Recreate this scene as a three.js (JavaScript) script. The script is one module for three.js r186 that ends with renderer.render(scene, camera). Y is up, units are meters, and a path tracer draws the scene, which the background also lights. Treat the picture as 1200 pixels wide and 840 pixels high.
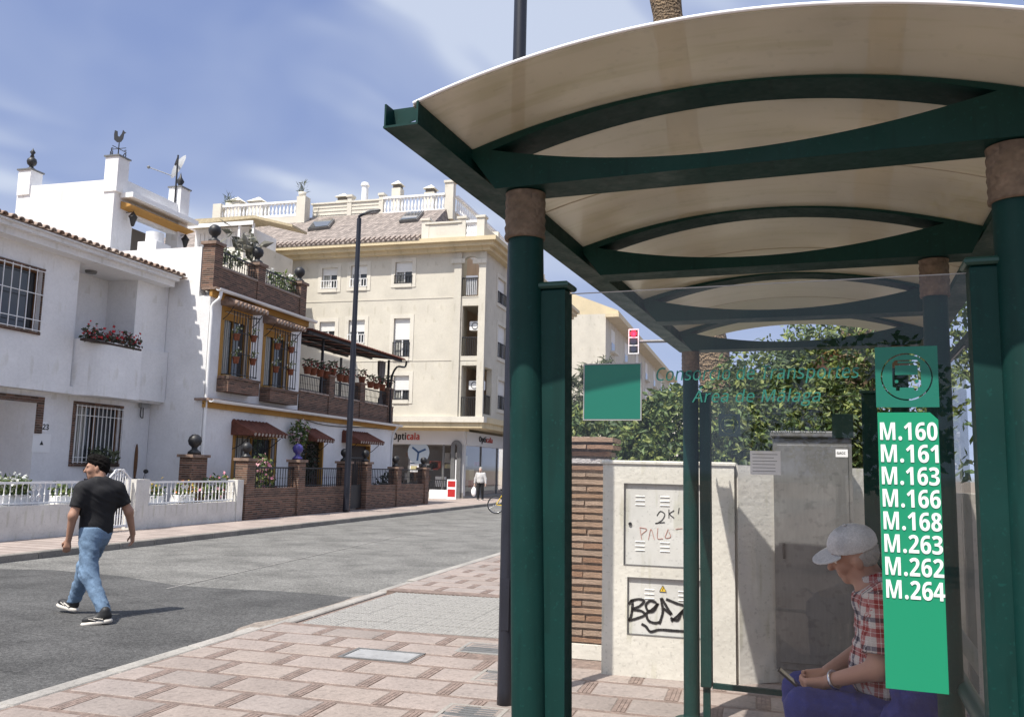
import * as THREE from 'three';
import { mergeGeometries } from 'three/addons/utils/BufferGeometryUtils.js';
import { TextGeometry } from 'three/addons/geometries/TextGeometry.js';
import { FontLoader } from 'three/addons/loaders/FontLoader.js';

// ---------------------------------------------------------------- camera
const W = 1200, H = 840, F = 1018;                     // photograph size, focal length in its pixels
const V3 = (x, y, z) => new THREE.Vector3(x, y, z);
const scene = new THREE.Scene();
const camera = new THREE.PerspectiveCamera(2 * Math.atan(H / 2 / F) * 180 / Math.PI, 1024 / 716, 0.05, 1200);
const EYE = V3(0, 1.6, 0);
// street direction and up as seen in the photograph (vanishing points), camera axes x right, y down, z forward
const dS = V3(290, 136, F).normalize();
const uS = V3(175, -8420, F); uS.addScaledVector(dS, -uS.dot(dS)).normalize();
const xS = uS.clone().cross(dS.clone().negate()).normalize();
const toWorld = c => V3(xS.dot(c), uS.dot(c), -dS.dot(c));
camera.position.copy(EYE);
camera.up.copy(toWorld(V3(0, -1, 0)));
camera.lookAt(EYE.clone().add(toWorld(V3(0, 0, 1))));
scene.add(camera);

// ---------------------------------------------------------------- sky
let seed = 1;
function rnd() { seed = (seed * 1664525 + 1013904223) >>> 0; return seed / 4294967296; }
const rr = (a, b) => a + (b - a) * rnd();
function hash2(x, y, s) { let h = (x * 374761393 + y * 668265263 + s * 2147483647) | 0; h = Math.imul(h ^ (h >>> 13), 1274126177); h ^= h >>> 16; return (h >>> 0) / 4294967296; }
function vnoise(x, y, p, s = 0) {                       // value noise, period p
  const xi = Math.floor(x), yi = Math.floor(y), fx = x - xi, fy = y - yi, m = v => ((v % p) + p) % p;
  const a = hash2(m(xi), m(yi), s), b = hash2(m(xi + 1), m(yi), s), c = hash2(m(xi), m(yi + 1), s), d = hash2(m(xi + 1), m(yi + 1), s);
  const u = fx * fx * (3 - 2 * fx), v = fy * fy * (3 - 2 * fy);
  return a + (b - a) * u + (c - a) * v + (a - b - c + d) * u * v;
}
function fbm(u, v, p, oct = 4, s = 0) { let t = 0, a = 0.5, n = 0; for (let i = 0; i < oct; i++) { t += a * vnoise(u * p, v * p, p, s + i); n += a; a *= 0.5; p *= 2; } return t / n; }
function fb(x, y, oct, s) { let t = 0, a = 0.5, n = 0; for (let i = 0; i < oct; i++) { t += a * vnoise(x, y, 4096, s + i); n += a; a *= 0.5; x *= 2.03; y *= 2.03; } return t / n; }
const clamp = (x, a = 0, b = 1) => Math.min(b, Math.max(a, x));
const sstep = (a, b, x) => { const t = clamp((x - a) / (b - a)); return t * t * (3 - 2 * t); };
const lerp = (a, b, t) => a + (b - a) * t;

const EXPOSURE = 1.46;
const SUN = V3(-0.2035, 0.866, 0.457).normalize();
{
  const w = 1200, h = 600, data = new Float32Array(w * h * 4);
  for (let j = 0; j < h; j++) {
    const el = ((j + 0.5) / h - 0.5) * Math.PI, y = Math.sin(el), ce = Math.cos(el);
    for (let i = 0; i < w; i++) {
      const az = ((i + 0.5) / w - 0.5) * 2 * Math.PI, X = Math.cos(az) * ce, Z = Math.sin(az) * ce;
      let c;
      if (y < 0) c = [0.30, 0.30, 0.29];
      else {
        const t = Math.pow(y, 0.55), g = Math.max(0, X * SUN.x + y * SUN.y + Z * SUN.z), au = 0.55 * Math.pow(g, 6) + 2.2 * Math.pow(g, 40);   // glow round the out-of-view sun, sized to lift the shaded walls
        c = [lerp(0.38, 0.040, t) + au * 0.9, lerp(0.45, 0.095, t) + au * 0.95, lerp(0.60, 0.31, t) + au];
        // high thin cloud on a plane overhead, drawn out by the wind
        const k = 1 / (y + 0.22), px = X * k + 40, pz = Z * k + 40, wx = px + 0.35 * fb(px * 1.7, pz * 1.7, 3, 40), wz = pz + 0.35 * fb(px * 1.7, pz * 1.7, 3, 50);
        const big = fb(wx * 1.15 + 3.1, wz * 1.15, 4, 3), st = fb((wx * 0.8 + wz * 0.6) * 7, (wz * 0.8 - wx * 0.6) * 1.6, 4, 9), fine = fb(wx * 9, wz * 9, 3, 13);
        const m = clamp(0.10 + 1.0 * sstep(0.40, 0.72, big) * (0.35 + 0.9 * sstep(0.35, 0.7, st)) + 0.8 * sstep(0.52, 0.72, st) * sstep(0.30, 0.55, big) + 0.25 * (fine - 0.5)) * sstep(0, 0.1, y);
        const cl = [0.45 + au * 0.9, 0.50 + au * 0.95, 0.60 + au];
        c = c.map((v, q) => lerp(v, cl[q], clamp(m * 0.85)));
      }
      const o = (j * w + i) * 4; data[o] = c[0]; data[o + 1] = c[1]; data[o + 2] = c[2]; data[o + 3] = 1;
    }
  }
  const sky = new THREE.DataTexture(data, w, h, THREE.RGBAFormat, THREE.FloatType);
  sky.mapping = THREE.EquirectangularReflectionMapping; sky.magFilter = sky.minFilter = THREE.LinearFilter; sky.wrapS = THREE.RepeatWrapping; sky.needsUpdate = true;
  scene.background = sky; scene.environment = sky;
  scene.backgroundIntensity = 1; scene.environmentIntensity = 1;
}
// ---------------------------------------------------------------- sun
const sun = new THREE.DirectionalLight(new THREE.Color().setRGB(1, 0.94, 0.85), 4.3);
sun.position.copy(SUN).multiplyScalar(80).add(V3(-8, 0, -25)); sun.target.position.set(-8, 0, -25);
sun.castShadow = true; sun.shadow.mapSize.set(4096, 4096); sun.shadow.bias = -0.0004;
Object.assign(sun.shadow.camera, { left: -60, right: 60, top: 60, bottom: -60, near: 1, far: 220 });
scene.add(sun, sun.target);
// ---------------------------------------------------------------- renderer
const renderer = new THREE.WebGLRenderer({ antialias: true });
renderer.toneMapping = THREE.LinearToneMapping; renderer.toneMappingExposure = EXPOSURE;
renderer.shadowMap.enabled = true; renderer.setSize(1024, 716);

// ---------------------------------------------------------------- pixel of the photograph -> point on a plane of the place
function ray(px, py) { return toWorld(V3(px - W / 2, py - H / 2, F)); }
function onY(px, py, y) { const r = ray(px, py); return EYE.clone().addScaledVector(r, (y - EYE.y) / r.y); }
function onX(px, py, x) { const r = ray(px, py); return EYE.clone().addScaledVector(r, (x - EYE.x) / r.x); }
function onZ(px, py, z) { const r = ray(px, py); return EYE.clone().addScaledVector(r, (z - EYE.z) / r.z); }
const TILT = 5 * Math.PI / 180, cT = Math.cos(TILT), sT = Math.sin(TILT);   // the bus shelter stands 5 degrees off the kerb line
function onB(px, py, b) { const r = ray(px, py), k = b / (r.x * sT - r.z * cT), p = EYE.clone().addScaledVector(r, k); return V3(p.x * cT + p.z * sT, p.y, -b); } // shelter axes
function onA(px, py, a) { const r = ray(px, py), k = a / (r.x * cT + r.z * sT), p = EYE.clone().addScaledVector(r, k); return V3(a, p.y, -(p.x * sT - p.z * cT)); }
const FX = (X, px, py) => { const p = onX(px, py, X); return { u: -p.z, y: p.y }; };   // facade facing the street: u runs away from the camera
const FZ = (Z, px, py) => { const p = onZ(px, py, Z); return { u: p.x, y: p.y }; };
function RX(X, l, r, t, b) { const m = (t + b) / 2, c = (l + r) / 2; return [FX(X, l, m).u, FX(X, r, m).u, FX(X, c, b).y, FX(X, c, t).y]; }  // u0,u1,y0,y1
function RZ(Z, l, r, t, b) { const m = (t + b) / 2, c = (l + r) / 2; return [FZ(Z, l, m).u, FZ(Z, r, m).u, FZ(Z, c, b).y, FZ(Z, c, t).y]; }
const mX = X => new THREE.Matrix4().makeRotationY(Math.PI / 2).setPosition(X, 0, 0);  // (u,y,w) -> (X+w, y, -u)
const mZ = Z => new THREE.Matrix4().setPosition(0, 0, Z);                             // (u,y,w) -> (u, y, Z+w)

// ---------------------------------------------------------------- textures: what surfaces are made of
function dataTex(size, fn, world, srgb = true, wy = 0) {
  const d = new Uint8Array(size * size * 4);
  for (let j = 0; j < size; j++) for (let i = 0; i < size; i++) {
    const c = fn((i + 0.5) / size, (j + 0.5) / size), o = (j * size + i) * 4;
    const a = typeof c === 'number' ? [c, c, c] : c;
    for (let k = 0; k < 3; k++) d[o + k] = Math.round(255 * clamp(a[k]));
    d[o + 3] = 255;
  }
  const t = new THREE.DataTexture(d, size, size); t.wrapS = t.wrapT = THREE.RepeatWrapping; t.magFilter = THREE.LinearFilter; t.minFilter = THREE.LinearMipmapLinearFilter; t.generateMipmaps = true;
  if (srgb) t.colorSpace = THREE.SRGBColorSpace;
  t.repeat.set(1 / world, 1 / (wy || world)); t.needsUpdate = true; return t;
}
const tone = (lo, hi, n) => { const v = lerp(lo, hi, n); return [v, v, v]; };
const T = {};
T.wall = dataTex(512, (u, v) => { const n = fbm(u, v, 4, 5, 1), s = fbm(u, v, 64, 2, 2), d = sstep(0.62, 0.8, fbm(u * 2, v * 0.5, 8, 4, 7)); const k = 0.90 + 0.10 * n + 0.04 * (s - 0.5) - 0.05 * d; return [k, k * (1 - 0.004 * d), k * (1 - 0.02 * d)]; }, 3.1);
T.wallBump = dataTex(512, (u, v) => 0.6 * fbm(u, v, 48, 4, 3) + 0.4 * fbm(u, v, 8, 2, 4), 1.3, false);
T.dirty = dataTex(512, (u, v) => { const n = fbm(u, v, 5, 5, 11), s = fbm(u, v, 40, 3, 12), st = sstep(0.56, 0.75, fbm(u * 4, v * 0.5, 8, 4, 17)), sp = sstep(0.74, 0.8, fbm(u, v, 90, 2, 19)); let k = 0.86 + 0.13 * n + 0.05 * (s - 0.5) - 0.06 * st - 0.07 * sp; return [k, k * 0.99, k * (0.965 - 0.03 * st)]; }, 1.7);
T.asphalt = dataTex(1024, (u, v) => { const a = fbm(u, v, 180, 2, 21), b = fbm(u, v, 6, 5, 22), c = hash2(Math.floor(u * 420), Math.floor(v * 420), 5), w = sstep(0.6, 0.72, fbm(u * 0.5, v * 3, 10, 4, 27)); const k = 0.62 + 0.30 * (a - 0.5) + 0.30 * (b - 0.5) + 0.20 * (c - 0.5) - 0.07 * w; return [k * 1.0, k * 0.995, k * 0.975]; }, 3.7);
T.asphaltBump = dataTex(512, (u, v) => fbm(u, v, 90, 3, 31), 1.1, false);
T.stone = dataTex(512, (u, v) => { const a = fbm(u, v, 100, 2, 41), b = fbm(u, v, 6, 4, 42), sp = sstep(0.7, 0.78, fbm(u, v, 60, 2, 43)); const k = 0.86 + 0.12 * (b - 0.5) + 0.12 * (a - 0.5) - 0.07 * sp; return [k, k * 0.985, k * 0.97]; }, 1.9);
T.stoneBump = dataTex(512, (u, v) => 0.7 * fbm(u, v, 90, 3, 45) + 0.3 * fbm(u, v, 10, 3, 46), 0.9, false);
function brickAt(u, v, nu, nv, mort, s) { const r = Math.floor(v * nv), off = (r % 2) * 0.5, x = u * nu + off, c = Math.floor(x), fx = x - c, fy = v * nv - r; const e = Math.min(Math.min(fx, 1 - fx) * (nv / nu) * 3.9, Math.min(fy, 1 - fy)); return { m: e < mort, e, h: hash2(((c % nu) + nu) % nu, r, s) }; }
T.brick = dataTex(512, (u, v) => { const q = brickAt(u, v, 4, 16, 0.13, 3), n = fbm(u, v, 30, 3, 51); if (q.m) { const k = 0.62 + 0.16 * n; return [k, k * 0.92, k * 0.84]; } const k = 0.55 + 0.42 * q.h + 0.25 * (n - 0.5); return [0.70 * k, 0.50 * k, 0.40 * k]; }, 0.98);
T.brickBump = dataTex(512, (u, v) => { const q = brickAt(u, v, 4, 16, 0.13, 3); return q.m ? 0.1 : 0.7 + 0.3 * q.h; }, 0.98, false);
T.roof = dataTex(512, (u, v) => { const r = Math.floor(v * 6), c = Math.floor(u * 10), h = hash2(c, r, 61), f = fbm(u, v, 32, 3, 62), g = (v * 6) % 1 < 0.16 ? 0.75 : 1, e = (u * 10) % 1 < 0.2 ? 0.85 : 1; const k = (0.78 + 0.22 * (h - 0.5) + 0.2 * (f - 0.5)) * g * e; return [0.80 * k, 0.74 * k, 0.70 * k]; }, 2.2);
T.roofBump = dataTex(512, (u, v) => { const x = (u * 8) % 1, y = (v * 8) % 1; return 0.75 * Math.sin(Math.PI * x) + 0.25 * (1 - y); }, 2.2, false);
T.clay = dataTex(256, (u, v) => { const n = fbm(u, v, 8, 4, 71), s = sstep(0.6, 0.75, fbm(u, v, 14, 3, 72)); const k = 0.75 + 0.4 * (n - 0.5); return [k, k * (0.98 - 0.03 * s), k * (0.97 - 0.05 * s)]; }, 0.6);
T.bark = dataTex(512, (u, v) => { const y = v * 22 + 1.6 * fbm(u, v, 24, 3, 81), n = fbm(u * 2, v, 50, 3, 82), f = fbm(u, v, 7, 3, 83); const k = 0.62 + 0.16 * Math.abs((y % 1) - 0.5) * 2 + 0.55 * (n - 0.5) + 0.25 * (f - 0.5); return [k, k * 0.93, k * 0.84]; }, 1.2);
T.barkBump = dataTex(512, (u, v) => { const y = v * 22 + 1.6 * fbm(u, v, 24, 3, 81); return 0.4 * Math.abs((y % 1) - 0.5) * 2 + 0.6 * fbm(u * 2, v, 50, 3, 82); }, 1.2, false);
T.paint = dataTex(512, (u, v) => { const n = fbm(u, v, 6, 4, 91), sc = sstep(0.80, 0.84, fbm(u, v, 150, 2, 92)), st = sstep(0.6, 0.8, fbm(u * 5, v * 0.4, 10, 3, 93)); const k = 0.86 + 0.16 * (n - 0.5) - 0.06 * st + 0.9 * sc; return [k * (1 + 0.3 * sc), k, k]; }, 1.15);
T.paintRough = dataTex(512, (u, v) => 0.45 + 0.4 * fbm(u, v, 8, 4, 95) + 0.2 * fbm(u, v, 60, 2, 96), 0.9, false);
T.denim = dataTex(256, (u, v) => { const n = fbm(u, v, 4, 3, 101), w = fbm(u, v, 64, 2, 102); const k = 0.85 + 0.22 * (n - 0.5) + 0.14 * (w - 0.5); return [k * 0.97, k, k * 1.01]; }, 0.45);
T.cloth = dataTex(256, (u, v) => { const n = fbm(u, v, 6, 4, 111), w = fbm(u, v, 90, 2, 112); return 0.85 + 0.2 * (n - 0.5) + 0.14 * (w - 0.5); }, 0.35);
T.clothBump = dataTex(256, (u, v) => fbm(u, v, 8, 4, 113), 0.3, false);
T.plaid = dataTex(512, (u, v) => {                       // red, navy and white checks
  const line = (x, c, w) => { let d = Math.abs(((x - c + 1.5) % 1) - 0.5); return d < w / 2; };
  const band = x => line(x, 0.22, 0.30) ? 1 : line(x, 0.66, 0.16) ? 2 : 0, thin = x => line(x, 0.22, 0.03) || line(x, 0.46, 0.04) || line(x, 0.88, 0.035);
  const C = [[0.84, 0.80, 0.78], [0.60, 0.09, 0.10], [0.10, 0.11, 0.22]], w = (Math.floor((u + v) * 256) % 2) === 0;
  const a = C[band(u)], b = C[band(v)], n = 0.88 + 0.24 * fbm(u, v, 64, 2, 121);
  let c = w ? [lerp(a[0], b[0], 0.4), lerp(a[1], b[1], 0.4), lerp(a[2], b[2], 0.4)] : [lerp(a[0], b[0], 0.6), lerp(a[1], b[1], 0.6), lerp(a[2], b[2], 0.6)];
  if (thin(u) && w || thin(v) && !w) c = [0.9, 0.88, 0.86];
  return c.map(x => x * n);
}, 0.115);
T.metal = dataTex(256, (u, v) => { const n = fbm(u, v, 6, 4, 131), s = fbm(u * 6, v, 12, 3, 132), d = sstep(0.62, 0.75, fbm(u, v, 20, 3, 133)); return 0.88 + 0.16 * (n - 0.5) + 0.08 * (s - 0.5) - 0.08 * d; }, 0.9);
T.cream = dataTex(512, (u, v) => { const n = fbm(u, v, 5, 4, 141), st = sstep(0.60, 0.8, fbm(u * 0.6, v * 5, 8, 4, 142)), sp = sstep(0.73, 0.80, fbm(u, v, 60, 2, 144)); const k = 0.93 + 0.10 * (n - 0.5) - 0.04 * st - 0.03 * sp; return [k, k * 0.99, k * (0.975 - 0.03 * st)]; }, 1.5);
T.strip = dataTex(256, (u, v) => { const n = fbm(u, v, 20, 4, 151), s = fbm(u, v, 80, 2, 152); const k = 0.8 + 0.3 * (n - 0.5) + 0.2 * (s - 0.5); return [k, k * 0.95, k * 0.92]; }, 0.7);
T.curtain = dataTex(256, (u, v) => { const k = 0.75 + 0.2 * Math.sin(u * Math.PI * 2 * 9 + 2 * fbm(u, v, 8, 2, 161)); return [k, k, k * 0.98]; }, 0.9);

function M_(o) {
  const { color = [0.5, 0.5, 0.5], map, bump, bs, phys, ...rest } = o;
  const m = new (phys ? THREE.MeshPhysicalMaterial : THREE.MeshStandardMaterial)({ roughness: 0.85, metalness: 0, side: THREE.DoubleSide, ...rest });
  m.color.setRGB(...color); if (map) m.map = map; if (bump) { m.bumpMap = bump; m.bumpScale = bs ?? 0.003; }
  return m;
}
const M = {
  white: M_({ color: [0.86, 0.855, 0.85], map: T.wall, bump: T.wallBump, bs: 0.004 }),
  whiteFence: M_({ color: [0.76, 0.755, 0.745], map: T.dirty, bump: T.wallBump, bs: 0.004 }),
  whiteOldHouse: M_({ color: [0.85, 0.85, 0.85], map: T.wall, bump: T.wallBump, bs: 0.004 }),  // plain white; any blue cast comes from sky light
  whitePaint: M_({ color: [0.82, 0.82, 0.81], roughness: 0.45 }),
  cream: M_({ color: [0.63, 0.59, 0.50], map: T.wall, bump: T.wallBump, bs: 0.003 }),
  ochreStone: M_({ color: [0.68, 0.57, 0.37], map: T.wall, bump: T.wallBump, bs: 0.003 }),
  creamPale: M_({ color: [0.70, 0.66, 0.57], map: T.wall }),
  pinkWall: M_({ color: [0.66, 0.50, 0.38], map: T.wall, bump: T.wallBump, bs: 0.003 }),
  ochre: M_({ color: [0.50, 0.27, 0.07], map: T.wall }),
  block: M_({ color: [0.74, 0.73, 0.69], map: T.dirty, bump: T.wallBump, bs: 0.004 }),
  asphalt: M_({ color: [0.435, 0.43, 0.42], map: T.asphalt, bump: T.asphaltBump, bs: 0.006, roughness: 0.95 }),
  asphaltDark: M_({ color: [0.20, 0.20, 0.205], map: T.asphalt, bump: T.asphaltBump, bs: 0.006, roughness: 0.95 }),
  kerb: M_({ color: [0.40, 0.385, 0.36], map: T.stone, bump: T.stoneBump, bs: 0.003 }),
  sand: M_({ color: [0.40, 0.38, 0.345], map: T.strip, bump: T.asphaltBump, bs: 0.004 }),
  pave: [[0.36, 0.31, 0.285], [0.39, 0.335, 0.305], [0.335, 0.295, 0.275], [0.375, 0.33, 0.31], [0.40, 0.345, 0.32]].map(c => M_({ color: c, map: T.stone, bump: T.stoneBump, bs: 0.0025 })),
  joint: M_({ color: [0.30, 0.25, 0.225], map: T.strip, bump: T.asphaltBump, bs: 0.003 }),
  tactile: M_({ color: [0.36, 0.36, 0.35], map: T.stone, bump: T.stoneBump, bs: 0.002 }),
  brick: M_({ color: [0.50, 0.52, 0.53], map: T.brick, bump: T.brickBump, bs: 0.006 }),
  tileRed: M_({ color: [0.27, 0.10, 0.065], map: T.clay }),
  tilePale: [[0.56, 0.46, 0.39], [0.66, 0.57, 0.50], [0.44, 0.32, 0.25]].map(c => M_({ color: c, map: T.clay })),
  roofC: M_({ color: [0.70, 0.70, 0.70], map: T.roof, bump: T.roofBump, bs: 0.03 }),
  terracotta: M_({ color: [0.36, 0.12, 0.06], map: T.clay }),
  iron: M_({ color: [0.018, 0.018, 0.02], roughness: 0.5 }),
  navy: M_({ color: [0.022, 0.025, 0.038], roughness: 0.38, map: T.paint }),
  green: M_({ color: [0.005, 0.046, 0.040], map: T.paint, roughnessMap: T.paintRough, roughness: 0.75, phys: true, specularIntensity: 0.4 }),
  greenSign: M_({ color: [0.010, 0.150, 0.105], roughness: 0.35 }),
  greenStrip: M_({ color: [0.008, 0.255, 0.130], roughness: 0.35 }),
  greenDark: M_({ color: [0.010, 0.055, 0.045], roughness: 0.4 }),
  greenText: M_({ color: [0.012, 0.15, 0.115], roughness: 0.5 }),
  beige: M_({ color: [0.74, 0.70, 0.60], map: T.cream, roughness: 0.3, phys: true, transmission: 0.42, thickness: 0 }),
  collar: M_({ color: [0.25, 0.205, 0.155], map: T.strip, bump: T.stoneBump, bs: 0.006 }),
  signWhite: M_({ color: [0.85, 0.85, 0.85], roughness: 0.4 }),
  black: M_({ color: [0.012, 0.012, 0.013], roughness: 0.6 }),
  red: M_({ color: [0.45, 0.02, 0.02], roughness: 0.5 }),
  darkWood: M_({ color: [0.06, 0.033, 0.02], map: T.strip, roughness: 0.6 }),
  wood: M_({ color: [0.24, 0.12, 0.045], map: T.strip, roughness: 0.6 }),
  greyMetal: M_({ color: [0.21, 0.21, 0.207], map: T.metal, roughness: 0.45, metalness: 0.2 }),
  lightMetal: M_({ color: [0.46, 0.465, 0.47], map: T.metal, roughness: 0.4, metalness: 0.1 }),
  chrome: M_({ color: [0.6, 0.6, 0.62], roughness: 0.25, metalness: 1 }),
  pane: M_({ color: [0.03, 0.035, 0.04], roughness: 0.06, phys: true, clearcoat: 0.6 }),
  shutter: M_({ color: [0.74, 0.73, 0.70], roughness: 0.6 }),
  curtain: M_({ color: [0.62, 0.62, 0.60], map: T.curtain }),
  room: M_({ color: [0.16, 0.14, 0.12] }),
  doorGrey: M_({ color: [0.70, 0.71, 0.71], map: T.dirty, roughness: 0.5 }),
  glass: new THREE.MeshPhysicalMaterial({ color: 0xffffff, transmission: 1, thickness: 0, roughness: 0.0, ior: 1.5, side: THREE.DoubleSide }),
  palm: M_({ color: [0.34, 0.28, 0.21], map: T.bark, bump: T.barkBump, bs: 0.035 }),
  trunk: M_({ color: [0.16, 0.12, 0.085], map: T.bark, bump: T.barkBump, bs: 0.012 }),
  leaf: M_({ color: [1, 1, 1], phys: true, vertexColors: true, roughness: 0.62, transmission: 0.22, thickness: 0 }),
  flower: M_({ color: [1, 1, 1], vertexColors: true, roughness: 0.8 }),
  yellow: M_({ color: [0.75, 0.50, 0.03], roughness: 0.5 }),
  rubber: M_({ color: [0.02, 0.02, 0.02], roughness: 0.8 }),
  cable: M_({ color: [0.03, 0.03, 0.03], roughness: 0.7 }),
};

// ---------------------------------------------------------------- building helpers
const taken = {};
function numbered(n) { const k = taken[n] = (taken[n] ?? -1) + 1; return k ? `${n}_${String(k).padStart(3, '0')}` : n; }
function boxUV(g) {
  const p = g.attributes.position, n = p.count, uv = new Float32Array(n * 2), a = V3(), b = V3(), c = V3();
  for (let i = 0; i < n; i += 3) {
    a.fromBufferAttribute(p, i); b.fromBufferAttribute(p, i + 1); c.fromBufferAttribute(p, i + 2);
    const e = b.clone().sub(a).cross(c.clone().sub(a)), ax = Math.abs(e.x), ay = Math.abs(e.y), az = Math.abs(e.z);
    [a, b, c].forEach((q, k) => { const o = (i + k) * 2; if (ax >= ay && ax >= az) { uv[o] = q.z; uv[o + 1] = q.y; } else if (ay >= az) { uv[o] = q.x; uv[o + 1] = q.z; } else { uv[o] = q.x; uv[o + 1] = q.y; } });
  }
  g.setAttribute('uv', new THREE.BufferAttribute(uv, 2)); return g;
}
function clean(g) {
  if (g.index) g = g.toNonIndexed();
  for (const k of Object.keys(g.attributes)) if (!['position', 'normal', 'uv', 'color'].includes(k)) g.deleteAttribute(k);
  if (!g.attributes.normal) g.computeVertexNormals();
  if (!g.attributes.uv) g.setAttribute('uv', new THREE.BufferAttribute(new Float32Array(g.attributes.position.count * 2), 2));
  g.groups = []; g.morphAttributes = {}; return g;
}
class B {
  constructor() { this.g = []; }
  add(g) { this.g.push(clean(g)); return this; }
  box(x0, x1, y0, y1, z0, z1) { const g = new THREE.BoxGeometry(Math.abs(x1 - x0), Math.abs(y1 - y0), Math.abs(z1 - z0)); g.translate((x0 + x1) / 2, (y0 + y1) / 2, (z0 + z1) / 2); return this.add(g); }
  rbox(x0, x1, y0, y1, z0, z1, r = 0.006) {          // box with chamfered edges along y (44 faces)
    const w = Math.abs(x1 - x0), d = Math.abs(z1 - z0), h = Math.abs(y1 - y0), s = new THREE.Shape(); s.moveTo(-w / 2 + r, -d / 2 + r); s.lineTo(w / 2 - r, -d / 2 + r); s.lineTo(w / 2 - r, d / 2 - r); s.lineTo(-w / 2 + r, d / 2 - r); s.closePath();
    const g = new THREE.ExtrudeGeometry(s, { depth: h - 2 * r, bevelEnabled: true, bevelThickness: r, bevelSize: r, bevelSegments: 1 }); g.rotateX(-Math.PI / 2); g.translate((x0 + x1) / 2, Math.min(y0, y1) + r, (z0 + z1) / 2); return this.add(g);
  }
  cyl(a, b, r0, r1 = r0, n = 10) { const d = b.clone().sub(a), L = d.length(), g = new THREE.CylinderGeometry(r1, r0, L, n); g.translate(0, L / 2, 0); g.applyQuaternion(new THREE.Quaternion().setFromUnitVectors(V3(0, 1, 0), d.normalize())); g.translate(a.x, a.y, a.z); return this.add(g); }
  bar(a, b, w, h = w) { const d = b.clone().sub(a), L = d.length(), g = new THREE.BoxGeometry(w, L, h); g.translate(0, L / 2, 0); g.applyQuaternion(new THREE.Quaternion().setFromUnitVectors(V3(0, 1, 0), d.normalize())); g.translate(a.x, a.y, a.z); return this.add(g); }
  ball(c, r, sy = 1, n = 12) { const g = new THREE.SphereGeometry(r, n, Math.max(6, n * 0.7 | 0)); g.scale(1, sy, 1); g.translate(c.x, c.y, c.z); return this.add(g); }
  tube(pts, r, n = 6, seg = 0, closed = false) { const g = new THREE.TubeGeometry(new THREE.CatmullRomCurve3(pts, closed), seg || pts.length * 4, r, n, closed); return this.add(g); }
  lathe(c, prof, n = 12) { const g = new THREE.LatheGeometry(prof.map(p => new THREE.Vector2(p[0], p[1])), n); g.translate(c.x, c.y, c.z); return this.add(g); }
  shape(pts, depth, holes = [], m) { const s = new THREE.Shape(pts.map(p => new THREE.Vector2(p[0], p[1]))); for (const h of holes) s.holes.push(new THREE.Path(h.map(p => new THREE.Vector2(p[0], p[1])))); const g = new THREE.ExtrudeGeometry(s, { depth, bevelEnabled: false }); if (m) g.applyMatrix4(m); return this.add(g); }
  mesh(name, mat, parent, m, keepUV = false) {
    const g = mergeGeometries(this.g, false); if (m) g.applyMatrix4(m); if (!keepUV) boxUV(g);
    const o = new THREE.Mesh(g, mat); o.name = name; o.castShadow = o.receiveShadow = true; parent.add(o); return o;
  }
}
const bx = (...a) => new B().box(...a);
function thing(name, label, category, group, kind) {
  const o = new THREE.Group(); o.name = numbered(name); scene.add(o);
  if (label) o.userData.label = label; if (category) o.userData.category = category; if (group) o.userData.group = group; if (kind) o.userData.kind = kind;
  return o;
}
function settle(o, base) {                            // put a group's origin at the thing's base without moving its parts
  if (!base) { const b = new THREE.Box3().setFromObject(o); base = V3((b.min.x + b.max.x) / 2, b.min.y, (b.min.z + b.max.z) / 2); }
  for (const c of o.children) c.position.sub(base); o.position.copy(base); return o;
}
function copyOf(o, pos, turn = null, label) { const c = o.clone(); c.name = numbered(o.name.replace(/_\d+$/, '')); scene.add(c); c.position.copy(pos); if (turn !== null) c.rotation.y = turn; if (label) c.userData = { ...o.userData, label }; else c.userData = { ...o.userData }; return c; }
function single(o, label, category, group, kind) { o.name = numbered(o.name); if (label) o.userData.label = label; if (category) o.userData.category = category; if (group) o.userData.group = group; if (kind) o.userData.kind = kind; return o; }
function rectPts(u0, u1, y0, y1) { return [[u0, y0], [u1, y0], [u1, y1], [u0, y1]]; }
function wall(u0, u1, y0, y1, holes, t) { const b = new B(); b.shape(rectPts(u0, u1, y0, y1), t, holes.map(h => h.length === 4 && typeof h[0] === 'number' ? rectPts(...h) : h), new THREE.Matrix4().setPosition(0, 0, -t)); return b; }  // outer face at w = 0
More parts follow.
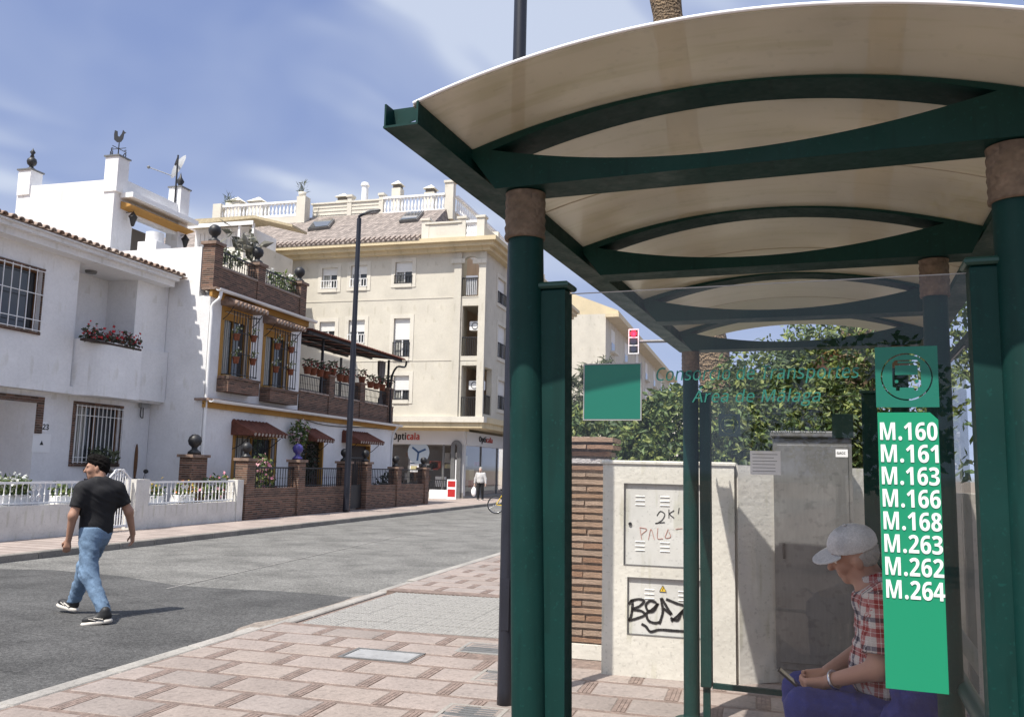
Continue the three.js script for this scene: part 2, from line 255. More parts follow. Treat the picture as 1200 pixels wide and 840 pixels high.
// leaves: small folded blades spread through an ellipsoid (or any sampler), vertex colours carry each leaf's own green
function leaves(n, at, size, cols, slim = 0.45, droop = 0.3) {
  const P = [], C = [], N = [];
  for (let i = 0; i < n; i++) {
    const p = at(), L = size * rr(0.7, 1.3), w = L * slim * 0.5, d = V3(rr(-1, 1), rr(-1, 0.8) - droop, rr(-1, 1)).normalize(), s = V3(rr(-1, 1), rr(-0.4, 0.4), rr(-1, 1)).cross(d).normalize(), nn = d.clone().cross(s).multiplyScalar(w * 0.35);
    const a = p.clone(), m = p.clone().addScaledVector(d, L * 0.5).add(nn), e = p.clone().addScaledVector(d, L), l = p.clone().addScaledVector(d, L * 0.45).addScaledVector(s, w), r = p.clone().addScaledVector(d, L * 0.45).addScaledVector(s, -w);
    const col = cols[Math.floor(rnd() * cols.length)], k = rr(0.75, 1.25);
    for (const [x, y, z] of [[a, l, m], [l, e, m], [a, m, r], [m, e, r]]) { P.push(x.x, x.y, x.z, y.x, y.y, y.z, z.x, z.y, z.z); const q = y.clone().sub(x).cross(z.clone().sub(x)).normalize(); for (let t = 0; t < 3; t++) { N.push(q.x, q.y, q.z); C.push(col[0] * k, col[1] * k, col[2] * k); } }
  }
  const g = new THREE.BufferGeometry(); g.setAttribute('position', new THREE.Float32BufferAttribute(P, 3)); g.setAttribute('normal', new THREE.Float32BufferAttribute(N, 3)); g.setAttribute('uv', new THREE.Float32BufferAttribute(new Float32Array(P.length / 3 * 2), 2)); g.setAttribute('color', new THREE.Float32BufferAttribute(C, 3)); return g;
}
function leafMesh(name, g, mat, parent) { const o = new THREE.Mesh(g, mat); o.name = name; o.castShadow = o.receiveShadow = true; parent.add(o); return o; }
const inBall = (c, rx, ry, rz, shell = 0.5) => () => { for (;;) { const x = rr(-1, 1), y = rr(-1, 1), z = rr(-1, 1), d = x * x + y * y + z * z; if (d < 1 && d > shell * shell * rnd()) return V3(c.x + x * rx, c.y + y * ry, c.z + z * rz); } };
const GREENS = [[0.035, 0.07, 0.014], [0.055, 0.10, 0.018], [0.08, 0.13, 0.024], [0.13, 0.175, 0.036], [0.20, 0.235, 0.05]];
const OLIVE = [[0.06, 0.08, 0.035], [0.09, 0.11, 0.05], [0.12, 0.135, 0.07]];
const font = await new FontLoader().loadAsync('fonts/droid/droid_sans_bold.typeface.json');
const fontR = await new FontLoader().loadAsync('fonts/droid/droid_sans_regular.typeface.json');
function textGeo(s, size, depth, f = font) { const g = new TextGeometry(s, { font: f, size, depth, curveSegments: 4, bevelEnabled: false }); g.computeBoundingBox(); return g; }

// ================================================================ the ground
const ROAD = -0.12;
{
  single(bx(-400, 400, -0.5, -0.16, -600, 200).mesh('terrain', M_({ color: [0.30, 0.27, 0.22], map: T.strip }), scene), 'bare ground stretching away under the whole street', 'ground', null, 'structure');
  single(bx(-12.1, -4.80, -0.15, ROAD, -330, 60).mesh('road', M.asphalt, scene), 'pale worn asphalt road between the two pavements', 'road', null, 'structure');
  // darker newer asphalt laid in front of the crossing
  const s = [[-120, 655], [0, 667], [60, 668], [140, 675], [205, 686], [262, 690], [330, 693], [436, 702]].map(p => onY(p[0], p[1], ROAD)), pts = s.map(p => [p.x, -p.z]);
  pts.push([-4.86, 8.2], [-4.86, 3], [-4.86, -6], [-12.0, -6], [-12.0, 9]);
  const b = new B(); b.shape(pts.reverse(), 0.004, [], new THREE.Matrix4().makeRotationX(-Math.PI / 2)); const o = b.mesh('asphalt_patch', M.asphaltDark, scene); o.position.y = ROAD; single(o, 'darker newer asphalt patch on the road by the crossing', 'road', null, 'structure');
  // sandy dirt washed up along the kerb foot
  const d = new B(), q = [], zs = []; for (let z = 4; z > -40; z -= 0.35) zs.push(z);
  const P = []; zs.forEach((z, i) => { if (!i) return; const w = k => 0.10 + 0.22 * fbm(k * 0.013 + 5, 0.3, 64, 3, 201) * (k < -7 && k > -11 ? 1.8 : 1), za = zs[i - 1]; const A = [[-4.86, za], [-4.86 - w(za), za], [-4.86 - w(z), z], [-4.86, z]]; for (const k of [0, 1, 2, 0, 2, 3]) P.push(A[k][0], ROAD + 0.0075, A[k][1]); });
  const g = new THREE.BufferGeometry(); g.setAttribute('position', new THREE.Float32BufferAttribute(P, 3)); g.computeVertexNormals(); d.add(g); single(d.mesh('gutter_dirt', M.sand, scene), 'pale sandy dirt lying along the foot of the kerb', 'dirt', null, 'stuff');
  // thin repaired joint across the road
  const a0 = onY(195, 690, ROAD), a1 = onY(470, 628, ROAD); const sm = new B(); sm.bar(V3(a0.x, ROAD + 0.004, a0.z), V3(a1.x, ROAD + 0.004, a1.z), 0.035, 0.004); single(sm.mesh('road_seam', M_({ color: [0.40, 0.395, 0.38], map: T.stone }), scene), 'thin pale repair seam running along the road', 'road seam', null, 'structure');
}
// ---------------------------------------------------------------- near pavement
const TZ0 = -8.2, TZ1 = -10.75;                       // crossing with blister paving
{
  const pv = thing('near_pavement', 'pink grey slab pavement the bus shelter stands on', 'pavement', null, 'structure');
  const base = new B(); base.box(-4.70, 14, -0.15, -0.006, TZ0, 40).box(-4.70, 14, -0.15, -0.006, -120, TZ1).box(-2.15, 14, -0.15, -0.006, TZ1, TZ0); base.mesh('slab_bed', M.joint, pv);
  const tiles = [0.53, 0.24].map(w => { const b = new B(); b.rbox(-w / 2, w / 2, -0.03, 0, -0.1725, 0.1725, 0.006); const g = mergeGeometries(b.g); boxUV(g); return g; });
  const variants = tiles.map(g => [0, 0.77, 1.31].map(k => { const c = g.clone(), uv = c.attributes.uv; for (let i = 0; i < uv.count; i++) uv.setXY(i, uv.getX(i) + k, uv.getY(i) + k * 1.7); return c; }));
  const rib = new B(); for (let k = -1; k <= 1; k++) rib.box(k * 0.029 - 0.0125, k * 0.029 + 0.0125, -0.02, -0.002, -0.17, 0.17); const ribG = boxUV(mergeGeometries(rib.g));
  const put = (g, m, x, y, z, n) => { const o = new THREE.Mesh(g, m); o.name = n; o.position.set(x, y, z); o.rotation.set(rr(-1, 1) * 0.003, rr(-1, 1) * 0.004, rr(-1, 1) * 0.003); o.castShadow = o.receiveShadow = true; pv.add(o); };
  let count = 0;
  for (let k = -3; k < 60; k++) {
    const z = -5.245 - k * 0.41 - 0.1825, odd = ((k % 2) + 2) % 2;
    for (let i = -1; i < 12; i++) {
      const x = -4.665 + i * 0.63 + (odd ? 0.315 : 0) + 0.265;
      if (x < -4.72 || x > 1.7) continue;
      const small = x - 0.265 < -4.70; if (z < -7.3 && x > -1.75) continue; if (z < -12 && x > -2.6) continue; if (z < -16 && x > -3.2) continue;
      if (z - 0.18 < TZ0 + 0.02 && z + 0.18 > TZ1 - 0.02 && x < -1.9) continue;
      if (k === 4 && i === 2) continue;                                          // the grey utility cover lies here
      if (k === 5 && i === 3 || k === 2 && i === 4 && false) continue;
      if (count++ > 290) continue;
      const m = M.pave[Math.floor(rnd() * 5)];
      if (small) put(variants[1][count % 3], m, -4.695 + 0.12, rr(-0.002, 0.001), z, 'paving_slab'); else put(variants[0][count % 3], m, x, rr(-0.002, 0.001), z, 'paving_slab');
    }
  }
  const ribs = new B();                                                          // grooved brown strips between the slabs
  for (let k = -3; k < 24; k++) { const z = -5.245 - k * 0.41 - 0.1825, odd = ((k % 2) + 2) % 2; for (let i = -1; i < 12; i++) { const x = -4.665 + i * 0.63 + (odd ? 0.315 : 0) - 0.05; if (x < -4.6 || x > 1.6) continue; if (z < -7.3 && x > -1.6) continue; if (z - 0.18 < TZ0 && z + 0.18 > TZ1 && x < -2.0) continue; const c = ribG.clone(); c.translate(x, 0, z); ribs.add(c); } }
  const rs = ribs.mesh('joint_strips', M_({ color: [0.34, 0.285, 0.26], map: T.strip }), pv); rs.userData.kind = 'stuff';
  // blister paving, sloping down to the dropped kerb
  const tb = new B(); tb.box(-0.198, 0.198, -0.04, 0, -0.198, 0.198); for (let i = 0; i < 7; i++) for (let j = 0; j < 7; j++) { const c = new THREE.CylinderGeometry(0.010, 0.019, 0.007, 7, 1); c.translate(-0.171 + i * 0.057, 0.0035, -0.171 + j * 0.057); tb.add(c); }
  const tg = boxUV(mergeGeometries(tb.g)), slope = 0.018 / 2.3;
  for (let i = 0; i < 6; i++) for (let j = 0; j < 6; j++) { const x = -2.36 - i * 0.4, z = TZ0 - 0.225 - j * 0.42; const o = new THREE.Mesh(tg, M.tactile); o.name = 'blister_tile'; o.position.set(x, -0.002 - (i + 0.5) * 0.4 * slope + rr(-0.001, 0.001), z); o.rotation.z = slope; o.castShadow = o.receiveShadow = true; pv.add(o); }
  const bed = new B(); bed.shape([[-4.72, -0.2], [-2.1, -0.2], [-2.1, -0.03], [-4.72, -0.055]], TZ0 - TZ1, [], new THREE.Matrix4().setPosition(0, 0, TZ1)); bed.mesh('ramp_bed', M.joint, pv);
  // kerb stones
  const kb = new B(); kb.rbox(-0.075, 0.075, -0.16, 0, -0.495, 0.495, 0.012); const kg = boxUV(mergeGeometries(kb.g));
  const kmat = [[0.42, 0.41, 0.385], [0.45, 0.435, 0.41], [0.39, 0.38, 0.36]].map(c => M_({ color: c, map: T.stone, bump: T.stoneBump, bs: 0.003 }));
  for (let k = 0; k < 50; k++) { const z = 3.2 - k - 0.5, low = z < TZ0 && z > TZ1 - 0.2; const o = new THREE.Mesh(kg, kmat[k % 3]); o.name = 'kerb_stone'; o.position.set(-4.775 + (low ? 0.0 : 0), low ? -0.03 : (z < TZ0 + 0.6 && z > TZ1 - 0.8 ? -0.02 : 0.002), z); o.castShadow = o.receiveShadow = true; pv.add(o); }
}
// covers let into the near pavement
{
  const c = (label, x0, x1, z0, z1, fm, cm, lines) => { const t = thing('access_cover', label, 'access cover'); const f = new B(); f.box(x0, x1, -0.012, 0.002, z0, z0 + 0.03).box(x0, x1, -0.012, 0.002, z1 - 0.03, z1).box(x0, x0 + 0.03, -0.012, 0.002, z0 + 0.03, z1 - 0.03).box(x1 - 0.03, x1, -0.012, 0.002, z0 + 0.03, z1 - 0.03); f.mesh('frame', fm, t); const p = new B(); p.box(x0 + 0.033, x1 - 0.033, -0.012, -0.002, z0 + 0.033, z1 - 0.033); for (let i = 0; i < lines; i++) p.box(x0 + 0.06, x1 - 0.06, -0.0021, 0.001, lerp(z0 + 0.06, z1 - 0.06, i / lines), lerp(z0 + 0.06, z1 - 0.06, (i + 0.5) / lines)); p.mesh('plate', cm, t); settle(t); };
  c('smooth light grey metal cover filling one slab of the pavement', -3.44, -2.80, -7.30, -6.90, M.greyMetal, M.lightMetal, 0);
  const a = onY(532, 763, 0), b2 = onY(590, 750, 0); c('square dark cover in a pale frame near the crossing', a.x, a.x + 0.62, a.z - 0.45, a.z, M.tactile, M.greyMetal, 5);
  const e = onY(550, 797, 0); c('square dark cover beside the foot of the dark pole', e.x, e.x + 0.42, e.z - 0.40, e.z, M.kerb, M.greyMetal, 6);
  const g = onY(502, 843, 0); c('square dark ribbed cover in front of the dark pole', g.x, g.x + 0.42, g.z - 0.42, g.z, M.kerb, M.greyMetal, 6);
}
// ---------------------------------------------------------------- far pavement
{
  const pv = thing('far_pavement', 'light slab pavement along the house fronts across the road', 'pavement', null, 'structure');
  const tx = dataTex(512, (u, v) => { const q = brickAt(u, v, 3, 5, 0.06, 77), n = fbm(u, v, 20, 3, 78); const k = q.m ? 0.62 : 0.86 + 0.1 * (q.h - 0.5) + 0.12 * (n - 0.5); return q.m ? [k, k * 0.9, k * 0.86] : [k, k * 0.95, k * 0.92]; }, 1.9);
  bx(-60, -12.14, -0.15, 0, -330, 40).mesh('paving', M_({ color: [0.46, 0.43, 0.41], map: tx, bump: T.stoneBump, bs: 0.002 }), pv);
  const kb = new B(); kb.rbox(-0.075, 0.075, -0.16, 0.004, -0.494, 0.494, 0.015); const kg = boxUV(mergeGeometries(kb.g));
  const km = [[0.30, 0.285, 0.26], [0.34, 0.32, 0.29], [0.27, 0.26, 0.24]].map(c => M_({ color: c, map: T.stone, bump: T.stoneBump, bs: 0.003 }));
  for (let k = 0; k < 70; k++) { const o = new THREE.Mesh(kg, km[(k * 7) % 3]); o.name = 'kerb_stone'; o.position.set(-12.06, 0, -5 - k); o.castShadow = o.receiveShadow = true; pv.add(o); }
}

// ================================================================ bus shelter (own axes: a across, b along, turned with the group)
const SP = (a, y, b) => V3(a, y, -b);
const toShelter = (a, y, b) => V3(a * cT + b * sT, y, a * sT - b * cT);      // shelter axes -> world
{
  const S = thing('bus_shelter', 'green steel bus shelter with curved beige roof and glass end panels', 'bus shelter');
  const arc = a => 2.663 - 0.212 * (a + 0.31) ** 2;
  const A0 = -1.03, A1 = 0.50, beams = [2.30, 3.50, 4.70, 5.87];
  // posts with a taped collar under the beam
  const lean = (g, k, h) => { const p = g.attributes.position; for (let i = 0; i < p.count; i++) p.setX(i, p.getX(i) + (h - p.getY(i)) * k); };
  const post = (a, b, k = 0, h = 2.425, R_ = 0.052) => {
    const p = new B(); p.lathe(V3(a, 0, -b), [[0, 0], [0.11, 0], [0.11, 0.012], [R_ + 0.004, 0.014], [R_, 0.05], [R_, h - 0.01], [0, h - 0.01]], 28); if (k) lean(p.g[0], k, h); const o = p.mesh('post', M.green, S);
    const c = new B(), pr = []; for (let i = 0; i <= 16; i++) pr.push([R_ + 0.0075 + 0.0016 * Math.sin(i * 2.1) + rr(0, 0.0014), h - 0.145 + i * 0.0088]); pr.unshift([R_ - 0.002, pr[0][1]]); c.lathe(V3(a, 0, -b), pr, 28); c.mesh('collar', M.collar, o); return o;
  };
  post(-0.878, 2.38, 0.030); post(0.412, 2.38); post(0.338, 3.58, 0, 2.425, 0.044); post(-0.965, 5.95); post(0.34, 5.95);
  // beams: an arched top chord and a tie with an almond opening between
  for (const b of beams) {
    const sh = b > 5 ? -0.0 : 0, out = [[A0, 2.53], [-0.95, 2.425], [0.46, 2.425], [A1, 2.51]], N = 28; for (let i = 0; i <= N; i++) { const a = lerp(A1, A0, i / N); out.push([a, arc(a)]); }
    const h = [], t0 = -0.965, t1 = 0.375, mid = (t0 + t1) / 2, hw = (t1 - t0) / 2; for (let i = 0; i <= 24; i++) { const a = lerp(t0, t1, i / 24), q = 1 - ((a - mid) / hw) ** 2; h.push([a, 2.546 - 0.080 * q]); } for (let i = 23; i > 0; i--) { const a = lerp(t0, t1, i / 24), q = 1 - ((a - mid) / hw) ** 2; h.push([a, 2.546 + 0.109 * q]); }
    const g = new B(); g.shape(out, 0.135, [h], new THREE.Matrix4().setPosition(0, 0, -b - 0.145)); g.mesh('roof_beam', M.green, S);
  }
  // roof sheet
  {
    const pts = [], N = 40; for (let i = 0; i <= N; i++) { const a = lerp(A0 - 0.02, A1 + 0.02, i / N); pts.push([a, arc(a) + 0.004]); } for (let i = N; i >= 0; i--) { const a = lerp(A0 - 0.02, A1 + 0.02, i / N); pts.push([a, arc(a) + 0.018]); }
    const g = new B(); g.shape(pts, 6.42 - 1.965, [], new THREE.Matrix4().setPosition(0, 0, -6.42)); const o = g.mesh('roof_sheet', M.beige, S);
    const e = new B(), q = []; for (let i = 0; i <= N; i++) { const a = lerp(A0 - 0.018, A1 + 0.018, i / N); q.push(SP(a, arc(a) + 0.011, 1.962)); } e.tube(q, 0.005, 5, N); e.mesh('front_edge', M.signWhite, o);
    for (const b of [3.0, 4.2, 5.4]) { const r = new B(), w = []; for (let i = 0; i <= 20; i++) { const a = lerp(A0, A1, i / 20); w.push(SP(a, arc(a) + 0.005, b)); } r.tube(w, 0.004, 4, 30); r.mesh('sheet_joint', M.beige, o); }
  }
  // gutters along both sides
  for (const s of [-1, 1]) {
    const i = s < 0 ? A0 : A1, o = i + s * 0.103, g = new B(), b0 = 1.955, b1 = 6.5;
    g.box(i, o, 2.497, 2.503, -b1, -b0); g.box(o, o - s * 0.005, 2.503, 2.566, -b1, -b0 - 0.004); g.box(i, i + s * 0.006, 2.503, 2.562, -b1, -b0 - 0.001);
    const gm = g.mesh('gutter', M.green, S); const c = new B(); c.shape([[o, 2.512], [i + s * 0.008, 2.536], [i + s * 0.008, 2.556], [i + s * 0.022, 2.568], [o, 2.568]], 0.003, [], new THREE.Matrix4().setPosition(0, 0, -b0 - 0.05)); c.mesh('end_cap', M.green, gm);
  }
  // glass end panels between square uprights
  const upright = (a0, a1, b, k = 0, top = 2.125) => { const g = new B(); g.rbox(a0, a1, 0.22, top, -b - 0.035, -b + 0.035, 0.006); if (k) lean(g.g[0], k, top); const o = g.mesh('upright', M.green, S); const c = new B(); c.rbox(a0 - 0.012, a1 + 0.012, top + 0.0005, top + 0.02, -b - 0.045, -b + 0.045, 0.006); c.mesh('cap', M.greenDark, o); const l = new B(); l.box(a0 + 0.012, a1 - 0.012, 0, 0.2195, -b - 0.012, -b + 0.012); if (k) lean(l.g[0], k, top); l.mesh('foot', M.green, o); };
  const pane = (w0, w1, y0, y1, at, along, edge = true) => {
    const g = new THREE.PlaneGeometry(Math.abs(w1 - w0), y1 - y0); if (along) g.rotateY(Math.PI / 2); const o = new THREE.Mesh(g, M.glass); o.name = 'glass_pane'; o.receiveShadow = true;
    const c = (w0 + w1) / 2; if (along) o.position.set(at, (y0 + y1) / 2, -c); else o.position.set(c, (y0 + y1) / 2, -at); S.add(o);
    if (edge) { const w = Math.abs(w1 - w0) / 2, h = (y1 - y0) / 2, e = new B(); if (along) e.box(-0.003, 0.003, h, h + 0.002, -w, w); else e.box(-w, w, h, h + 0.002, -0.003, 0.003); e.mesh('glass_edge', M.lightMetal, o); }
    return o;
  };
  upright(-0.818, -0.745, 2.40, 0.014); upright(0.302, 0.371, 2.40); upright(-0.905, -0.835, 5.97); upright(0.115, 0.205, 5.97);
  pane(-0.742, 0.299, 0.25, 2.112, 2.40, false); pane(-0.832, 0.112, 0.25, 2.112, 5.97, false);
  pane(2.47, 3.40, 0.25, 2.10, 0.45, true); pane(3.66, 5.86, 0.25, 2.10, 0.44, true);
  { const r = new B(); r.box(-0.742, 0.299, 0.215, 0.248, -2.415, -2.385); r.mesh('bottom_rail', M.green, S); const q = new B(); q.box(-0.832, 0.112, 0.215, 0.248, -5.985, -5.955); q.mesh('bottom_rail', M.green, S); const w = new B(); w.box(0.43, 0.46, 2.104, 2.13, -5.86, -2.47); w.mesh('side_rail', M.green, S); const v = new B(); v.box(0.43, 0.46, 0.215, 0.246, -5.86, -2.47); v.mesh('side_rail', M.green, S); }
  // panels stuck on the near glass
  const PB = 2.392, plate = (name, a0, a1, y0, y1, m, b = PB, d = 0.004) => { const g = new B(); g.rbox(a0, a1, y0, y1, -b - d / 2, -b + d / 2, 0.001); return g.mesh(name, m, S); };
  const busIcon = (a0, a1, y0, y1, b, m, mirror) => {
    const c = (a0 + a1) / 2, cy = (y0 + y1) / 2, r = (a1 - a0) * 0.415, k = r / 0.062, ring = (R, n = 40) => Array.from({ length: n }, (_, i) => [c + R * Math.cos(i / n * 2 * Math.PI), cy + R * Math.sin(i / n * 2 * Math.PI)]);
    const q = (...p) => p.map(([x, y]) => [c + x * k, cy + y * k]), mt = new THREE.Matrix4().setPosition(0, 0, -b - 0.002), g = new B();
    g.shape(rectPts(a0, a1, y0, y1), 0.004, [ring(r)], mt);
    // disc with the bus cut through: frame of the body round windscreen and grille, wheels below
    const body = q([-0.033, 0.036], [-0.026, 0.044], [0.026, 0.044], [0.033, 0.036], [0.034, 0.0], [0.034, -0.026], [0.026, -0.028], [0.026, -0.036], [0.017, -0.036], [0.017, -0.028], [-0.017, -0.028], [-0.017, -0.036], [-0.026, -0.036], [-0.026, -0.028], [-0.034, -0.026], [-0.034, 0]);
    g.shape(ring(r * 0.94), 0.004, [body], mt);
    const g2 = x => g.shape(x, 0.004, [], mt);
    g2(q([-0.027, 0.005], [0.027, 0.005], [0.027, 0.030], [-0.027, 0.030])); g2(q([-0.020, 0.036], [0.020, 0.036], [0.020, 0.0405], [-0.020, 0.0405]));
    for (const s of [-1, 1]) g2(Array.from({ length: 10 }, (_, i) => [c + k * (s * 0.024 + 0.0045 * Math.cos(i * 0.628)), cy + k * (-0.012 + 0.0045 * Math.sin(i * 0.628))]));
    return g.mesh('bus_symbol_panel', m, S);
  };
  const sq = plate('blank_sign_panel', -0.690, -0.527, 1.745, 1.901, M.greenSign); sq.userData.label = 'plain green square stuck on the glass';
  { const f = new B(); for (const [x0, x1, y0, y1] of [[-0.693, -0.690, 1.742, 1.904], [-0.527, -0.524, 1.742, 1.904], [-0.690, -0.527, 1.742, 1.745], [-0.690, -0.527, 1.901, 1.904]]) f.box(x0, x1, y0, y1, -PB - 0.003, -PB + 0.003); f.mesh('sign_edge', M.lightMetal, sq); }
  busIcon(0.081, 0.226, 1.776, 1.930, PB, M.greenSign).userData.label = 'green square with a round bus symbol cut out';
  {
    const c = 0.02, g = new B(); g.shape([[0.083, 1.090], [0.222, 1.090], [0.222, 1.745], [0.204, 1.763], [0.083, 1.763]], 0.004, [], new THREE.Matrix4().setPosition(0, 0, -PB - 0.002)); const o = g.mesh('route_list_panel', M.greenStrip, S); o.userData.label = 'tall green panel listing bus route numbers in white';
    ['M.160', 'M.161', 'M.163', 'M.166', 'M.168', 'M.263', 'M.262', 'M.264'].forEach((s, i) => { const t = textGeo(s, 0.044, 0.0015), w = t.boundingBox.max.x - t.boundingBox.min.x; t.translate(-t.boundingBox.min.x, 0, 0); t.scale(0.131 / w, 1, 1); t.translate(0.088 + i * 0.0004, 1.694 - i * 0.0554, -PB + 0.0022); new B().add(t).mesh('route_number', M.signWhite, o); });
  }
  const written = (s, a0, a1, y, cap, b, m, mirror) => { const t = textGeo(s, cap, 0.0008, fontR), w = t.boundingBox.max.x - t.boundingBox.min.x; t.translate(-t.boundingBox.min.x, 0, 0); t.applyMatrix4(new THREE.Matrix4().set(1, 0.18, 0, 0, 0, 1, 0, 0, 0, 0, 1, 0, 0, 0, 0, 1)); t.scale((a1 - a0) / w, 1, 1); if (mirror) { t.rotateY(Math.PI); t.translate(a1, y, -b); } else t.translate(a0, y, -b); const o = new B().add(t).mesh('lettering', m, S); o.userData.label = 'green lettering on the glass'; };
  written('Consorcio de Transportes', -0.486, 0.040, 1.853, 0.036, 2.394, M.greenText); written('Área de Málaga', -0.385, -0.055, 1.792, 0.033, 2.394, M.greenText);
  // the same set on the far end panel, seen from behind
  busIcon(-0.785, -0.642, 1.85, 2.0, 5.985, M.greenDark); plate('blank_sign_panel', -0.066, 0.064, 1.845, 2.0, M.greenDark, 5.985);
  written('Consorcio de Transportes', -0.60, -0.10, 1.955, 0.034, 5.982, M.greenDark, true); written('Área de Málaga', -0.45, -0.10, 1.875, 0.036, 5.982, M.greenDark, true);
  // paper notices taped to the glass
  const notice = (a0, a1, y0, y1, b, rows) => { const o = plate('paper_notice', a0, a1, y0, y1, M.signWhite, b, 0.001); const g = new B(); for (let i = 0; i < rows; i++) { const y = lerp(y1 - 0.012, y0 + 0.012, (i + 0.5) / rows); g.box(a0 + 0.015, a1 - rr(0.015, 0.05), y - 0.0018, y + 0.0018, -b + 0.0012, -b + 0.0018); } g.mesh('printed_lines', M.greyMetal, o); };
  notice(-0.578, -0.385, 1.60, 1.755, 5.96, 6);
  { const p0 = onA(1131, 545, 0.435), p1 = onA(1150, 612, 0.435); const g = new B(); g.box(0.437, 0.438, 1.44, 1.60, -3.02, -2.88); g.mesh('paper_notice', M.signWhite, S); }
  // bench along the closed side
  {
    const g = new B(); g.cyl(SP(-0.10, 0.40, 2.95), SP(-0.10, 0.40, 5.55), 0.028, 0.028, 12).cyl(SP(0.28, 0.40, 2.95), SP(0.28, 0.40, 5.55), 0.028, 0.028, 12); const o = g.mesh('bench_frame', M.greenDark, S);
    for (const b of [3.15, 5.35]) { const l = new B(); l.box(0.05, 0.11, 0, 0.40, -b - 0.03, -b + 0.03).box(-0.10, 0.28, 0.372, 0.399, -b - 0.03, -b + 0.03).box(-0.08, 0.24, 0, 0.012, -b - 0.06, -b + 0.06); l.mesh('bench_leg', M.greenDark, o); }
    for (let k = 0; k < 7; k++) { const a = -0.11 + k * 0.058, l = new B(); l.rbox(a, a + 0.05, 0.4285, 0.446, -5.5, -3.0, 0.004); l.mesh('bench_slat', M.greenDark, o); }
    const rl = new B(); rl.cyl(SP(0.385, 0.86, 2.95), SP(0.385, 0.86, 5.55), 0.03, 0.03, 14); rl.mesh('back_rail', M.greenDark, S);
  }
  const base = V3(-0.235, 0, -4.2); for (const c of S.children) c.position.sub(base); S.rotation.y = -TILT; S.position.copy(toShelter(base.x, 0, 4.2));
}

// ================================================================ things behind and beside the shelter
// dark lamp post beside the shelter
function lampPost(name, label, x, z, h, r, head, group, dir) {
  const t = thing(name, label, 'street lamp', group), b = new B();
  b.lathe(V3(x, 0, z), [[0, 0], [r * 1.08, 0], [r * 1.06, 0.1], [r * 1.05, h * 0.36], [r * 0.98, h * 0.365], [r * 0.8, h], [0, h]], 20); b.mesh('pole', M.navy, t);
  const d = new B(); d.box(x - r * 0.55, x + r * 0.55, 0.5, 0.85, z + r * 1.0, z + r * 1.09); d.mesh('service_door', M.navy, t);
  const e = dir, a = new B(); a.tube([V3(x, h - 0.02, z), V3(x, h + 0.07, z), V3(x, h + 0.12, z).addScaledVector(e, 0.12), V3(x, h + 0.14, z).addScaledVector(e, 0.35)], r * 0.5, 8, 14); a.mesh('arm', M.navy, t);
  const hd = new THREE.SphereGeometry(0.5, 16, 8); hd.scale(0.75, 0.16, 0.28); const m = new THREE.Matrix4().makeRotationZ(0.06); hd.applyMatrix4(m); hd.rotateY(-Math.atan2(e.z, e.x)); hd.translate(x + e.x * 0.62, h + 0.16, z + e.z * 0.62); const hm = new B().add(hd).mesh('lamp_head', M.greyMetal, t);
  const gl = new THREE.SphereGeometry(0.5, 14, 6, 0, Math.PI * 2, Math.PI / 2, Math.PI / 2); gl.scale(0.55, 0.14, 0.22); gl.rotateY(-Math.atan2(e.z, e.x)); gl.translate(x + e.x * 0.64, h + 0.125, z + e.z * 0.64); new B().add(gl).mesh('lens', M.lightMetal, hm);
  settle(t, V3(x, 0, z)); return t;
}
lampPost('street_lamp', 'dark blue lamp post standing beside the bus shelter', -1.70, -5.97, 10.4, 0.052, 0, null, V3(-1, 0, 0));
{ const p = onY(405, 600, 0); lampPost('street_lamp', 'tall dark lamp post in front of the brick garden wall', p.x, p.z, 10.4, 0.10, 0, null, V3(0.96, 0, 0.28)); }

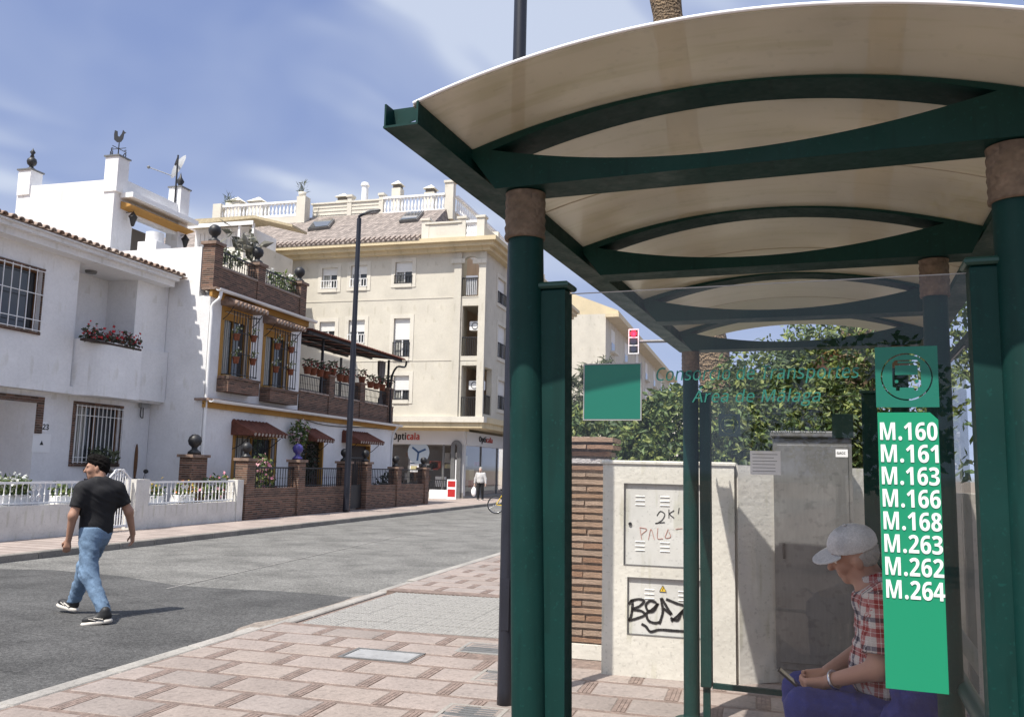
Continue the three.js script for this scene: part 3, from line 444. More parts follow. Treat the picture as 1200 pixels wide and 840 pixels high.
// brick pillar of thin hand-made bricks
{
  const t = thing('brick_pillar', 'narrow pillar of thin orange bricks beside the white meter block', 'pillar'), x0 = -1.66, x1 = -1.27, z0 = -8.0, z1 = -7.6, n = 31, c = 1.9 / n;
  const mats = [[0.66, 0.45, 0.30], [0.74, 0.53, 0.38], [0.60, 0.38, 0.25], [0.72, 0.56, 0.43], [0.78, 0.60, 0.46]].map(k => M_({ color: k, map: T.clay, bump: T.stoneBump, bs: 0.006 }));
  bx(x0 + 0.03, x1 - 0.03, 0, 1.9, z0 + 0.03, z1 - 0.03).mesh('mortar_core', M_({ color: [0.46, 0.41, 0.35], map: T.strip, bump: T.stoneBump, bs: 0.008 }), t);
  const geo = [0, 1, 2].map(k => { const g = new THREE.BoxGeometry(1, 1, 1, 3, 1, 1), p = g.attributes.position; for (let i = 0; i < p.count; i++) { const h = (a) => (hash2(Math.round(p.getX(i) * 9), Math.round(p.getY(i) * 3 + p.getZ(i) * 17), k * 5 + a) - 0.5); p.setXYZ(i, p.getX(i) + h(1) * 0.03, p.getY(i) + h(2) * 0.16, p.getZ(i) + h(3) * 0.06); } const q = g.toNonIndexed(); q.computeVertexNormals(); return boxUV(q); });
  let k = 0; const put = (ax, bx_, y, az, bz, hh) => { const o = new THREE.Mesh(geo[k % 3], mats[Math.floor(rnd() * 5)]); o.name = 'brick'; o.scale.set((bx_ - ax), hh, (bz - az)); o.position.set((ax + bx_) / 2 + rr(-0.004, 0.004), y, (az + bz) / 2 + rr(-0.004, 0.004)); o.rotation.z = rr(-0.012, 0.012); o.castShadow = o.receiveShadow = true; t.add(o); k++; };
  for (let i = 2; i < n; i++) {
    const y = (i + 0.5) * c, hh = c * rr(0.50, 0.72), w = i > n - 3 ? 0.05 : 0; if (i === n - 4) continue;
    if (i % 2) { const s = rr(0.42, 0.6), xm = lerp(x0, x1, s); put(x0 - w, xm - 0.006, y, z1 - 0.13, z1 + w, hh); put(xm + 0.006, x1 + w, y, z1 - 0.13, z1 + w, hh); } else put(x0 - w, x1 + w, y, z1 - 0.13, z1 + w, hh);
    put(x1 - 0.13, x1 + w - 0.002, y, z0, z1 - 0.14, hh); put(x0 - w + 0.002, x0 + 0.13, y, z0, z1 - 0.14, hh);
  }
  bx(x0 - 0.005, x1 + 0.005, 1.9 - 4 * c + 0.01, 1.9 - 3 * c - 0.01, z1 - 0.1, z1 + 0.004).mesh('stone_band', M_({ color: [0.50, 0.48, 0.50], map: T.dirty, bump: T.stoneBump, bs: 0.012 }), t);
  bx(x0 - 0.02, x1 + 0.02, 0, 2 * c, z0, z1 + 0.02).mesh('plinth', M.block, t);
  settle(t);
}
// white block holding electricity meters
{
  const t = thing('meter_block', 'white rendered block with two grey metal meter doors and graffiti', 'meter block'), X0 = -1.23, X1 = -0.19, Zf = -7.1;
  const d1 = [...RZ(Zf, 731, 816, 567, 664)], d2 = [...RZ(Zf, 735, 816, 678, 746)]; d1[1] = d2[1] = -0.40;
  const w = wall(X0, X1, 0, 1.655, [d1, d2], 0.12); w.box(X0, X0 + 0.12, 0, 1.655, -0.8, -0.121).box(X1 - 0.12, X1, 0, 1.655, -0.8, -0.121).box(X0, X1, 0, 1.655, -0.92, -0.801); w.mesh('render', M.block, t, mZ(Zf));
  const top = new B(); top.rbox(X0 - 0.01, X1 + 0.01, 1.656, 1.69, -0.93, 0.012, 0.008); top.mesh('coping', M.block, t, mZ(Zf));
  [d1, d2].forEach(([u0, u1, y0, y1], k) => {
    const g = new B(); g.box(u0 + 0.006, u1 - 0.006, y0 + 0.006, y1 - 0.006, -0.05, -0.018); const o = g.mesh('meter_door', M.doorGrey, t, mZ(Zf));
    const f = new B(); f.box(u0, u0 + 0.005, y0, y1, -0.05, 0.004).box(u1 - 0.005, u1, y0, y1, -0.05, 0.004).box(u0 + 0.005, u1 - 0.005, y0, y0 + 0.005, -0.05, 0.004).box(u0 + 0.005, u1 - 0.005, y1 - 0.005, y1, -0.05, 0.004); f.mesh('door_frame', M.greyMetal, o, mZ(Zf));
    const L = (x, y) => { const b = new B(); for (let i = 0; i < 3; i++) { const yy = y - i * 0.034; b.shape([[yy - 0.004, 0], [yy + 0.003, 0], [yy - 0.004, 0.006]], 0.075, [], new THREE.Matrix4().makeBasis(V3(0, 1, 0), V3(0, 0, 1), V3(1, 0, 0)).setPosition(x, 0, -0.0179)); } b.mesh('louvre', M.doorGrey, o, mZ(Zf)); };
    if (!k) for (const yy of [y1 - 0.10, y0 + 0.19]) for (let c = 0; c < 3; c++) L(lerp(u0, u1, 0.14 + c * 0.30), yy); else for (let c = 0; c < 2; c++) L(lerp(u0, u1, 0.22 + c * 0.42), y1 - 0.09);
    if (!k) { const b = new B(); b.cyl(V3(u0 + 0.05, lerp(y0, y1, 0.5), -0.018), V3(u0 + 0.05, lerp(y0, y1, 0.5), -0.008), 0.014, 0.014, 10); b.mesh('lock', M.black, o, mZ(Zf)); }
  });
  // marks on the doors
  const stroke = (px, r, m, name, parent) => { const b = new B(); for (const line of px) { const p = line.map(([x, y]) => { const q = onZ(x, y, Zf - 0.0145); return V3(q.x, q.y, Zf - 0.0155); }); const c = new THREE.CatmullRomCurve3(p), n = line.length * 5, pts = c.getPoints(n); for (let i = 0; i < n; i++) { const d = pts[i + 1].clone().sub(pts[i]); if (d.length() < 1e-4) continue; b.bar(pts[i].clone().addScaledVector(d, -0.15), pts[i + 1].clone().addScaledVector(d, 0.15), r * 2 * rr(0.9, 1.1), 0.002); } } return b.mesh(name, m, parent); };
  const ink = M_({ color: [0.02, 0.02, 0.022], roughness: 0.7 }), doors = t.children.filter(c => c.name === 'meter_door');
  stroke([[[737, 708], [741, 703], [739, 724], [736, 727]], [[739, 704], [749, 702], [755, 704], [750, 710], [741, 714], [752, 716], [756, 720], [745, 725], [737, 727]], [[769, 706], [762, 704], [757, 709], [760, 716], [767, 712], [771, 707], [766, 716], [758, 718], [760, 727], [768, 730], [773, 729]], [[773, 731], [777, 716], [775, 701], [782, 712], [787, 720], [778, 713]], [[781, 702], [793, 707], [803, 711], [796, 720], [787, 728]], [[786, 724], [794, 727], [800, 716], [804, 730], [812, 722]], [[752, 731], [757, 734], [762, 740], [772, 738], [790, 739], [806, 740]]], 0.010, ink, 'graffiti', doors[1]);
  stroke([[[770, 604], [774, 599], [779, 602], [777, 608], [770, 613], [768, 613], [779, 612]], [[784, 597], [784, 607]], [[790, 598], [785, 602], [790, 607]], [[796, 595], [795, 602]]], 0.0032, ink, 'graffiti', doors[0]);
  stroke([[[750, 618], [752, 632]], [[750, 618], [758, 620], [752, 626]], [[760, 632], [763, 620], [767, 632]], [[771, 619], [771, 631], [777, 631]], [[783, 620], [780, 630], [786, 629], [784, 623]], [[792, 620], [800, 619]]], 0.0022, M_({ color: [0.55, 0.25, 0.2] }), 'graffiti', doors[0]);
  { const c = onZ(777, 690, Zf - 0.014), b = new B(); b.shape([[-0.027, -0.022], [0.027, -0.022], [0, 0.026]], 0.002, []); b.g[0].translate(c.x, c.y, Zf - 0.0165); b.mesh('warning_triangle', M.yellow, doors[1]); const e = new B(); e.tube([V3(c.x - 0.027, c.y - 0.022, Zf - 0.0142), V3(c.x + 0.027, c.y - 0.022, Zf - 0.0142)], 0.002, 4).tube([V3(c.x - 0.027, c.y - 0.022, Zf - 0.0142), V3(c.x, c.y + 0.026, Zf - 0.0142)], 0.002, 4).tube([V3(c.x + 0.027, c.y - 0.022, Zf - 0.0142), V3(c.x, c.y + 0.026, Zf - 0.0142)], 0.002, 4).bar(V3(c.x + 0.004, c.y + 0.012, Zf - 0.0142), V3(c.x - 0.003, c.y - 0.013, Zf - 0.0142), 0.005, 0.002); e.mesh('warning_border', M.black, doors[1]); }
  settle(t);
}
// garden wall running on from the block and round the back of the shelter
{
  const t = thing('garden_wall', 'white rendered garden wall running back from the meter block', 'garden wall');
  const q = (pts, h) => { const b = new B(); for (let i = 0; i + 1 < pts.length; i++) { const [x0, z0] = pts[i], [x1, z1] = pts[i + 1], L = Math.hypot(x1 - x0, z1 - z0), g = new THREE.BoxGeometry(L + 0.1, h, 0.2); g.translate(0, h / 2, 0); g.rotateY(-Math.atan2(z1 - z0, x1 - x0)); g.translate((x0 + x1) / 2, 0, (z0 + z1) / 2); b.add(g); } return b; };
  q([[-0.18, -7.24], [0.45, -7.70], [0.95, -8.1]], 1.67).mesh('render', M.whiteFence, t); settle(t);
  const t2 = thing('garden_wall', 'low grey garden wall under the hedge behind the bus shelter', 'garden wall');
  const g2 = q([[1.02, -8.1], [1.75, -6.0], [1.75, 6.5]], 1.5); g2.mesh('render', M_({ color: [0.42, 0.40, 0.37], map: T.dirty, bump: T.wallBump, bs: 0.005 }), t2); const cp = new B(); cp.box(1.58, 1.92, 1.501, 1.56, -6.05, 6.5); cp.mesh('coping', M.kerb, t2); settle(t2);
}
// grey metal cabinet past the end of the shelter
{
  const t = thing('metal_cabinet', 'tall plain grey metal cabinet past the end of the shelter', 'cabinet'), x0 = 0.11, x1 = 0.70, z1 = -7.30, z0 = -7.62;
  const b = new B(); b.rbox(x0, x1, 0.1, 1.90, z0, z1, 0.012); b.mesh('body', M.greyMetal, t); bx(x0 + 0.02, x1 - 0.02, 0, 0.0995, z0 + 0.02, z1 - 0.02).mesh('plinth', M.kerb, t);
  const d = new B(); d.rbox(x0 + 0.03, x1 - 0.03, 0.16, 1.84, z1 + 0.0005, z1 + 0.012, 0.004); d.mesh('door', M.greyMetal, t); const c = new B(); c.rbox(x0 - 0.02, x1 + 0.02, 1.9005, 1.95, z0 - 0.02, z1 + 0.03, 0.01); c.mesh('lid', M.greyMetal, t);
  const s = new B(); s.box(0.58, 0.67, 1.75, 1.81, z1 + 0.0121, z1 + 0.0135); const st = s.mesh('sticker', M.signWhite, t); const tx = textGeo('GACC', 0.018, 0.001); tx.translate(0.587, 1.772, z1 + 0.0137); new B().add(tx).mesh('lettering', M.black, st);
  const h = new B(); h.box(0.17, 0.19, 0.95, 1.07, z1 + 0.0121, z1 + 0.03); h.mesh('handle', M.black, t); settle(t);
}
// palms behind the wall
function palm(label, base, top, h, r) {
  const t = thing('palm_tree', label, 'palm tree', null), dir = top.clone().sub(base), pts = []; for (let i = 0; i <= 10; i++) { const k = i / 10 * h / dir.y; pts.push(base.clone().addScaledVector(dir, k)); }
  const g = new THREE.TubeGeometry(new THREE.CatmullRomCurve3(pts), 60, r, 18), p = g.attributes.position; const c = V3();
  for (let i = 0; i < p.count; i++) { const v = V3().fromBufferAttribute(p, i), k = (v.y - base.y) / dir.y; c.copy(base).addScaledVector(dir, k); const f = 1 + 0.07 * Math.sin(v.y * 38) + 0.06 * (vnoise(v.y * 9, Math.atan2(v.z - c.z, v.x - c.x) * 4, 64, 5) - 0.5) + 0.35 * Math.exp(-(v.y - base.y) * 3); p.setXYZ(i, c.x + (v.x - c.x) * f, v.y, c.z + (v.z - c.z) * f); }
  g.computeVertexNormals(); new B().add(g).mesh('trunk', M.palm, t); const e = pts[10];
  const cr = new B(); for (let k = 0; k < 26; k++) { const a = k * 2.4, el = rr(-0.3, 1.1), L = rr(2.0, 2.9), rib = []; for (let i = 0; i <= 8; i++) { const s = i / 8; rib.push(V3(e.x + Math.cos(a) * L * s * Math.cos(el * (1 - s * 0.6)), e.y + L * (s * Math.sin(el) - s * s * 0.85), e.z + Math.sin(a) * L * s * Math.cos(el * (1 - s * 0.6)))); } cr.tube(rib, 0.018, 4, 10); const P = []; for (let i = 1; i < 40; i++) { const s = i / 40, q = s * 8, j = Math.floor(q), c0 = rib[j].clone().lerp(rib[Math.min(8, j + 1)], q - j), tan = rib[Math.min(8, j + 1)].clone().sub(rib[j]).normalize(), sd = tan.clone().cross(V3(0, 1, 0)).normalize(), l = 0.5 * Math.sin(Math.PI * (0.12 + 0.85 * s)); for (const sg of [-1, 1]) { const tip = c0.clone().addScaledVector(sd, sg * l).addScaledVector(tan, l * 0.6); tip.y -= l * 0.35; const w = tan.clone().multiplyScalar(0.02); P.push(...c0.clone().sub(w).toArray(), ...c0.clone().add(w).toArray(), ...tip.toArray()); } } const fg = new THREE.BufferGeometry(); fg.setAttribute('position', new THREE.Float32BufferAttribute(P, 3)); fg.computeVertexNormals(); cr.add(fg); }
  cr.mesh('fronds', M_({ color: [0.05, 0.085, 0.025], roughness: 0.6 }), t); settle(t, base); return t;
}
{
  const z = -11.2; const a0 = onZ(852, 540, z), a1 = onZ(781, 6, z), b0 = onZ(992, 560, z + 0.6), b1 = onZ(1043, 0, z + 0.6);
  const ext = (p, q) => p.clone().addScaledVector(q.clone().sub(p), -p.y / (q.y - p.y));
  palm('rough palm trunk leaning over the white garden wall', ext(a0, a1), a1, 14.5, 0.205); palm('rough palm trunk rising behind the grey metal cabinet', ext(b0, b1), b1, 13.5, 0.20);
}
// orange trees and shrubs beyond the wall
function tree(name, label, base, h, crowns, n, size, cols, group, trunkR = 0.09, slim = 0.45) {
  const t = thing(name, label, /shrub|hedge|bush/.test(name) ? 'shrub' : 'tree', group), b = new B();
  const cc = crowns.map(c => V3(base.x + c[0], base.y + c[1], base.z + c[2]));
  b.cyl(base, V3(base.x, base.y + h * 0.45, base.z), trunkR, trunkR * 0.7, 8); cc.forEach((c, i) => { b.tube([V3(base.x, base.y + h * 0.4, base.z), V3(lerp(base.x, c.x, 0.5), lerp(base.y + h * 0.4, c.y, 0.65), lerp(base.z, c.z, 0.5)), c], trunkR * 0.35, 5, 8); });
  b.mesh('trunk', M.trunk, t);
  const gs = []; const vol = crowns.map(c => c[3] * c[4] * c[5]), tot = vol.reduce((a, c) => a + c, 0);
  crowns.forEach((c, i) => { const m = Math.round(n * vol[i] / tot), clumps = Math.max(6, Math.round(m / 60)); for (let k = 0; k < clumps; k++) { const p = inBall(cc[i], c[3], c[4], c[5], 0.75)(), s = Math.min(c[3], c[5]) * rr(0.16, 0.34); gs.push(leaves(Math.round(m / clumps), inBall(p, s * 1.2, s, s * 1.2, 0.1), size, cols, slim)); } });
  leafMesh('crown', mergeGeometries(gs), M.leaf, t); settle(t, base); return t;
}
seed = 77;
tree('shrub', 'glossy green shrub filling the space above the white meter block', V3(-1.15, 0, -9.3), 2.4, [[-0.42, 1.75, 0.2, 0.75, 0.62, 0.6], [0.45, 1.9, 0.1, 0.75, 0.6, 0.6], [1.0, 1.7, -0.2, 0.55, 0.5, 0.5]], 13000, 0.085, GREENS, null, 0.05);
tree('orange_tree', 'orange tree with dense glossy leaves between the two palms', V3(0.55, 0, -10.3), 3.4, [[-0.3, 2.35, 0, 0.75, 0.85, 0.7], [0.35, 2.75, -0.1, 0.85, 0.8, 0.7], [0.1, 2.0, 0.3, 0.9, 0.6, 0.6], [0.75, 2.2, 0, 0.6, 0.7, 0.6]], 15000, 0.085, GREENS, null, 0.07);
tree('orange_tree', 'taller orange tree behind the shelter past the cabinet', V3(2.4, 0, -8.6), 4.4, [[0, 2.6, 0.6, 1.0, 1.1, 0.9], [-0.3, 3.4, 0, 1.0, 0.9, 0.9], [0.5, 3.0, 1.2, 0.9, 1.0, 0.9]], 11000, 0.09, GREENS, null, 0.08);
for (const [z, s] of [[-5.6, 1], [-3.9, 1.1], [-2.2, 0.95]]) tree('hedge_shrub', 'leafy shrub of the hedge above the low grey wall', V3(2.3, 0, z), 2.6 * s, [[-0.1, 2.0 * s, 0, 0.75, 0.7 * s, 0.95], [0.2, 2.6 * s, 0.1, 0.8, 0.7, 0.8]], 4500, 0.09, GREENS, 'hedge behind the bus shelter', 0.05);
tree('street_tree', 'pale feathery tree at the far corner beyond the shelter', V3(-9.6, 0, -52), 9, [[0, 6.0, 0, 1.9, 2.2, 1.8], [-1.2, 4.6, 0.3, 1.4, 1.4, 1.4], [1.0, 4.6, 0, 1.3, 1.4, 1.3], [0.3, 7.6, 0, 1.2, 1.1, 1.2]], 4200, 0.55, OLIVE, null, 0.16, 0.16);
tree('street_tree', 'rounded green tree standing at the end of the road', V3(-2.4, 0, -46), 5, [[0, 3.0, 0, 2.0, 1.5, 1.8], [1.4, 2.7, 0, 1.5, 1.2, 1.4]], 3000, 0.3, GREENS, null, 0.14);
for (const [x, z, h] of [[-1.2, 13, 1.0], [2.6, 15, 1.35], [6, 12, 1.2]]) tree('street_tree', 'unseen evergreen tree behind the camera, placed to darken the glass reflection', V3(x, 0, z), 4.4 * h, [[0, 2.9 * h, 0, 1.7, 1.4 * h, 1.5], [0.9, 2.4 * h, 0.3, 1.3, 1.0, 1.3]], 2600, 0.22, GREENS, 'trees mirrored in the shelter glass', 0.12);  // out of view behind the camera, placed to mirror dark in the glass
// brown block with a yellow top edge behind the palms
{
  const t = thing('brown_block', 'small brown block with a yellow top edge behind the trees', 'house'), b = new B(); const [u0, u1, y0, y1] = RZ(-16, 952, 1000, 415, 450);
  bx(u0, u1 + 0.4, 0, y1, -20, -16).mesh('wall', M_({ color: [0.30, 0.17, 0.11], map: T.wall }), t); bx(u0 - 0.1, u1 + 0.5, y1 + 0.001, y1 + 0.14, -20.1, -15.8).mesh('eave', M_({ color: [0.62, 0.40, 0.12], map: T.wall }), t); settle(t);
}

// ================================================================ houses across the road
// a window set in a facade; (u,y,w) are facade axes, m puts them in place
function win(parent, m, u0, u1, y0, y1, o = {}) {
  const d = o.depth ?? 0.12, f = 0.05, fr = new B(); fr.box(u0, u0 + f, y0, y1, -d, -d + 0.05).box(u1 - f, u1, y0, y1, -d, -d + 0.05).box(u0 + f, u1 - f, y1 - f, y1, -d, -d + 0.05).box(u0 + f, u1 - f, y0, y0 + f, -d, -d + 0.05);
  const c = (u0 + u1) / 2; if (o.mullion !== false) fr.box(c - 0.03, c + 0.03, y0 + f, y1 - f, -d, -d + 0.05);
  const w = fr.mesh('window', o.frame ?? M.whitePaint, parent, m);
  bx(u0 + f - 0.004, u1 - f + 0.004, y0 + f - 0.004, y1 - f + 0.004, -d - 0.012, -d - 0.002).mesh('pane', M.pane, w, m);
  if (o.curtain) bx(u0 + f, u0 + f + (u1 - u0) * o.curtain, y0 + f, y1 - f, -d - 0.0015, -d + 0.0005).mesh('curtain', M.curtain, w, m);
  if (o.shutter) { const s = new B(), ys = lerp(y1, y0, o.shutter), n = Math.max(2, Math.round((y1 - ys) / 0.09)); for (let i = 0; i < n; i++) s.box(u0 + 0.01, u1 - 0.01, lerp(ys, y1, i / n) + 0.004, lerp(ys, y1, (i + 1) / n), -d + 0.055, -d + 0.075); s.mesh('shutter', o.shutterMat ?? M.shutter, w, m); }
  if (o.bars) { const g = new B(), p = o.proud ?? 0.04, n = o.bars, r = o.barW ?? 0.018, yb = o.barTop ? lerp(y0, y1, o.barTop) : y1; for (let i = 0; i <= n; i++) { const u = lerp(u0, u1, i / n); g.box(u - r / 2, u + r / 2, y0, yb, p - r / 2, p + r / 2); } for (const k of o.rails ?? [0.02, 0.5, 0.98]) { const y = lerp(y0, yb, k); g.box(u0 - 0.03, u1 + 0.03, y - r / 2, y + r / 2, p - r * 0.7, p + r * 0.7); } if (p > 0.1) for (const u of [u0, u1]) for (const y of [y0 + 0.02, yb - 0.02]) g.box(u - r / 2, u + r / 2, y - r / 2, y + r / 2, -0.01, p); g.mesh('grille', o.barMat ?? M.iron, w, m); }
  if (o.trim) { const g = new B(), k = o.trimW ?? 0.12, q = 0.03; g.box(u0 - k, u0, y0 - k, y1 + k, 0.001, q).box(u1, u1 + k, y0 - k, y1 + k, 0.001, q).box(u0, u1, y1, y1 + k, 0.001, q).box(u0, u1, y0 - k, y0, 0.001, q + 0.03); g.mesh('surround', o.trim, w, m); }
  return w;
}
// small tiled roof over a window or door
function tiledHood(parent, m, u0, u1, yb, rise, depth, mat) {
  const b = new B(), n = Math.round((u1 - u0) / 0.2); for (let i = 0; i < n; i++) { const u = lerp(u0, u1, (i + 0.5) / n); b.cyl(V3(u, yb + 0.02, depth + 0.05), V3(u, yb + rise, 0.0), 0.085, 0.07, 8); }
  b.shape([[0, 0], [depth, 0], [depth, 0.05], [0, rise]], u1 - u0 - 0.02, [], new THREE.Matrix4().makeBasis(V3(0, 0, 1), V3(0, 1, 0), V3(-1, 0, 0)).setPosition(u1 - 0.01, yb - 0.02, 0));
  const o = b.mesh('tiled_hood', mat, parent, m); const e = new B(); for (let i = 0; i < n; i++) { const u = lerp(u0, u1, (i + 0.5) / n); e.cyl(V3(u, yb + 0.018, depth + 0.051), V3(u, yb + 0.016, depth + 0.062), 0.06, 0.06, 8); } e.mesh('tile_ends', M.tilePale[1], o, m).userData.kind = 'stuff';
  for (const s of [0, 1]) { const u = s ? u1 - 0.12 : u0 + 0.12, k = new B(); k.tube([V3(u, yb - 0.45, 0.01), V3(u, yb - 0.33, depth * 0.35), V3(u, yb - 0.05, depth * 0.8)], 0.014, 5, 10); k.mesh('bracket', M.iron, o, m); }
  return o;
}
const ballFinial = (b, x, y, z, r) => b.lathe(V3(x, y, z), [[0, 0], [r * 1.0, 0], [r * 0.9, r * 0.4], [r * 0.4, r * 0.8], [r * 0.45, r * 1.1], [r * 0.85, r * 1.45], [r, r * 2.0], [r * 0.85, r * 2.55], [r * 0.45, r * 2.9], [0, r * 3.0]], 12);
const X1L = -17.4, X1U = -17.05, XF = -14.0, X2 = -15.6, Z2 = -21.9;
// ---------------------------------------------------------------- the white house with the balcony
{
  const t = thing('white_house', 'white house with a tiled eave, a recessed balcony and barred windows', 'house');
  const uA = 9.5, uE = 21.88, mL = mX(X1L), mU = mX(X1U), slab = FX(X1U, 80, 452).y, eave = 6.72;
  const wl = RX(X1L, 85, 139, 476, 543), porch = [uA + 1, FX(X1L, 38, 520).u, 0, FX(X1L, 20, 470).y];
  wall(uA, uE, 0, slab - 0.02, [wl, [porch[0], porch[1], 0.001, porch[3]]], 0.3).mesh('lower_wall', M.white, t, mL);
  win(t, mL, ...wl, { bars: 11, rails: [0.02, 0.1, 0.82, 0.98], barMat: M.whitePaint, proud: 0.07, frame: M.wood, curtain: 0.3, trim: M.brick, trimW: 0.08, depth: 0.16 });
  { const g = new B(); g.box(porch[0], porch[1] + 0.2, porch[3], porch[3] + 0.16, 0.001, 0.05).box(porch[1] + 0.001, porch[1] + 0.2, porch[3] - 0.75, porch[3] - 0.001, 0.001, 0.05); g.mesh('brick_lintel', M.brick, t, mL); bx(porch[0], porch[1] + 0.4, 0.001, slab - 0.1, -1.9, -1.75).mesh('porch_back_wall', M.white, t, mL); bx(porch[1] + 0.001, porch[1] + 0.14, 0.001, slab - 0.1, -1.74, -0.301).mesh('porch_side_wall', M.white, t, mL); const e = FX(X1L - 1.7, 13, 505); bx(porch[1] - 1.25, porch[1] - 1.05, 1.9, 2.15, -1.745, -1.66).mesh('meter_box', M.lightMetal, t, mL); }
  { const r = RX(X1L, 37, 58, 508, 530), g = new B(); g.box(...r, 0.001, 0.012); const o = g.mesh('cupboard_door', M.whitePaint, t, mL), c = (r[0] + r[1]) / 2, d = (r[2] + r[3]) / 2, q = new B(); q.shape([[c - 0.06, d - 0.05], [c + 0.06, d - 0.05], [c, d + 0.06]], 0.004, [], new THREE.Matrix4().setPosition(0, 0, 0.0125)); q.mesh('warning_triangle', M.black, o, mL); const n = RX(X1L, 46, 54, 494, 506); const p = bx(...n, 0.001, 0.02).mesh('number_plate', M.signWhite, t, mL); const tx = textGeo('23', (n[3] - n[2]) * 0.55, 0.004); tx.translate(n[0] + 0.06, n[2] + (n[3] - n[2]) * 0.22, 0.0205); new B().add(tx).mesh('house_number', M.black, p, mL); }
  { const p = FX(X1L, 158, 541), g = new THREE.SphereGeometry(1, 12, 10); g.scale(0.07, 0.52, 0.03); g.translate(p.u, p.y, 0.02); new B().add(g).mesh('wooden_plaque', M.wood, t, mL); const r = FX(X1L, 200, 538); const lz = new B(); lz.ball(V3(r.u, r.y + 0.12, 0.02), 0.035, 1.4, 8).cyl(V3(r.u, r.y - 0.18, 0.02), V3(r.u + 0.02, r.y + 0.1, 0.03), 0.012, 0.035, 6).bar(V3(r.u - 0.08, r.y + 0.08, 0.02), V3(r.u + 0.08, r.y + 0.02, 0.02), 0.015).bar(V3(r.u - 0.08, r.y - 0.1, 0.02), V3(r.u + 0.08, r.y - 0.04, 0.02), 0.015); }
  // upper floor: wall with window, recessed balcony, block at its end
  const u1 = FX(X1U, 89, 360).u, u2 = FX(X1U, 158, 370).u, wu = [13.2, FX(X1U, 47, 350).u, FX(X1U, 25, 386).y, FX(X1U, 25, 311).y];
  wall(uA, u1, slab, eave, [wu], 0.3).mesh('upper_wall', M.white, t, mU); win(t, mU, ...wu, { bars: 16, rails: [0.02, 0.18, 0.6, 0.98], barMat: M.whitePaint, proud: 0.08, frame: M.wood, curtain: 0.3, trim: M.brick, trimW: 0.06, depth: 0.18 });
  bx(u1 + 0.001, u2 + 0.3, slab, eave, -1.3, -1.0).mesh('balcony_back_wall', M.white, t, mU); bx(u1 - 0.25, u1 - 0.001, slab, eave, -1.3, -0.301).mesh('balcony_side_wall', M.white, t, mU); bx(u1 + 0.12, u1 + 0.95, slab + 0.1, slab + 2.2, -0.999, -0.95).mesh('balcony_door', M.wood, t, mU);
  bx(u2, uE, slab, eave, -1.0, 0).mesh('end_block', M.white, t, mU);
  bx(uA, uE, eave, eave + 0.1, -2.0, 0.001).mesh('ceiling_slab', M.white, t, mU); bx(uA, uE, slab - 0.2, slab - 0.001, -1.5, 0.0).mesh('floor_slab', M.white, t, mU);
  { const p = FX(X1U - 0.5, 105, 333), g = new B(); g.cyl(V3(p.u, eave - 0.07, -0.5), V3(p.u, eave - 0.001, -0.5), 0.14, 0.16, 12); g.mesh('ceiling_light', M.greyMetal, t, mU); }
  // balcony parapet, rounded at its start
  { const yb = FX(-16.6, 120, 459).y, yt = FX(-16.6, 120, 399).y, ua = FX(X1U, 84, 430).u, ub = FX(-16.55, 164, 440).u, s = new THREE.Shape(); s.moveTo(ua, -0.3); s.quadraticCurveTo(ua + 0.15, 0.45, ua + 0.75, 0.5); s.lineTo(ub, 0.5); s.lineTo(ub, -0.3); s.closePath(); const h = new THREE.Path(); h.moveTo(ua + 0.15, -0.28); h.lineTo(ub - 0.14, -0.28); h.lineTo(ub - 0.14, 0.36); h.lineTo(ua + 0.78, 0.36); h.quadraticCurveTo(ua + 0.3, 0.33, ua + 0.15, -0.28); s.holes.push(h);
    const g = new THREE.ExtrudeGeometry(s, { depth: yt - yb, bevelEnabled: false }); g.rotateX(Math.PI / 2); g.translate(0, yt, 0); g.applyMatrix4(new THREE.Matrix4().makeScale(1, 1, 1)); const fl = new THREE.Shape(); fl.moveTo(ua, -0.3); fl.quadraticCurveTo(ua + 0.15, 0.45, ua + 0.75, 0.5); fl.lineTo(ub, 0.5); fl.lineTo(ub, -0.3); const q = new THREE.ExtrudeGeometry(fl, { depth: 0.12, bevelEnabled: false }); q.rotateX(Math.PI / 2); q.translate(0, yb - 0.001, 0);
    const b = new B().add(g).add(q); b.mesh('balcony_parapet', M.white, t, mU); const r = new B(); r.box(ub + 0.002, uE, yb - 0.06, FX(X1U, 175, 410).y, 0.001, 0.14); r.mesh('end_parapet', M.white, t, mU); t.userData.bal = { ua, ub, yt }; }
  // moulded eave and roof
  { const g = new B(); g.box(uA, uE - 0.3, eave, eave + 0.16, 0.0015, 0.42).box(uA, uE - 0.3, eave + 0.161, eave + 0.26, -1, 0.58).box(uA, uE - 0.3, eave + 0.261, eave + 0.30, -1, 0.66); g.mesh('eave_moulding', M.white, t, mU);
    const rf = new B(); rf.shape([[0.62, 0], [0.66, 0.03], [-8.5, 1.5], [-8.5, 1.2], [-1, 0]], uE - uA - 0.02, [], new THREE.Matrix4().makeBasis(V3(0, 0, 1), V3(0, 1, 0), V3(-1, 0, 0)).setPosition(uE - 0.01, eave + 0.305, 0)); const r = rf.mesh('roof', M.tilePale[0], t, mU);
    const sh = new THREE.Shape(); sh.absarc(0, 0, 0.088, 0, Math.PI, false); sh.absarc(0, 0, 0.066, Math.PI, 0, true); const tg = new THREE.ExtrudeGeometry(sh, { depth: 0.55, bevelEnabled: false, curveSegments: 7 }); tg.translate(0, 0, -0.5); tg.rotateX(0.16); const gg = boxUV(clean(tg)); gg.applyMatrix4(new THREE.Matrix4().makeRotationY(Math.PI / 2));
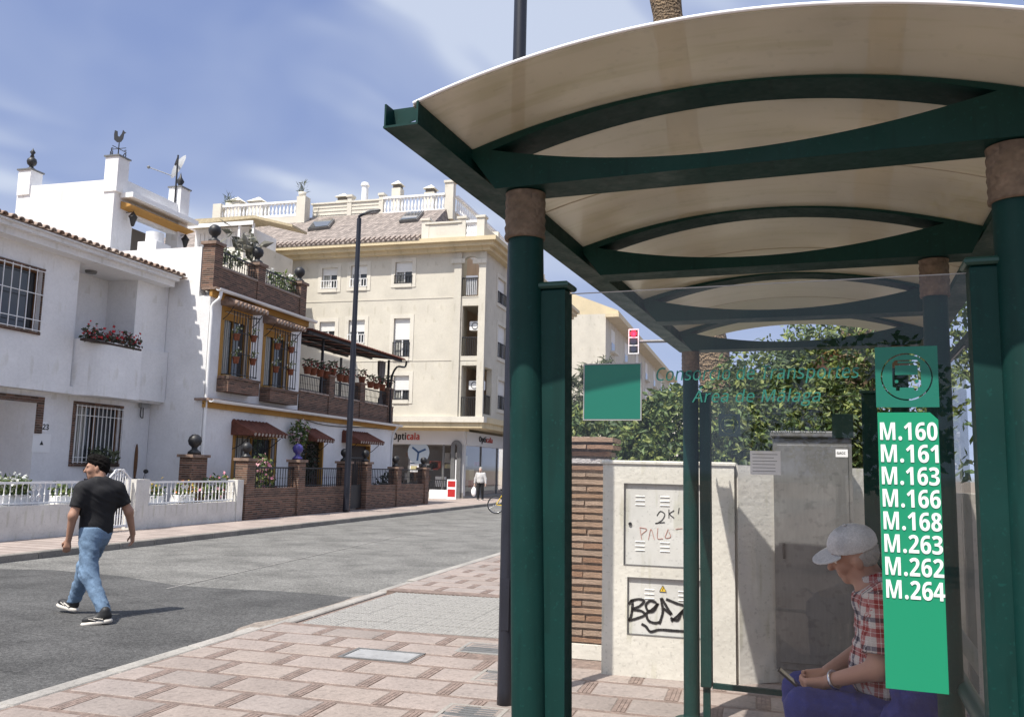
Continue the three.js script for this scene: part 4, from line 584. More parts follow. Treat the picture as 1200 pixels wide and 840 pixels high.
    const n = Math.floor((uE - uA - 0.3) / 0.235); for (let i = 0; i < n; i++) { const u = uE - 0.35 - i * 0.235, o = new THREE.Mesh(gg, M.tilePale[Math.floor(rnd() * 3)]); o.name = 'roof_tile'; o.position.set(X1U + 0.70 + rr(-0.02, 0.02), eave + 0.33, -u); o.rotation.y = rr(-0.03, 0.03); o.castShadow = o.receiveShadow = true; r.add(o); }
  }
  delete t.userData.bal; settle(t);
}
// cables strung along the fronts
function cable(label, pts, X, r = 0.014) { const o = new B().tube(pts.map(([a, b]) => { const p = onX(a, b, X); return p; }), r, 5, pts.length * 6).mesh('wall_cable', M.cable, scene); single(o, label, 'cable'); }
cable('black cable strung under the white house balcony', [[-20, 444], [40, 452], [80, 457], [120, 463], [150, 468], [163, 471]], X1L + 0.06);
cable('thin cable sagging along the old white house front', [[237, 472], [260, 477], [300, 480], [330, 487], [348, 489], [375, 497], [400, 500], [430, 501], [455, 503]], X2 + 0.05);
{ const t = thing('junction_box', 'small grey junction box on the wall of the white house', 'junction box'), r = RX(X1L, 162, 171, 466, 478); bx(...r, 0.002, 0.12).mesh('box', M.lightMetal, t, mX(X1L)); new B().tube([V3(r[0] + 0.05, r[2], 0.06), V3(r[0] + 0.02, r[2] - 0.25, 0.08), V3(r[0] + 0.12, r[2] - 0.3, 0.08), V3(r[0] + 0.14, r[2], 0.06)], 0.015, 5, 16).mesh('cable_loop', M.cable, t, mX(X1L)); settle(t); }

// ---------------------------------------------------------------- front wall and white railing of the white house
function railing(t, X, ua, ub, y0, y1, mat, pitch, r, scroll) {
  const m = mX(X), g = new B(); g.box(ua, ub, y1 - 0.045, y1, -0.022, 0.022).box(ua, ub, y0 + 0.03, y0 + 0.06, -0.018, 0.018); g.mesh('rails', mat, t, m);
  const n = Math.round((ub - ua) / pitch), bg = new THREE.CylinderGeometry(r, r, y1 - y0 - 0.045, 6); const kg = new THREE.SphereGeometry(r * 2.0, 6, 5); kg.translate(0, 0, 0); const geo = mergeGeometries([bg, kg]);
  for (let i = 0; i <= n; i++) { const o = new THREE.Mesh(geo, mat); o.name = 'bar'; const u = lerp(ua + 0.03, ub - 0.03, i / n); o.position.set(X, (y0 + y1 - 0.045) / 2, -u); o.castShadow = o.receiveShadow = true; t.add(o); }
  for (const [c, w] of scroll ?? []) { const s = new B(); for (const sy of [0.28, 0.72]) for (const dx of [-1, 1]) { const pts = []; for (let i = 0; i <= 14; i++) { const a = i / 14 * Math.PI * 3, R = 0.075 * (1 - i / 18); pts.push(V3(c + dx * w * 0.25 + dx * R * Math.cos(a), lerp(y0, y1, sy) + R * Math.sin(a), 0)); } s.tube(pts, 0.011, 4, 30); } s.mesh('scroll', mat, t, m); }
}
{
  const t = thing('front_wall', 'low white front wall with a white iron railing and gate', 'garden wall'), uA = 9.5, ug0 = FX(XF, 127, 600).u, ug1 = FX(XF, 154, 600).u, up1 = FX(XF, 172, 600).u, uE = FX(XF, 283, 600).u - 0.01, m = mX(XF), yw = 0.66, yr = 1.13;
  bx(uA, ug0, 0, yw, -0.22, 0).mesh('plinth_wall', M.whiteFence, t, m); bx(up1 + 0.001, uE - 0.3, 0, yw - 0.12, -0.22, 0).mesh('plinth_wall', M.whiteFence, t, m);
  bx(ug1 + 0.06, up1, 0, 1.16, -0.3, 0.02).mesh('pillar', M.whiteFence, t, m); bx(uE - 0.30, uE, 0, 1.13, -0.3, 0.02).mesh('pillar', M.whiteFence, t, m);
  railing(t, XF - 0.11, uA, ug0, yw, yr, M.whitePaint, 0.145, 0.011, [[14.5, 0.3], [12, 0.3], [ug0 - 0.4, 0.3]]); railing(t, XF - 0.11, up1, uE - 0.3, yw - 0.12, yr - 0.02, M.whitePaint, 0.16, 0.012, [[lerp(up1, uE, 0.38), 0.3]]);
  // gate with an arched scroll top
  const g = new B(), gm = (ug0 + ug1) / 2; g.box(ug0 + 0.02, ug0 + 0.07, 0.05, 1.2, -0.13, -0.08).box(ug1 - 0.05, ug1, 0.05, 1.2, -0.13, -0.08).box(ug0 + 0.07, ug1 - 0.05, 0.08, 0.13, -0.125, -0.085).box(ug0 + 0.07, ug1 - 0.05, 0.62, 0.66, -0.125, -0.085);
  for (let i = 1; i < 9; i++) { const u = lerp(ug0, ug1, i / 9), h = 1.15 + 0.14 * Math.sin(Math.PI * i / 9); g.cyl(V3(u, 0.1, -0.105), V3(u, h, -0.105), 0.014, 0.014, 6); } const arc = []; for (let i = 0; i <= 10; i++) arc.push(V3(lerp(ug0 + 0.04, ug1 - 0.03, i / 10), 1.18 + 0.2 * Math.sin(Math.PI * i / 10), -0.105)); g.tube(arc, 0.02, 6, 20); g.mesh('gate', M.whitePaint, t, m);
  const so = new B(); for (const dx of [-1, 1]) { const p = []; for (let i = 0; i <= 14; i++) { const a = i / 14 * Math.PI * 3, R = 0.085 * (1 - i / 17); p.push(V3(gm + dx * 0.1 + dx * R * Math.cos(a), 1.31 + R * Math.sin(a), -0.105)); } so.tube(p, 0.014, 5, 30); } so.mesh('gate_scroll', M.whitePaint, t, m); settle(t);
}
// plants in pots and boxes
function flowers(at, n, cols, size) { return leaves(n, at, size, cols, 0.9, -0.2); }
const RED = [[0.45, 0.02, 0.03], [0.6, 0.05, 0.06]], PINK = [[0.75, 0.30, 0.38], [0.8, 0.45, 0.5]], WHITE = [[0.8, 0.8, 0.74], [0.75, 0.76, 0.70]];
const potProto = {};
function pot(key, r, h, plant, cols, bloom, n, label, mat = M.terracotta) {
  const t = thing('potted_plant', label, 'potted plant', 'pots of plants on the old house front'); t.position.set(0, 0, 0);
  new B().lathe(V3(0, 0, 0), [[0, 0], [r * 0.68, 0], [r * 0.92, h * 0.82], [r * 1.06, h * 0.82], [r * 1.06, h], [r * 0.9, h], [r * 0.85, h * 0.9], [0, h * 0.9]], 12).mesh('pot', mat, t);
  leafMesh('plant', leaves(n, inBall(V3(0, h + plant * 0.45, 0), plant * 0.6, plant * 0.55, plant * 0.6, 0.2), plant * 0.38, cols, 0.5), M.leaf, t);
  if (bloom) leafMesh('blossom', flowers(inBall(V3(0, h + plant * 0.6, 0), plant * 0.6, plant * 0.5, plant * 0.6, 0.7), Math.round(n * 0.4), bloom, plant * 0.24), M.flower, t);
  return t;
}
function boxPlanter(name, label, X, px0, px1, py, h, cols, bloom, n, mat, group, plantH = 0.35) {
  const a = onX(px0, py, X), c = onX(px1, py, X), t = thing(name, label, 'planter', group); const b = new B(); b.rbox(X - 0.1, X + 0.1, a.y - h, a.y, c.z, a.z, 0.01); b.mesh('trough', mat, t);
  const at = () => V3(X + rr(-0.12, 0.12), a.y + rr(0, plantH) * rr(0.4, 1), rr(c.z, a.z)); leafMesh('plant', leaves(n, at, 0.13, cols, 0.55), M.leaf, t); if (bloom) leafMesh('blossom', flowers(() => { const p = at(); p.y += 0.06; return p; }, Math.round(n * 0.35), bloom, 0.08), M.flower, t); settle(t); return t;
}
seed = 505;
boxPlanter('planter', 'white trough of pale flowering plants behind the white railing', XF - 0.3, -6, 31, 580, 0.2, [...GREENS, [0.25, 0.3, 0.16]], WHITE, 260, M.whitePaint, null, 0.42);
boxPlanter('planter', 'white trough with low greenery beside the white gate', XF - 0.3, 62, 84, 581, 0.2, GREENS, null, 60, M.whitePaint);
boxPlanter('planter', 'white trough of yellowish plants past the white gate pillar', XF - 0.3, 172, 188, 581, 0.18, GREENS, [[0.5, 0.35, 0.05]], 60, M.whitePaint);
boxPlanter('planter', 'white trough of orange flowers on the front wall', XF - 0.3, 204, 224, 580, 0.18, GREENS, [[0.6, 0.2, 0.05], [0.6, 0.4, 0.1]], 90, M.whitePaint);
boxPlanter('balcony_planter', 'dark red leaved plants hanging over the white balcony', -16.64, 97, 163, 396, 0.06, [[0.06, 0.035, 0.025], [0.05, 0.06, 0.02], [0.035, 0.05, 0.018]], RED, 330, M.darkWood, null, 0.42);
boxPlanter('window_planter', 'leafy plants on the sill of the barred ground floor window', X1L + 0.22, 105, 135, 541, 0.12, OLIVE, null, 160, M.darkWood, null, 0.5);

// ---------------------------------------------------------------- the old house with brick parapets
const yC1 = FX(X2, 300, 476).y, yC2 = FX(X2, 300, 356).y, u20 = 21.9, u2e = FX(X2, 459, 520).u, u2m = FX(X2, 351, 430).u;
{
  const t = thing('old_house', 'white house with brown brick parapets, ochre trim and tiled hoods', 'house'), m = mX(X2);
  const w1 = RX(X2, 273, 320, 512, 580), dr = RX(X2, 356, 377, 515, 590), w3 = RX(X2, 408, 432, 520, 592); w1[2] = 0.9; dr[2] = 0.001; w3[2] = 0.001;
  wall(u20, u2e, 0, yC1 - 0.25, [w1, dr, w3], 0.3).mesh('lower_wall', M.whiteOldHouse, t, m);
  win(t, m, ...w1, { frame: M.ochre, bars: 8, proud: 0.08, curtain: 0.45, trim: M.ochre, trimW: 0.12, depth: 0.18 });
  for (const [r, nm] of [[dr, 'door'], [w3, 'door']]) { const d = bx(r[0] + 0.08, r[1] - 0.08, 0.02, r[3] - 0.08, -0.2, -0.14).mesh(nm, M.darkWood, t, m); const f = new B(); f.box(r[0], r[0] + 0.08, 0.02, r[3], -0.22, 0.03).box(r[1] - 0.08, r[1], 0.02, r[3], -0.22, 0.03).box(r[0] + 0.08, r[1] - 0.08, r[3] - 0.08, r[3], -0.22, 0.03); f.mesh('door_frame', M.ochre, d, m); }
  for (const [l, r, y, yr] of [[270, 337, 505, 1], [347, 391, 512, 0.6], [400, 449, 515, 0.6]]) tiledHood(t, m, FX(X2, l, y).u, FX(X2 + 0.6, r, y).u - 0.3, FX(X2, (l + r) / 2, y - 1).y - 0.2, 0.42, 0.75, M.tileRed);
  // side wall toward the white house, back and upper parts
  bx(-30, X2 - 0.301, 0, 6.5, Z2 - 0.35, Z2).mesh('side_wall', M.white, t); bx(-30, FZ(Z2, 236, 300).u, 6.5005, FZ(Z2, 200, 291).y, Z2 - 0.3, Z2 + 0.001).mesh('side_parapet', M.white, t);
  wall(u20, u2m, yC1 - 0.25 + 0.0005, yC2 - 0.2, [RX(X2, 260, 290, 368, 442), RX(X2, 309, 336, 388, 455)], 0.3).mesh('upper_wall', M.whiteOldHouse, t, m);
  bx(X2 - 9, X2 - 0.31, yC1 - 0.5, yC1 - 0.28, -u2e, Z2 - 0.36).mesh('floor_slab', M.whiteOldHouse, t); bx(X2 - 9, X2 - 0.31, yC2 - 0.2, yC2 - 0.01, -u2m, Z2 - 0.36).mesh('roof_slab', M.white, t);
  bx(X2 - 2.2, X2 - 2.0, 0, yC2 - 0.21, -u2m, Z2 - 0.36).mesh('inner_wall', M.room, t); bx(X2 - 2.2, X2 - 2.0, 0, yC1 - 0.51, -u2e, -u2m - 0.01).mesh('inner_wall', M.room, t); bx(X2 - 2.0, X2 - 0.31, 0, yC1 - 0.51, -u2e, -u2e + 0.2).mesh('end_wall', M.whiteOldHouse, t); bx(X2 - 2.0, X2 - 0.301, yC1 - 0.25, yC2 - 0.21, -u2m, -u2m + 0.2).mesh('end_wall', M.whiteOldHouse, t);
  // barred windows that stand out over brick sills
  for (const [l, r, tp, bt, sb] of [[260, 290, 368, 442, 462], [309, 336, 388, 455, 473]]) {
    const q = RX(X2, l, r, tp, bt), w = win(t, m, ...q, { frame: M.ochre, bars: 9, rails: [0.02, 0.35, 0.68, 0.98], proud: 0.36, barW: 0.02, curtain: 0.35, trim: M.ochre, trimW: 0.14, depth: 0.15, shutter: 0.12, shutterMat: M.ochre });
    bx(q[0] - 0.16, q[1] + 0.16, FX(X2, (l + r) / 2, sb).y, q[2] - 0.13, 0.002, 0.40).mesh('brick_sill', M.brick, w, m); bx(q[0] - 0.2, q[1] + 0.2, q[2] - 0.129, q[2] - 0.05, 0.0605, 0.44).mesh('sill_cap', M.brick, w, m);
    const h = tiledHood(t, m, q[0] - 0.22, q[1] + 0.25, q[3] + 0.16, 0.26, 0.5, M.tilePale[2]);
  }
  // floor cornices with white gutters
  for (const [y, ue, k] of [[yC1, u2e + 0.15, 0], [yC2, u2m + 0.3, 1]]) {
    bx(u20 - 0.06, ue, y - 0.24, y - 0.04, 0.002, 0.10).mesh('ochre_cornice', M.ochre, t, m); bx(u20 - 0.1, ue + 0.04, y - 0.039, y + 0.03, -0.25, 0.26).mesh('cornice_cap', M.tilePale[2], t, m);
    const g = new B(), pr = []; for (let i = 0; i <= 8; i++) { const a = Math.PI * (1 + i / 8); pr.push([0.32 + 0.085 * Math.cos(a), y - 0.01 + 0.085 * Math.sin(a)]); } for (let i = 8; i >= 0; i--) { const a = Math.PI * (1 + i / 8); pr.push([0.32 + 0.072 * Math.cos(a), y - 0.01 + 0.072 * Math.sin(a)]); } g.shape(pr, ue - u20 + 0.2, [], new THREE.Matrix4().makeBasis(V3(0, 0, 1), V3(0, 1, 0), V3(-1, 0, 0)).setPosition(ue + 0.1, 0, 0)); g.mesh('gutter', M.whitePaint, t, m);
  }
  { const g = new B(); g.tube([V3(X2 + 0.32, yC2 - 0.08, Z2 - 0.05), V3(X2 + 0.3, yC2 - 0.3, Z2 - 0.03), V3(X2 + 0.08, yC2 - 0.5, Z2 - 0.02), V3(X2 + 0.07, yC2 - 0.9, Z2 - 0.02), V3(X2 + 0.07, 3.6, Z2 - 0.02), V3(X2 + 0.07, 0.02, Z2 - 0.02)], 0.05, 8, 60); g.mesh('downpipe', M.whitePaint, t); const e = new B(); e.tube([V3(X2 + 0.32, yC1 - 0.08, -u2e + 0.1), V3(X2 + 0.1, yC1 - 0.4, -u2e + 0.07), V3(X2 + 0.07, 0.02, -u2e + 0.07)], 0.045, 8, 40); e.mesh('downpipe', M.whitePaint, t); }
  // roof terrace: brick parapet, piers with balls, white-hung railing
  const yb = yC2 + 0.031, yp = FX(X2, 275, 320).y, piers = [[241, 252, 281], [301, 309, 309], [352, 358, 331]];
  bx(u20 + 0.3, u2m - 0.1, yb, yp, -0.22, 0.02).mesh('brick_parapet', M.brick, t, m); bx(u20 + 0.3, u2m - 0.1, yp + 0.0005, yp + 0.05, -0.25, 0.05).mesh('parapet_cap', M.tilePale[1], t, m);
  piers.forEach(([l, r, tp], i) => { const ua = FX(X2, l, 320).u, uc = i === 2 ? u2m + 0.12 : FX(X2, r, 320).u, w = 0.42, uu = i === 2 ? uc - w : i === 0 ? u20 + 0.002 : ua, yt = FX(X2, (l + r) / 2, tp + 3).y; const p = bx(uu, uu + w, yb, yt, -0.36, 0.055).mesh('brick_pier', M.brick, t, m); bx(uu - 0.06, uu + w + 0.06, yt + 0.0005, yt + 0.09, -0.42, 0.11).mesh('pier_cap', M.tilePale[2], p, m); const f = new B(); ballFinial(f, uu + w / 2, yt + 0.091, -0.15, 0.19); f.mesh('ball_finial', M.iron, p, m); });
  { const yr = yp + 0.55; for (const [a, c] of [[u20 + 0.45, FX(X2, 301, 320).u], [FX(X2, 310, 320).u, u2m - 0.35]]) railing(t, X2 - 0.1, a, c, yp + 0.05, yr, M.iron, 0.14, 0.012); }
  // terrace over the ground floor with brick parapet, piers and railing
  const ya = yC1 + 0.031, yq = FX(X2, 400, 467).y; bx(u2m + 0.05, u2e - 0.05, ya, yq, -0.2, 0.02).mesh('brick_parapet', M.brick, t, m); bx(u2m + 0.05, u2e - 0.05, yq + 0.0005, yq + 0.05, -0.23, 0.05).mesh('parapet_cap', M.tilePale[1], t, m);
  for (const [l, r, tp] of [[384, 391, 441], [421, 427, 450], [454, 459, 456]]) { const ua = FX(X2, l, 460).u, uc = ua + 0.42, yt = FX(X2, l, tp).y; const p = bx(ua, uc, ya, yt, -0.32, 0.055).mesh('brick_pier', M.brick, t, m); bx(ua - 0.05, uc + 0.05, yt + 0.0005, yt + 0.07, -0.36, 0.1).mesh('pier_cap', M.tilePale[2], p, m); }
  for (const [l, r] of [[353, 384], [392, 421], [428, 454]]) railing(t, X2 - 0.08, FX(X2, l, 460).u, FX(X2, r, 460).u, yq + 0.05, yq + 0.62, M.iron, 0.13, 0.012);
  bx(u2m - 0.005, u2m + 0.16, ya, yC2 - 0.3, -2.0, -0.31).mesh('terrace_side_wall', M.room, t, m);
  // pergola with corrugated roof
  { const yt = FX(X2 + 0.4, 430, 407).y, ua = u2m + 0.02, uc = FX(X2 + 0.4, 475, 420).u, g = new B(), n = Math.round((uc - ua) / 0.16), pr = []; for (let i = 0; i <= n * 4; i++) pr.push([lerp(ua, uc, i / (n * 4)), 0.028 * Math.sin(i * Math.PI / 2)]); for (let i = n * 4; i >= 0; i--) pr.push([lerp(ua, uc, i / (n * 4)), 0.028 * Math.sin(i * Math.PI / 2) - 0.025]);
    const s = new B(); s.shape(pr, 3.1, [], new THREE.Matrix4().makeTranslation(0, yt + 0.02, 0.42).multiply(new THREE.Matrix4().makeRotationX(0.10)).multiply(new THREE.Matrix4().makeTranslation(0, 0, -3.1))); s.mesh('pergola_roof', M.tileRed, t, m);
    for (const w of [0.25, -1.2, -2.4]) g.box(ua, uc - 0.1, yt - 0.14 + (0.42 - w) * 0.1, yt - 0.04 + (0.42 - w) * 0.1, w - 0.04, w + 0.04); for (let u = ua + 0.3; u < uc - 0.2; u += 1.15) g.bar(V3(u, yt - 0.12, 0.3), V3(u, yt + 0.17, -2.5), 0.06, 0.07); g.mesh('pergola_beams', M.iron, t, m);
    for (const u of [FX(X2, 379, 430).u, FX(X2, 417, 430).u, FX(X2, 457, 430).u]) bx(u - 0.04, u + 0.04, ya, yt - 0.1, -0.11, -0.03).mesh('pergola_post', M.iron, t, m); for (const u of [ua + 1, uc - 1]) bx(u - 0.04, u + 0.04, ya, yt, -2.3, -2.22).mesh('pergola_post', M.iron, t, m);
    bx(u2m, u2e, yC1 + 0.0, ya - 0.002, -3, -0.26).mesh('terrace_floor', M.tileRed, t, m);
    const cu = FX(X2 - 0.3, 446, 430).u, cp = []; for (let i = 0; i <= 24; i++) { const y = lerp(yt - 0.2, yq + 0.1, i / 24), k = 0.28 * (1 - Math.exp(-(((i - 17) / 7) ** 2)) * 0.72); cp.push([k, y]); } const cg = new THREE.LatheGeometry(cp.map(p => new THREE.Vector2(p[0], p[1])), 20), pp = cg.attributes.position; for (let i = 0; i < pp.count; i++) { const a = Math.atan2(pp.getZ(i), pp.getX(i)), f = 1 + 0.22 * Math.sin(a * 7); pp.setXYZ(i, pp.getX(i) * f, pp.getY(i), pp.getZ(i) * f * 0.4); } cg.computeVertexNormals(); cg.translate(cu, 0, -0.25); new B().add(cg).mesh('tied_curtain', M_({ color: [0.24, 0.22, 0.21], map: T.cloth }), t, m);
    const gd = new B(); gd.tube([V3(uc, yt - 0.06, 0.46), V3(uc + 0.03, yt - 0.3, 0.4), V3(uc - 0.7, yt - 0.42, 0.3), V3(uc - 0.75, yt - 0.8, 0.12), V3(uc - 0.75, yC1, 0.1)], 0.045, 6, 40); gd.mesh('downpipe', M.iron, t, m); }
  // stair tower on the roof
  {
    const Zt = Z2 - 0.36, xa = FZ(Zt, 20, 220).u, xb = FZ(Zt, 134, 220).u, yt0 = FZ(Zt, 80, 214).y, yl = 6.5; bx(xa, xb, yl, yt0, Zt - 0.3, Zt).mesh('tower_wall', M.white, t);
    const ub = FX(xb, 217, 250).u, ya2 = FX(xb, 180, 226).y, m2 = mX(xb), op = RX(xb, 153, 205, 262, 300); op[2] = yl + 0.4; op[3] = Math.min(op[3], ya2 - 1.1);
    wall(-Zt + 0.302, ub, yl, ya2, [op], 0.25).mesh('tower_wall', M.white, t, m2); bx(op[0] - 0.1, op[1] + 0.1, op[2], op[3], -1.2, -1.0).mesh('tower_recess', M.room, t, m2);
    bx(xa, xb - 0.3, ya2 - 0.3, ya2 - 0.2, -ub, Zt - 0.31).mesh('tower_roof', M.white, t); bx(xa, xa + 0.3, yl, yt0 - 0.2, -ub, Zt - 0.31).mesh('tower_wall', M.white, t);
    const pier = (x, z, y, h, w) => { const p = bx(x - w / 2, x + w / 2, y, h, z - w / 2, z + w / 2).mesh('tower_pier', M.white, t); bx(x - w / 2 - 0.04, x + w / 2 + 0.04, h + 0.0005, h + 0.05, z - w / 2 - 0.04, z + w / 2 + 0.04).mesh('pier_cap', M.greyMetal, p); return p; };
    const p1 = pier(xa + 0.28, Zt - 0.2, yt0 - 0.3, FZ(Zt, 28, 200).y, 0.5), p2 = pier(xb - 0.16, Zt - 0.21, yt0 - 0.4, FZ(Zt, 140, 183).y, 0.5), p3 = pier(xb - 0.16, -ub + 0.2, yl, FX(xb, 211, 220).y, 0.5);
    const f1 = new B(); ballFinial(f1, xa + 0.28, FZ(Zt, 28, 200).y + 0.05, Zt - 0.2, 0.16); f1.lathe(V3(xa + 0.28, FZ(Zt, 28, 200).y + 0.5, Zt - 0.2), [[0, 0], [0.07, 0.04], [0.04, 0.12], [0.09, 0.2], [0.02, 0.3], [0, 0.36]], 8); f1.mesh('finial', M.iron, p1);
    const f3 = new B(); f3.lathe(V3(xb - 0.16, FX(xb, 211, 220).y + 0.05, -ub + 0.2), [[0, 0], [0.12, 0], [0.06, 0.1], [0.14, 0.25], [0.05, 0.4], [0, 0.6]], 10); f3.mesh('finial', M.iron, p3);
    const aw = new B(); aw.shape([[0.02, 0.30], [0.4, 0.18], [0.4, 0.14], [0.02, 0.05]], ub - -Zt - 0.3, [], new THREE.Matrix4().makeBasis(V3(0, 0, 1), V3(0, 1, 0), V3(-1, 0, 0)).setPosition(ub, FX(xb, 178, 262).y, 0)); aw.mesh('awning', M.ochre, t, m2); const ab = new B(); ab.box(-Zt + 0.25, ub + 0.1, FX(xb, 178, 248).y, FX(xb, 178, 248).y + 0.16, 0.02, 0.5); ab.mesh('awning_cover', M.whitePaint, t, m2);
    for (const [px, py] of [[146, 259], [208, 285]]) { const l = FX(xb, px, py), b = new B(); b.lathe(V3(l.u, l.y - 0.2, 0.3), [[0, 0], [0.05, 0.02], [0.13, 0.3], [0.16, 0.31], [0.04, 0.46], [0, 0.52]], 6); b.bar(V3(l.u, l.y + 0.28, 0.02), V3(l.u, l.y + 0.28, 0.3), 0.025); b.mesh('wall_lantern', M.iron, t, m2); }
    const cy = FX(xb + 1.2, 150, 272).y; bx(xb + 0.7, xb + 1.4, 6.3, cy, Zt - 1.1, Zt - 0.4).mesh('terrace_block', M.white, t); const ch = new B(); ch.cyl(V3(xb + 1.05, cy + 0.001, Zt - 0.75), V3(xb + 1.05, cy + 0.35, Zt - 0.75), 0.28, 0.28, 14); ch.mesh('terrace_pot', M.white, t);
    const v = thing('weather_vane', 'black iron weather vane with a cockerel on the white tower', 'weather vane'), vx = xb - 0.16, vy = FZ(Zt, 140, 183).y + 0.05, vz = Zt - 0.21, vb = new B(); vb.cyl(V3(vx, vy, vz), V3(vx, vy + 0.62, vz), 0.02, 0.015, 6).bar(V3(vx - 0.28, vy + 0.3, vz), V3(vx + 0.28, vy + 0.3, vz), 0.018).bar(V3(vx, vy + 0.3, vz - 0.28), V3(vx, vy + 0.3, vz + 0.28), 0.018); vb.mesh('rod', M.iron, v);
    const ck = new B(); ck.shape([[-0.22, 0.30], [-0.20, 0.12], [-0.08, 0.02], [0.06, 0.02], [0.14, 0.12], [0.16, 0.28], [0.24, 0.32], [0.17, 0.36], [0.12, 0.42], [0.08, 0.30], [0.0, 0.20], [-0.08, 0.24], [-0.10, 0.40], [-0.2, 0.44]], 0.02, [], new THREE.Matrix4().makeTranslation(vx, vy + 0.5, vz - 0.01)); ck.mesh('cockerel', M.iron, v); for (const [s, dx, dz] of [['N', -0.28, 0], ['S', 0.28, 0], ['E', 0, 0.28], ['O', 0, -0.28]]) { const g = textGeo(s, 0.13, 0.015); g.translate(vx + dx - 0.05, vy + 0.1, vz + dz); new B().add(g).mesh('compass_letter', M.iron, v); } settle(v);
    const d = thing('satellite_dish', 'white satellite dish on the white stair tower', 'satellite dish'), dp = onZ(205, 193, -ub - 0.1), dg = new THREE.SphereGeometry(0.9, 20, 8, 0, Math.PI * 2, 0, 0.5); dg.translate(0, -0.9, 0); dg.scale(1.15, 1.15, 1.15); dg.rotateX(Math.PI); dg.rotateZ(Math.PI / 2 - 0.35 + Math.PI); dg.rotateY(1.0); dg.translate(dp.x, dp.y, dp.z);
    new B().add(dg).mesh('dish', M.lightMetal, d); const ar = new B(), feed = onZ(178, 198, -ub - 0.1); feed.z += 0.2; ar.cyl(V3(dp.x, dp.y - 0.45, dp.z), feed, 0.018, 0.018, 6).ball(feed, 0.06, 1, 8); ar.mesh('feed_arm', M.greyMetal, d); const mst = new B(); mst.cyl(V3(xb - 0.1, FX(xb, 211, 220).y - 1.2, -ub + 0.5), V3(xb - 0.1, dp.y + 0.1, -ub + 0.5), 0.03, 0.03, 8).bar(V3(xb - 0.1, dp.y, -ub + 0.5), dp, 0.05); mst.mesh('mast', M.iron, d); settle(d);
  }
  settle(t);
}
// ---------------------------------------------------------------- brick garden wall in front of the old house
{
  const t = thing('brick_garden_wall', 'brown brick garden wall with piers, black railings and a gate', 'garden wall'), m = mX(XF), uA = FX(XF, 285, 600).u, uE = FX(XF, 500, 585).u, gA = FX(XF, 409, 590).u, gB = FX(XF, 426, 590).u, yw = 0.88;
  bx(uA, gA - 0.05, 0, yw, -0.24, 0).mesh('plinth_wall', M.brick, t, m); bx(gB + 0.05, uE, 0, yw, -0.24, 0).mesh('plinth_wall', M.brick, t, m);
  const pr = [[285, 545, 0.42], [346, 543, 0.42], [403, 537, 0.42], [427, 538, 0.42], [463, 551, 0.4], [496, 553, 0.4]], us = [];
  pr.forEach(([px, py, w], i) => { const ua = i === 2 ? gA - 0.46 : i === 3 ? gB + 0.04 : FX(XF, px, 590).u, yt = i < 4 ? 1.66 : 1.5; us.push([ua, ua + w]); const p = bx(ua, ua + w, 0, yt, -0.33, 0.06).mesh('brick_pier', M.brick, t, m); bx(ua - 0.05, ua + w + 0.05, yt + 0.0005, yt + 0.08, -0.38, 0.11).mesh('pier_cap', M.tilePale[2], p, m); const f = new B(); ballFinial(f, ua + w / 2, yt + 0.081, -0.135, i === 1 ? 0.17 : 0.15); f.mesh('ball_finial', i === 1 ? M_({ color: [0.06, 0.05, 0.22], roughness: 0.2 }) : M.iron, p, m); });
  for (const [i, j] of [[0, 1], [1, 2], [3, 4], [4, 5]]) railing(t, XF - 0.13, us[i][1], us[j][0], yw, 1.5, M.iron, 0.15, 0.012);
  const g = new B(); g.box(gA, gB, 0.06, 0.9, -0.16, -0.12).box(gA, gB, 1.85, 1.9, -0.16, -0.12); for (let i = 0; i <= 7; i++) { const u = lerp(gA + 0.02, gB - 0.02, i / 7); g.cyl(V3(u, 0.5, -0.14), V3(u, 1.95, -0.14), 0.014, 0.014, 6); } g.mesh('gate', M.iron, t, m); settle(t);
  // pier at the boundary with its ball
  const q = thing('brick_pier', 'dark brick pier with a black ball behind the white railing', 'pier'), a = onX(222, 580, -15.0), c = onX(240, 580, -15.0), y = onX(231, 536, -15.0).y; bx(-15.4, -15.0, 0, y, c.z, a.z).mesh('shaft', M.brick, q); bx(-15.46, -14.94, y + 0.0005, y + 0.08, c.z - 0.06, a.z + 0.06).mesh('pier_cap', M.tilePale[2], q); const f = new B(); ballFinial(f, -15.2, y + 0.081, (a.z + c.z) / 2, 0.19); f.mesh('ball_finial', M.iron, q); settle(q);
}
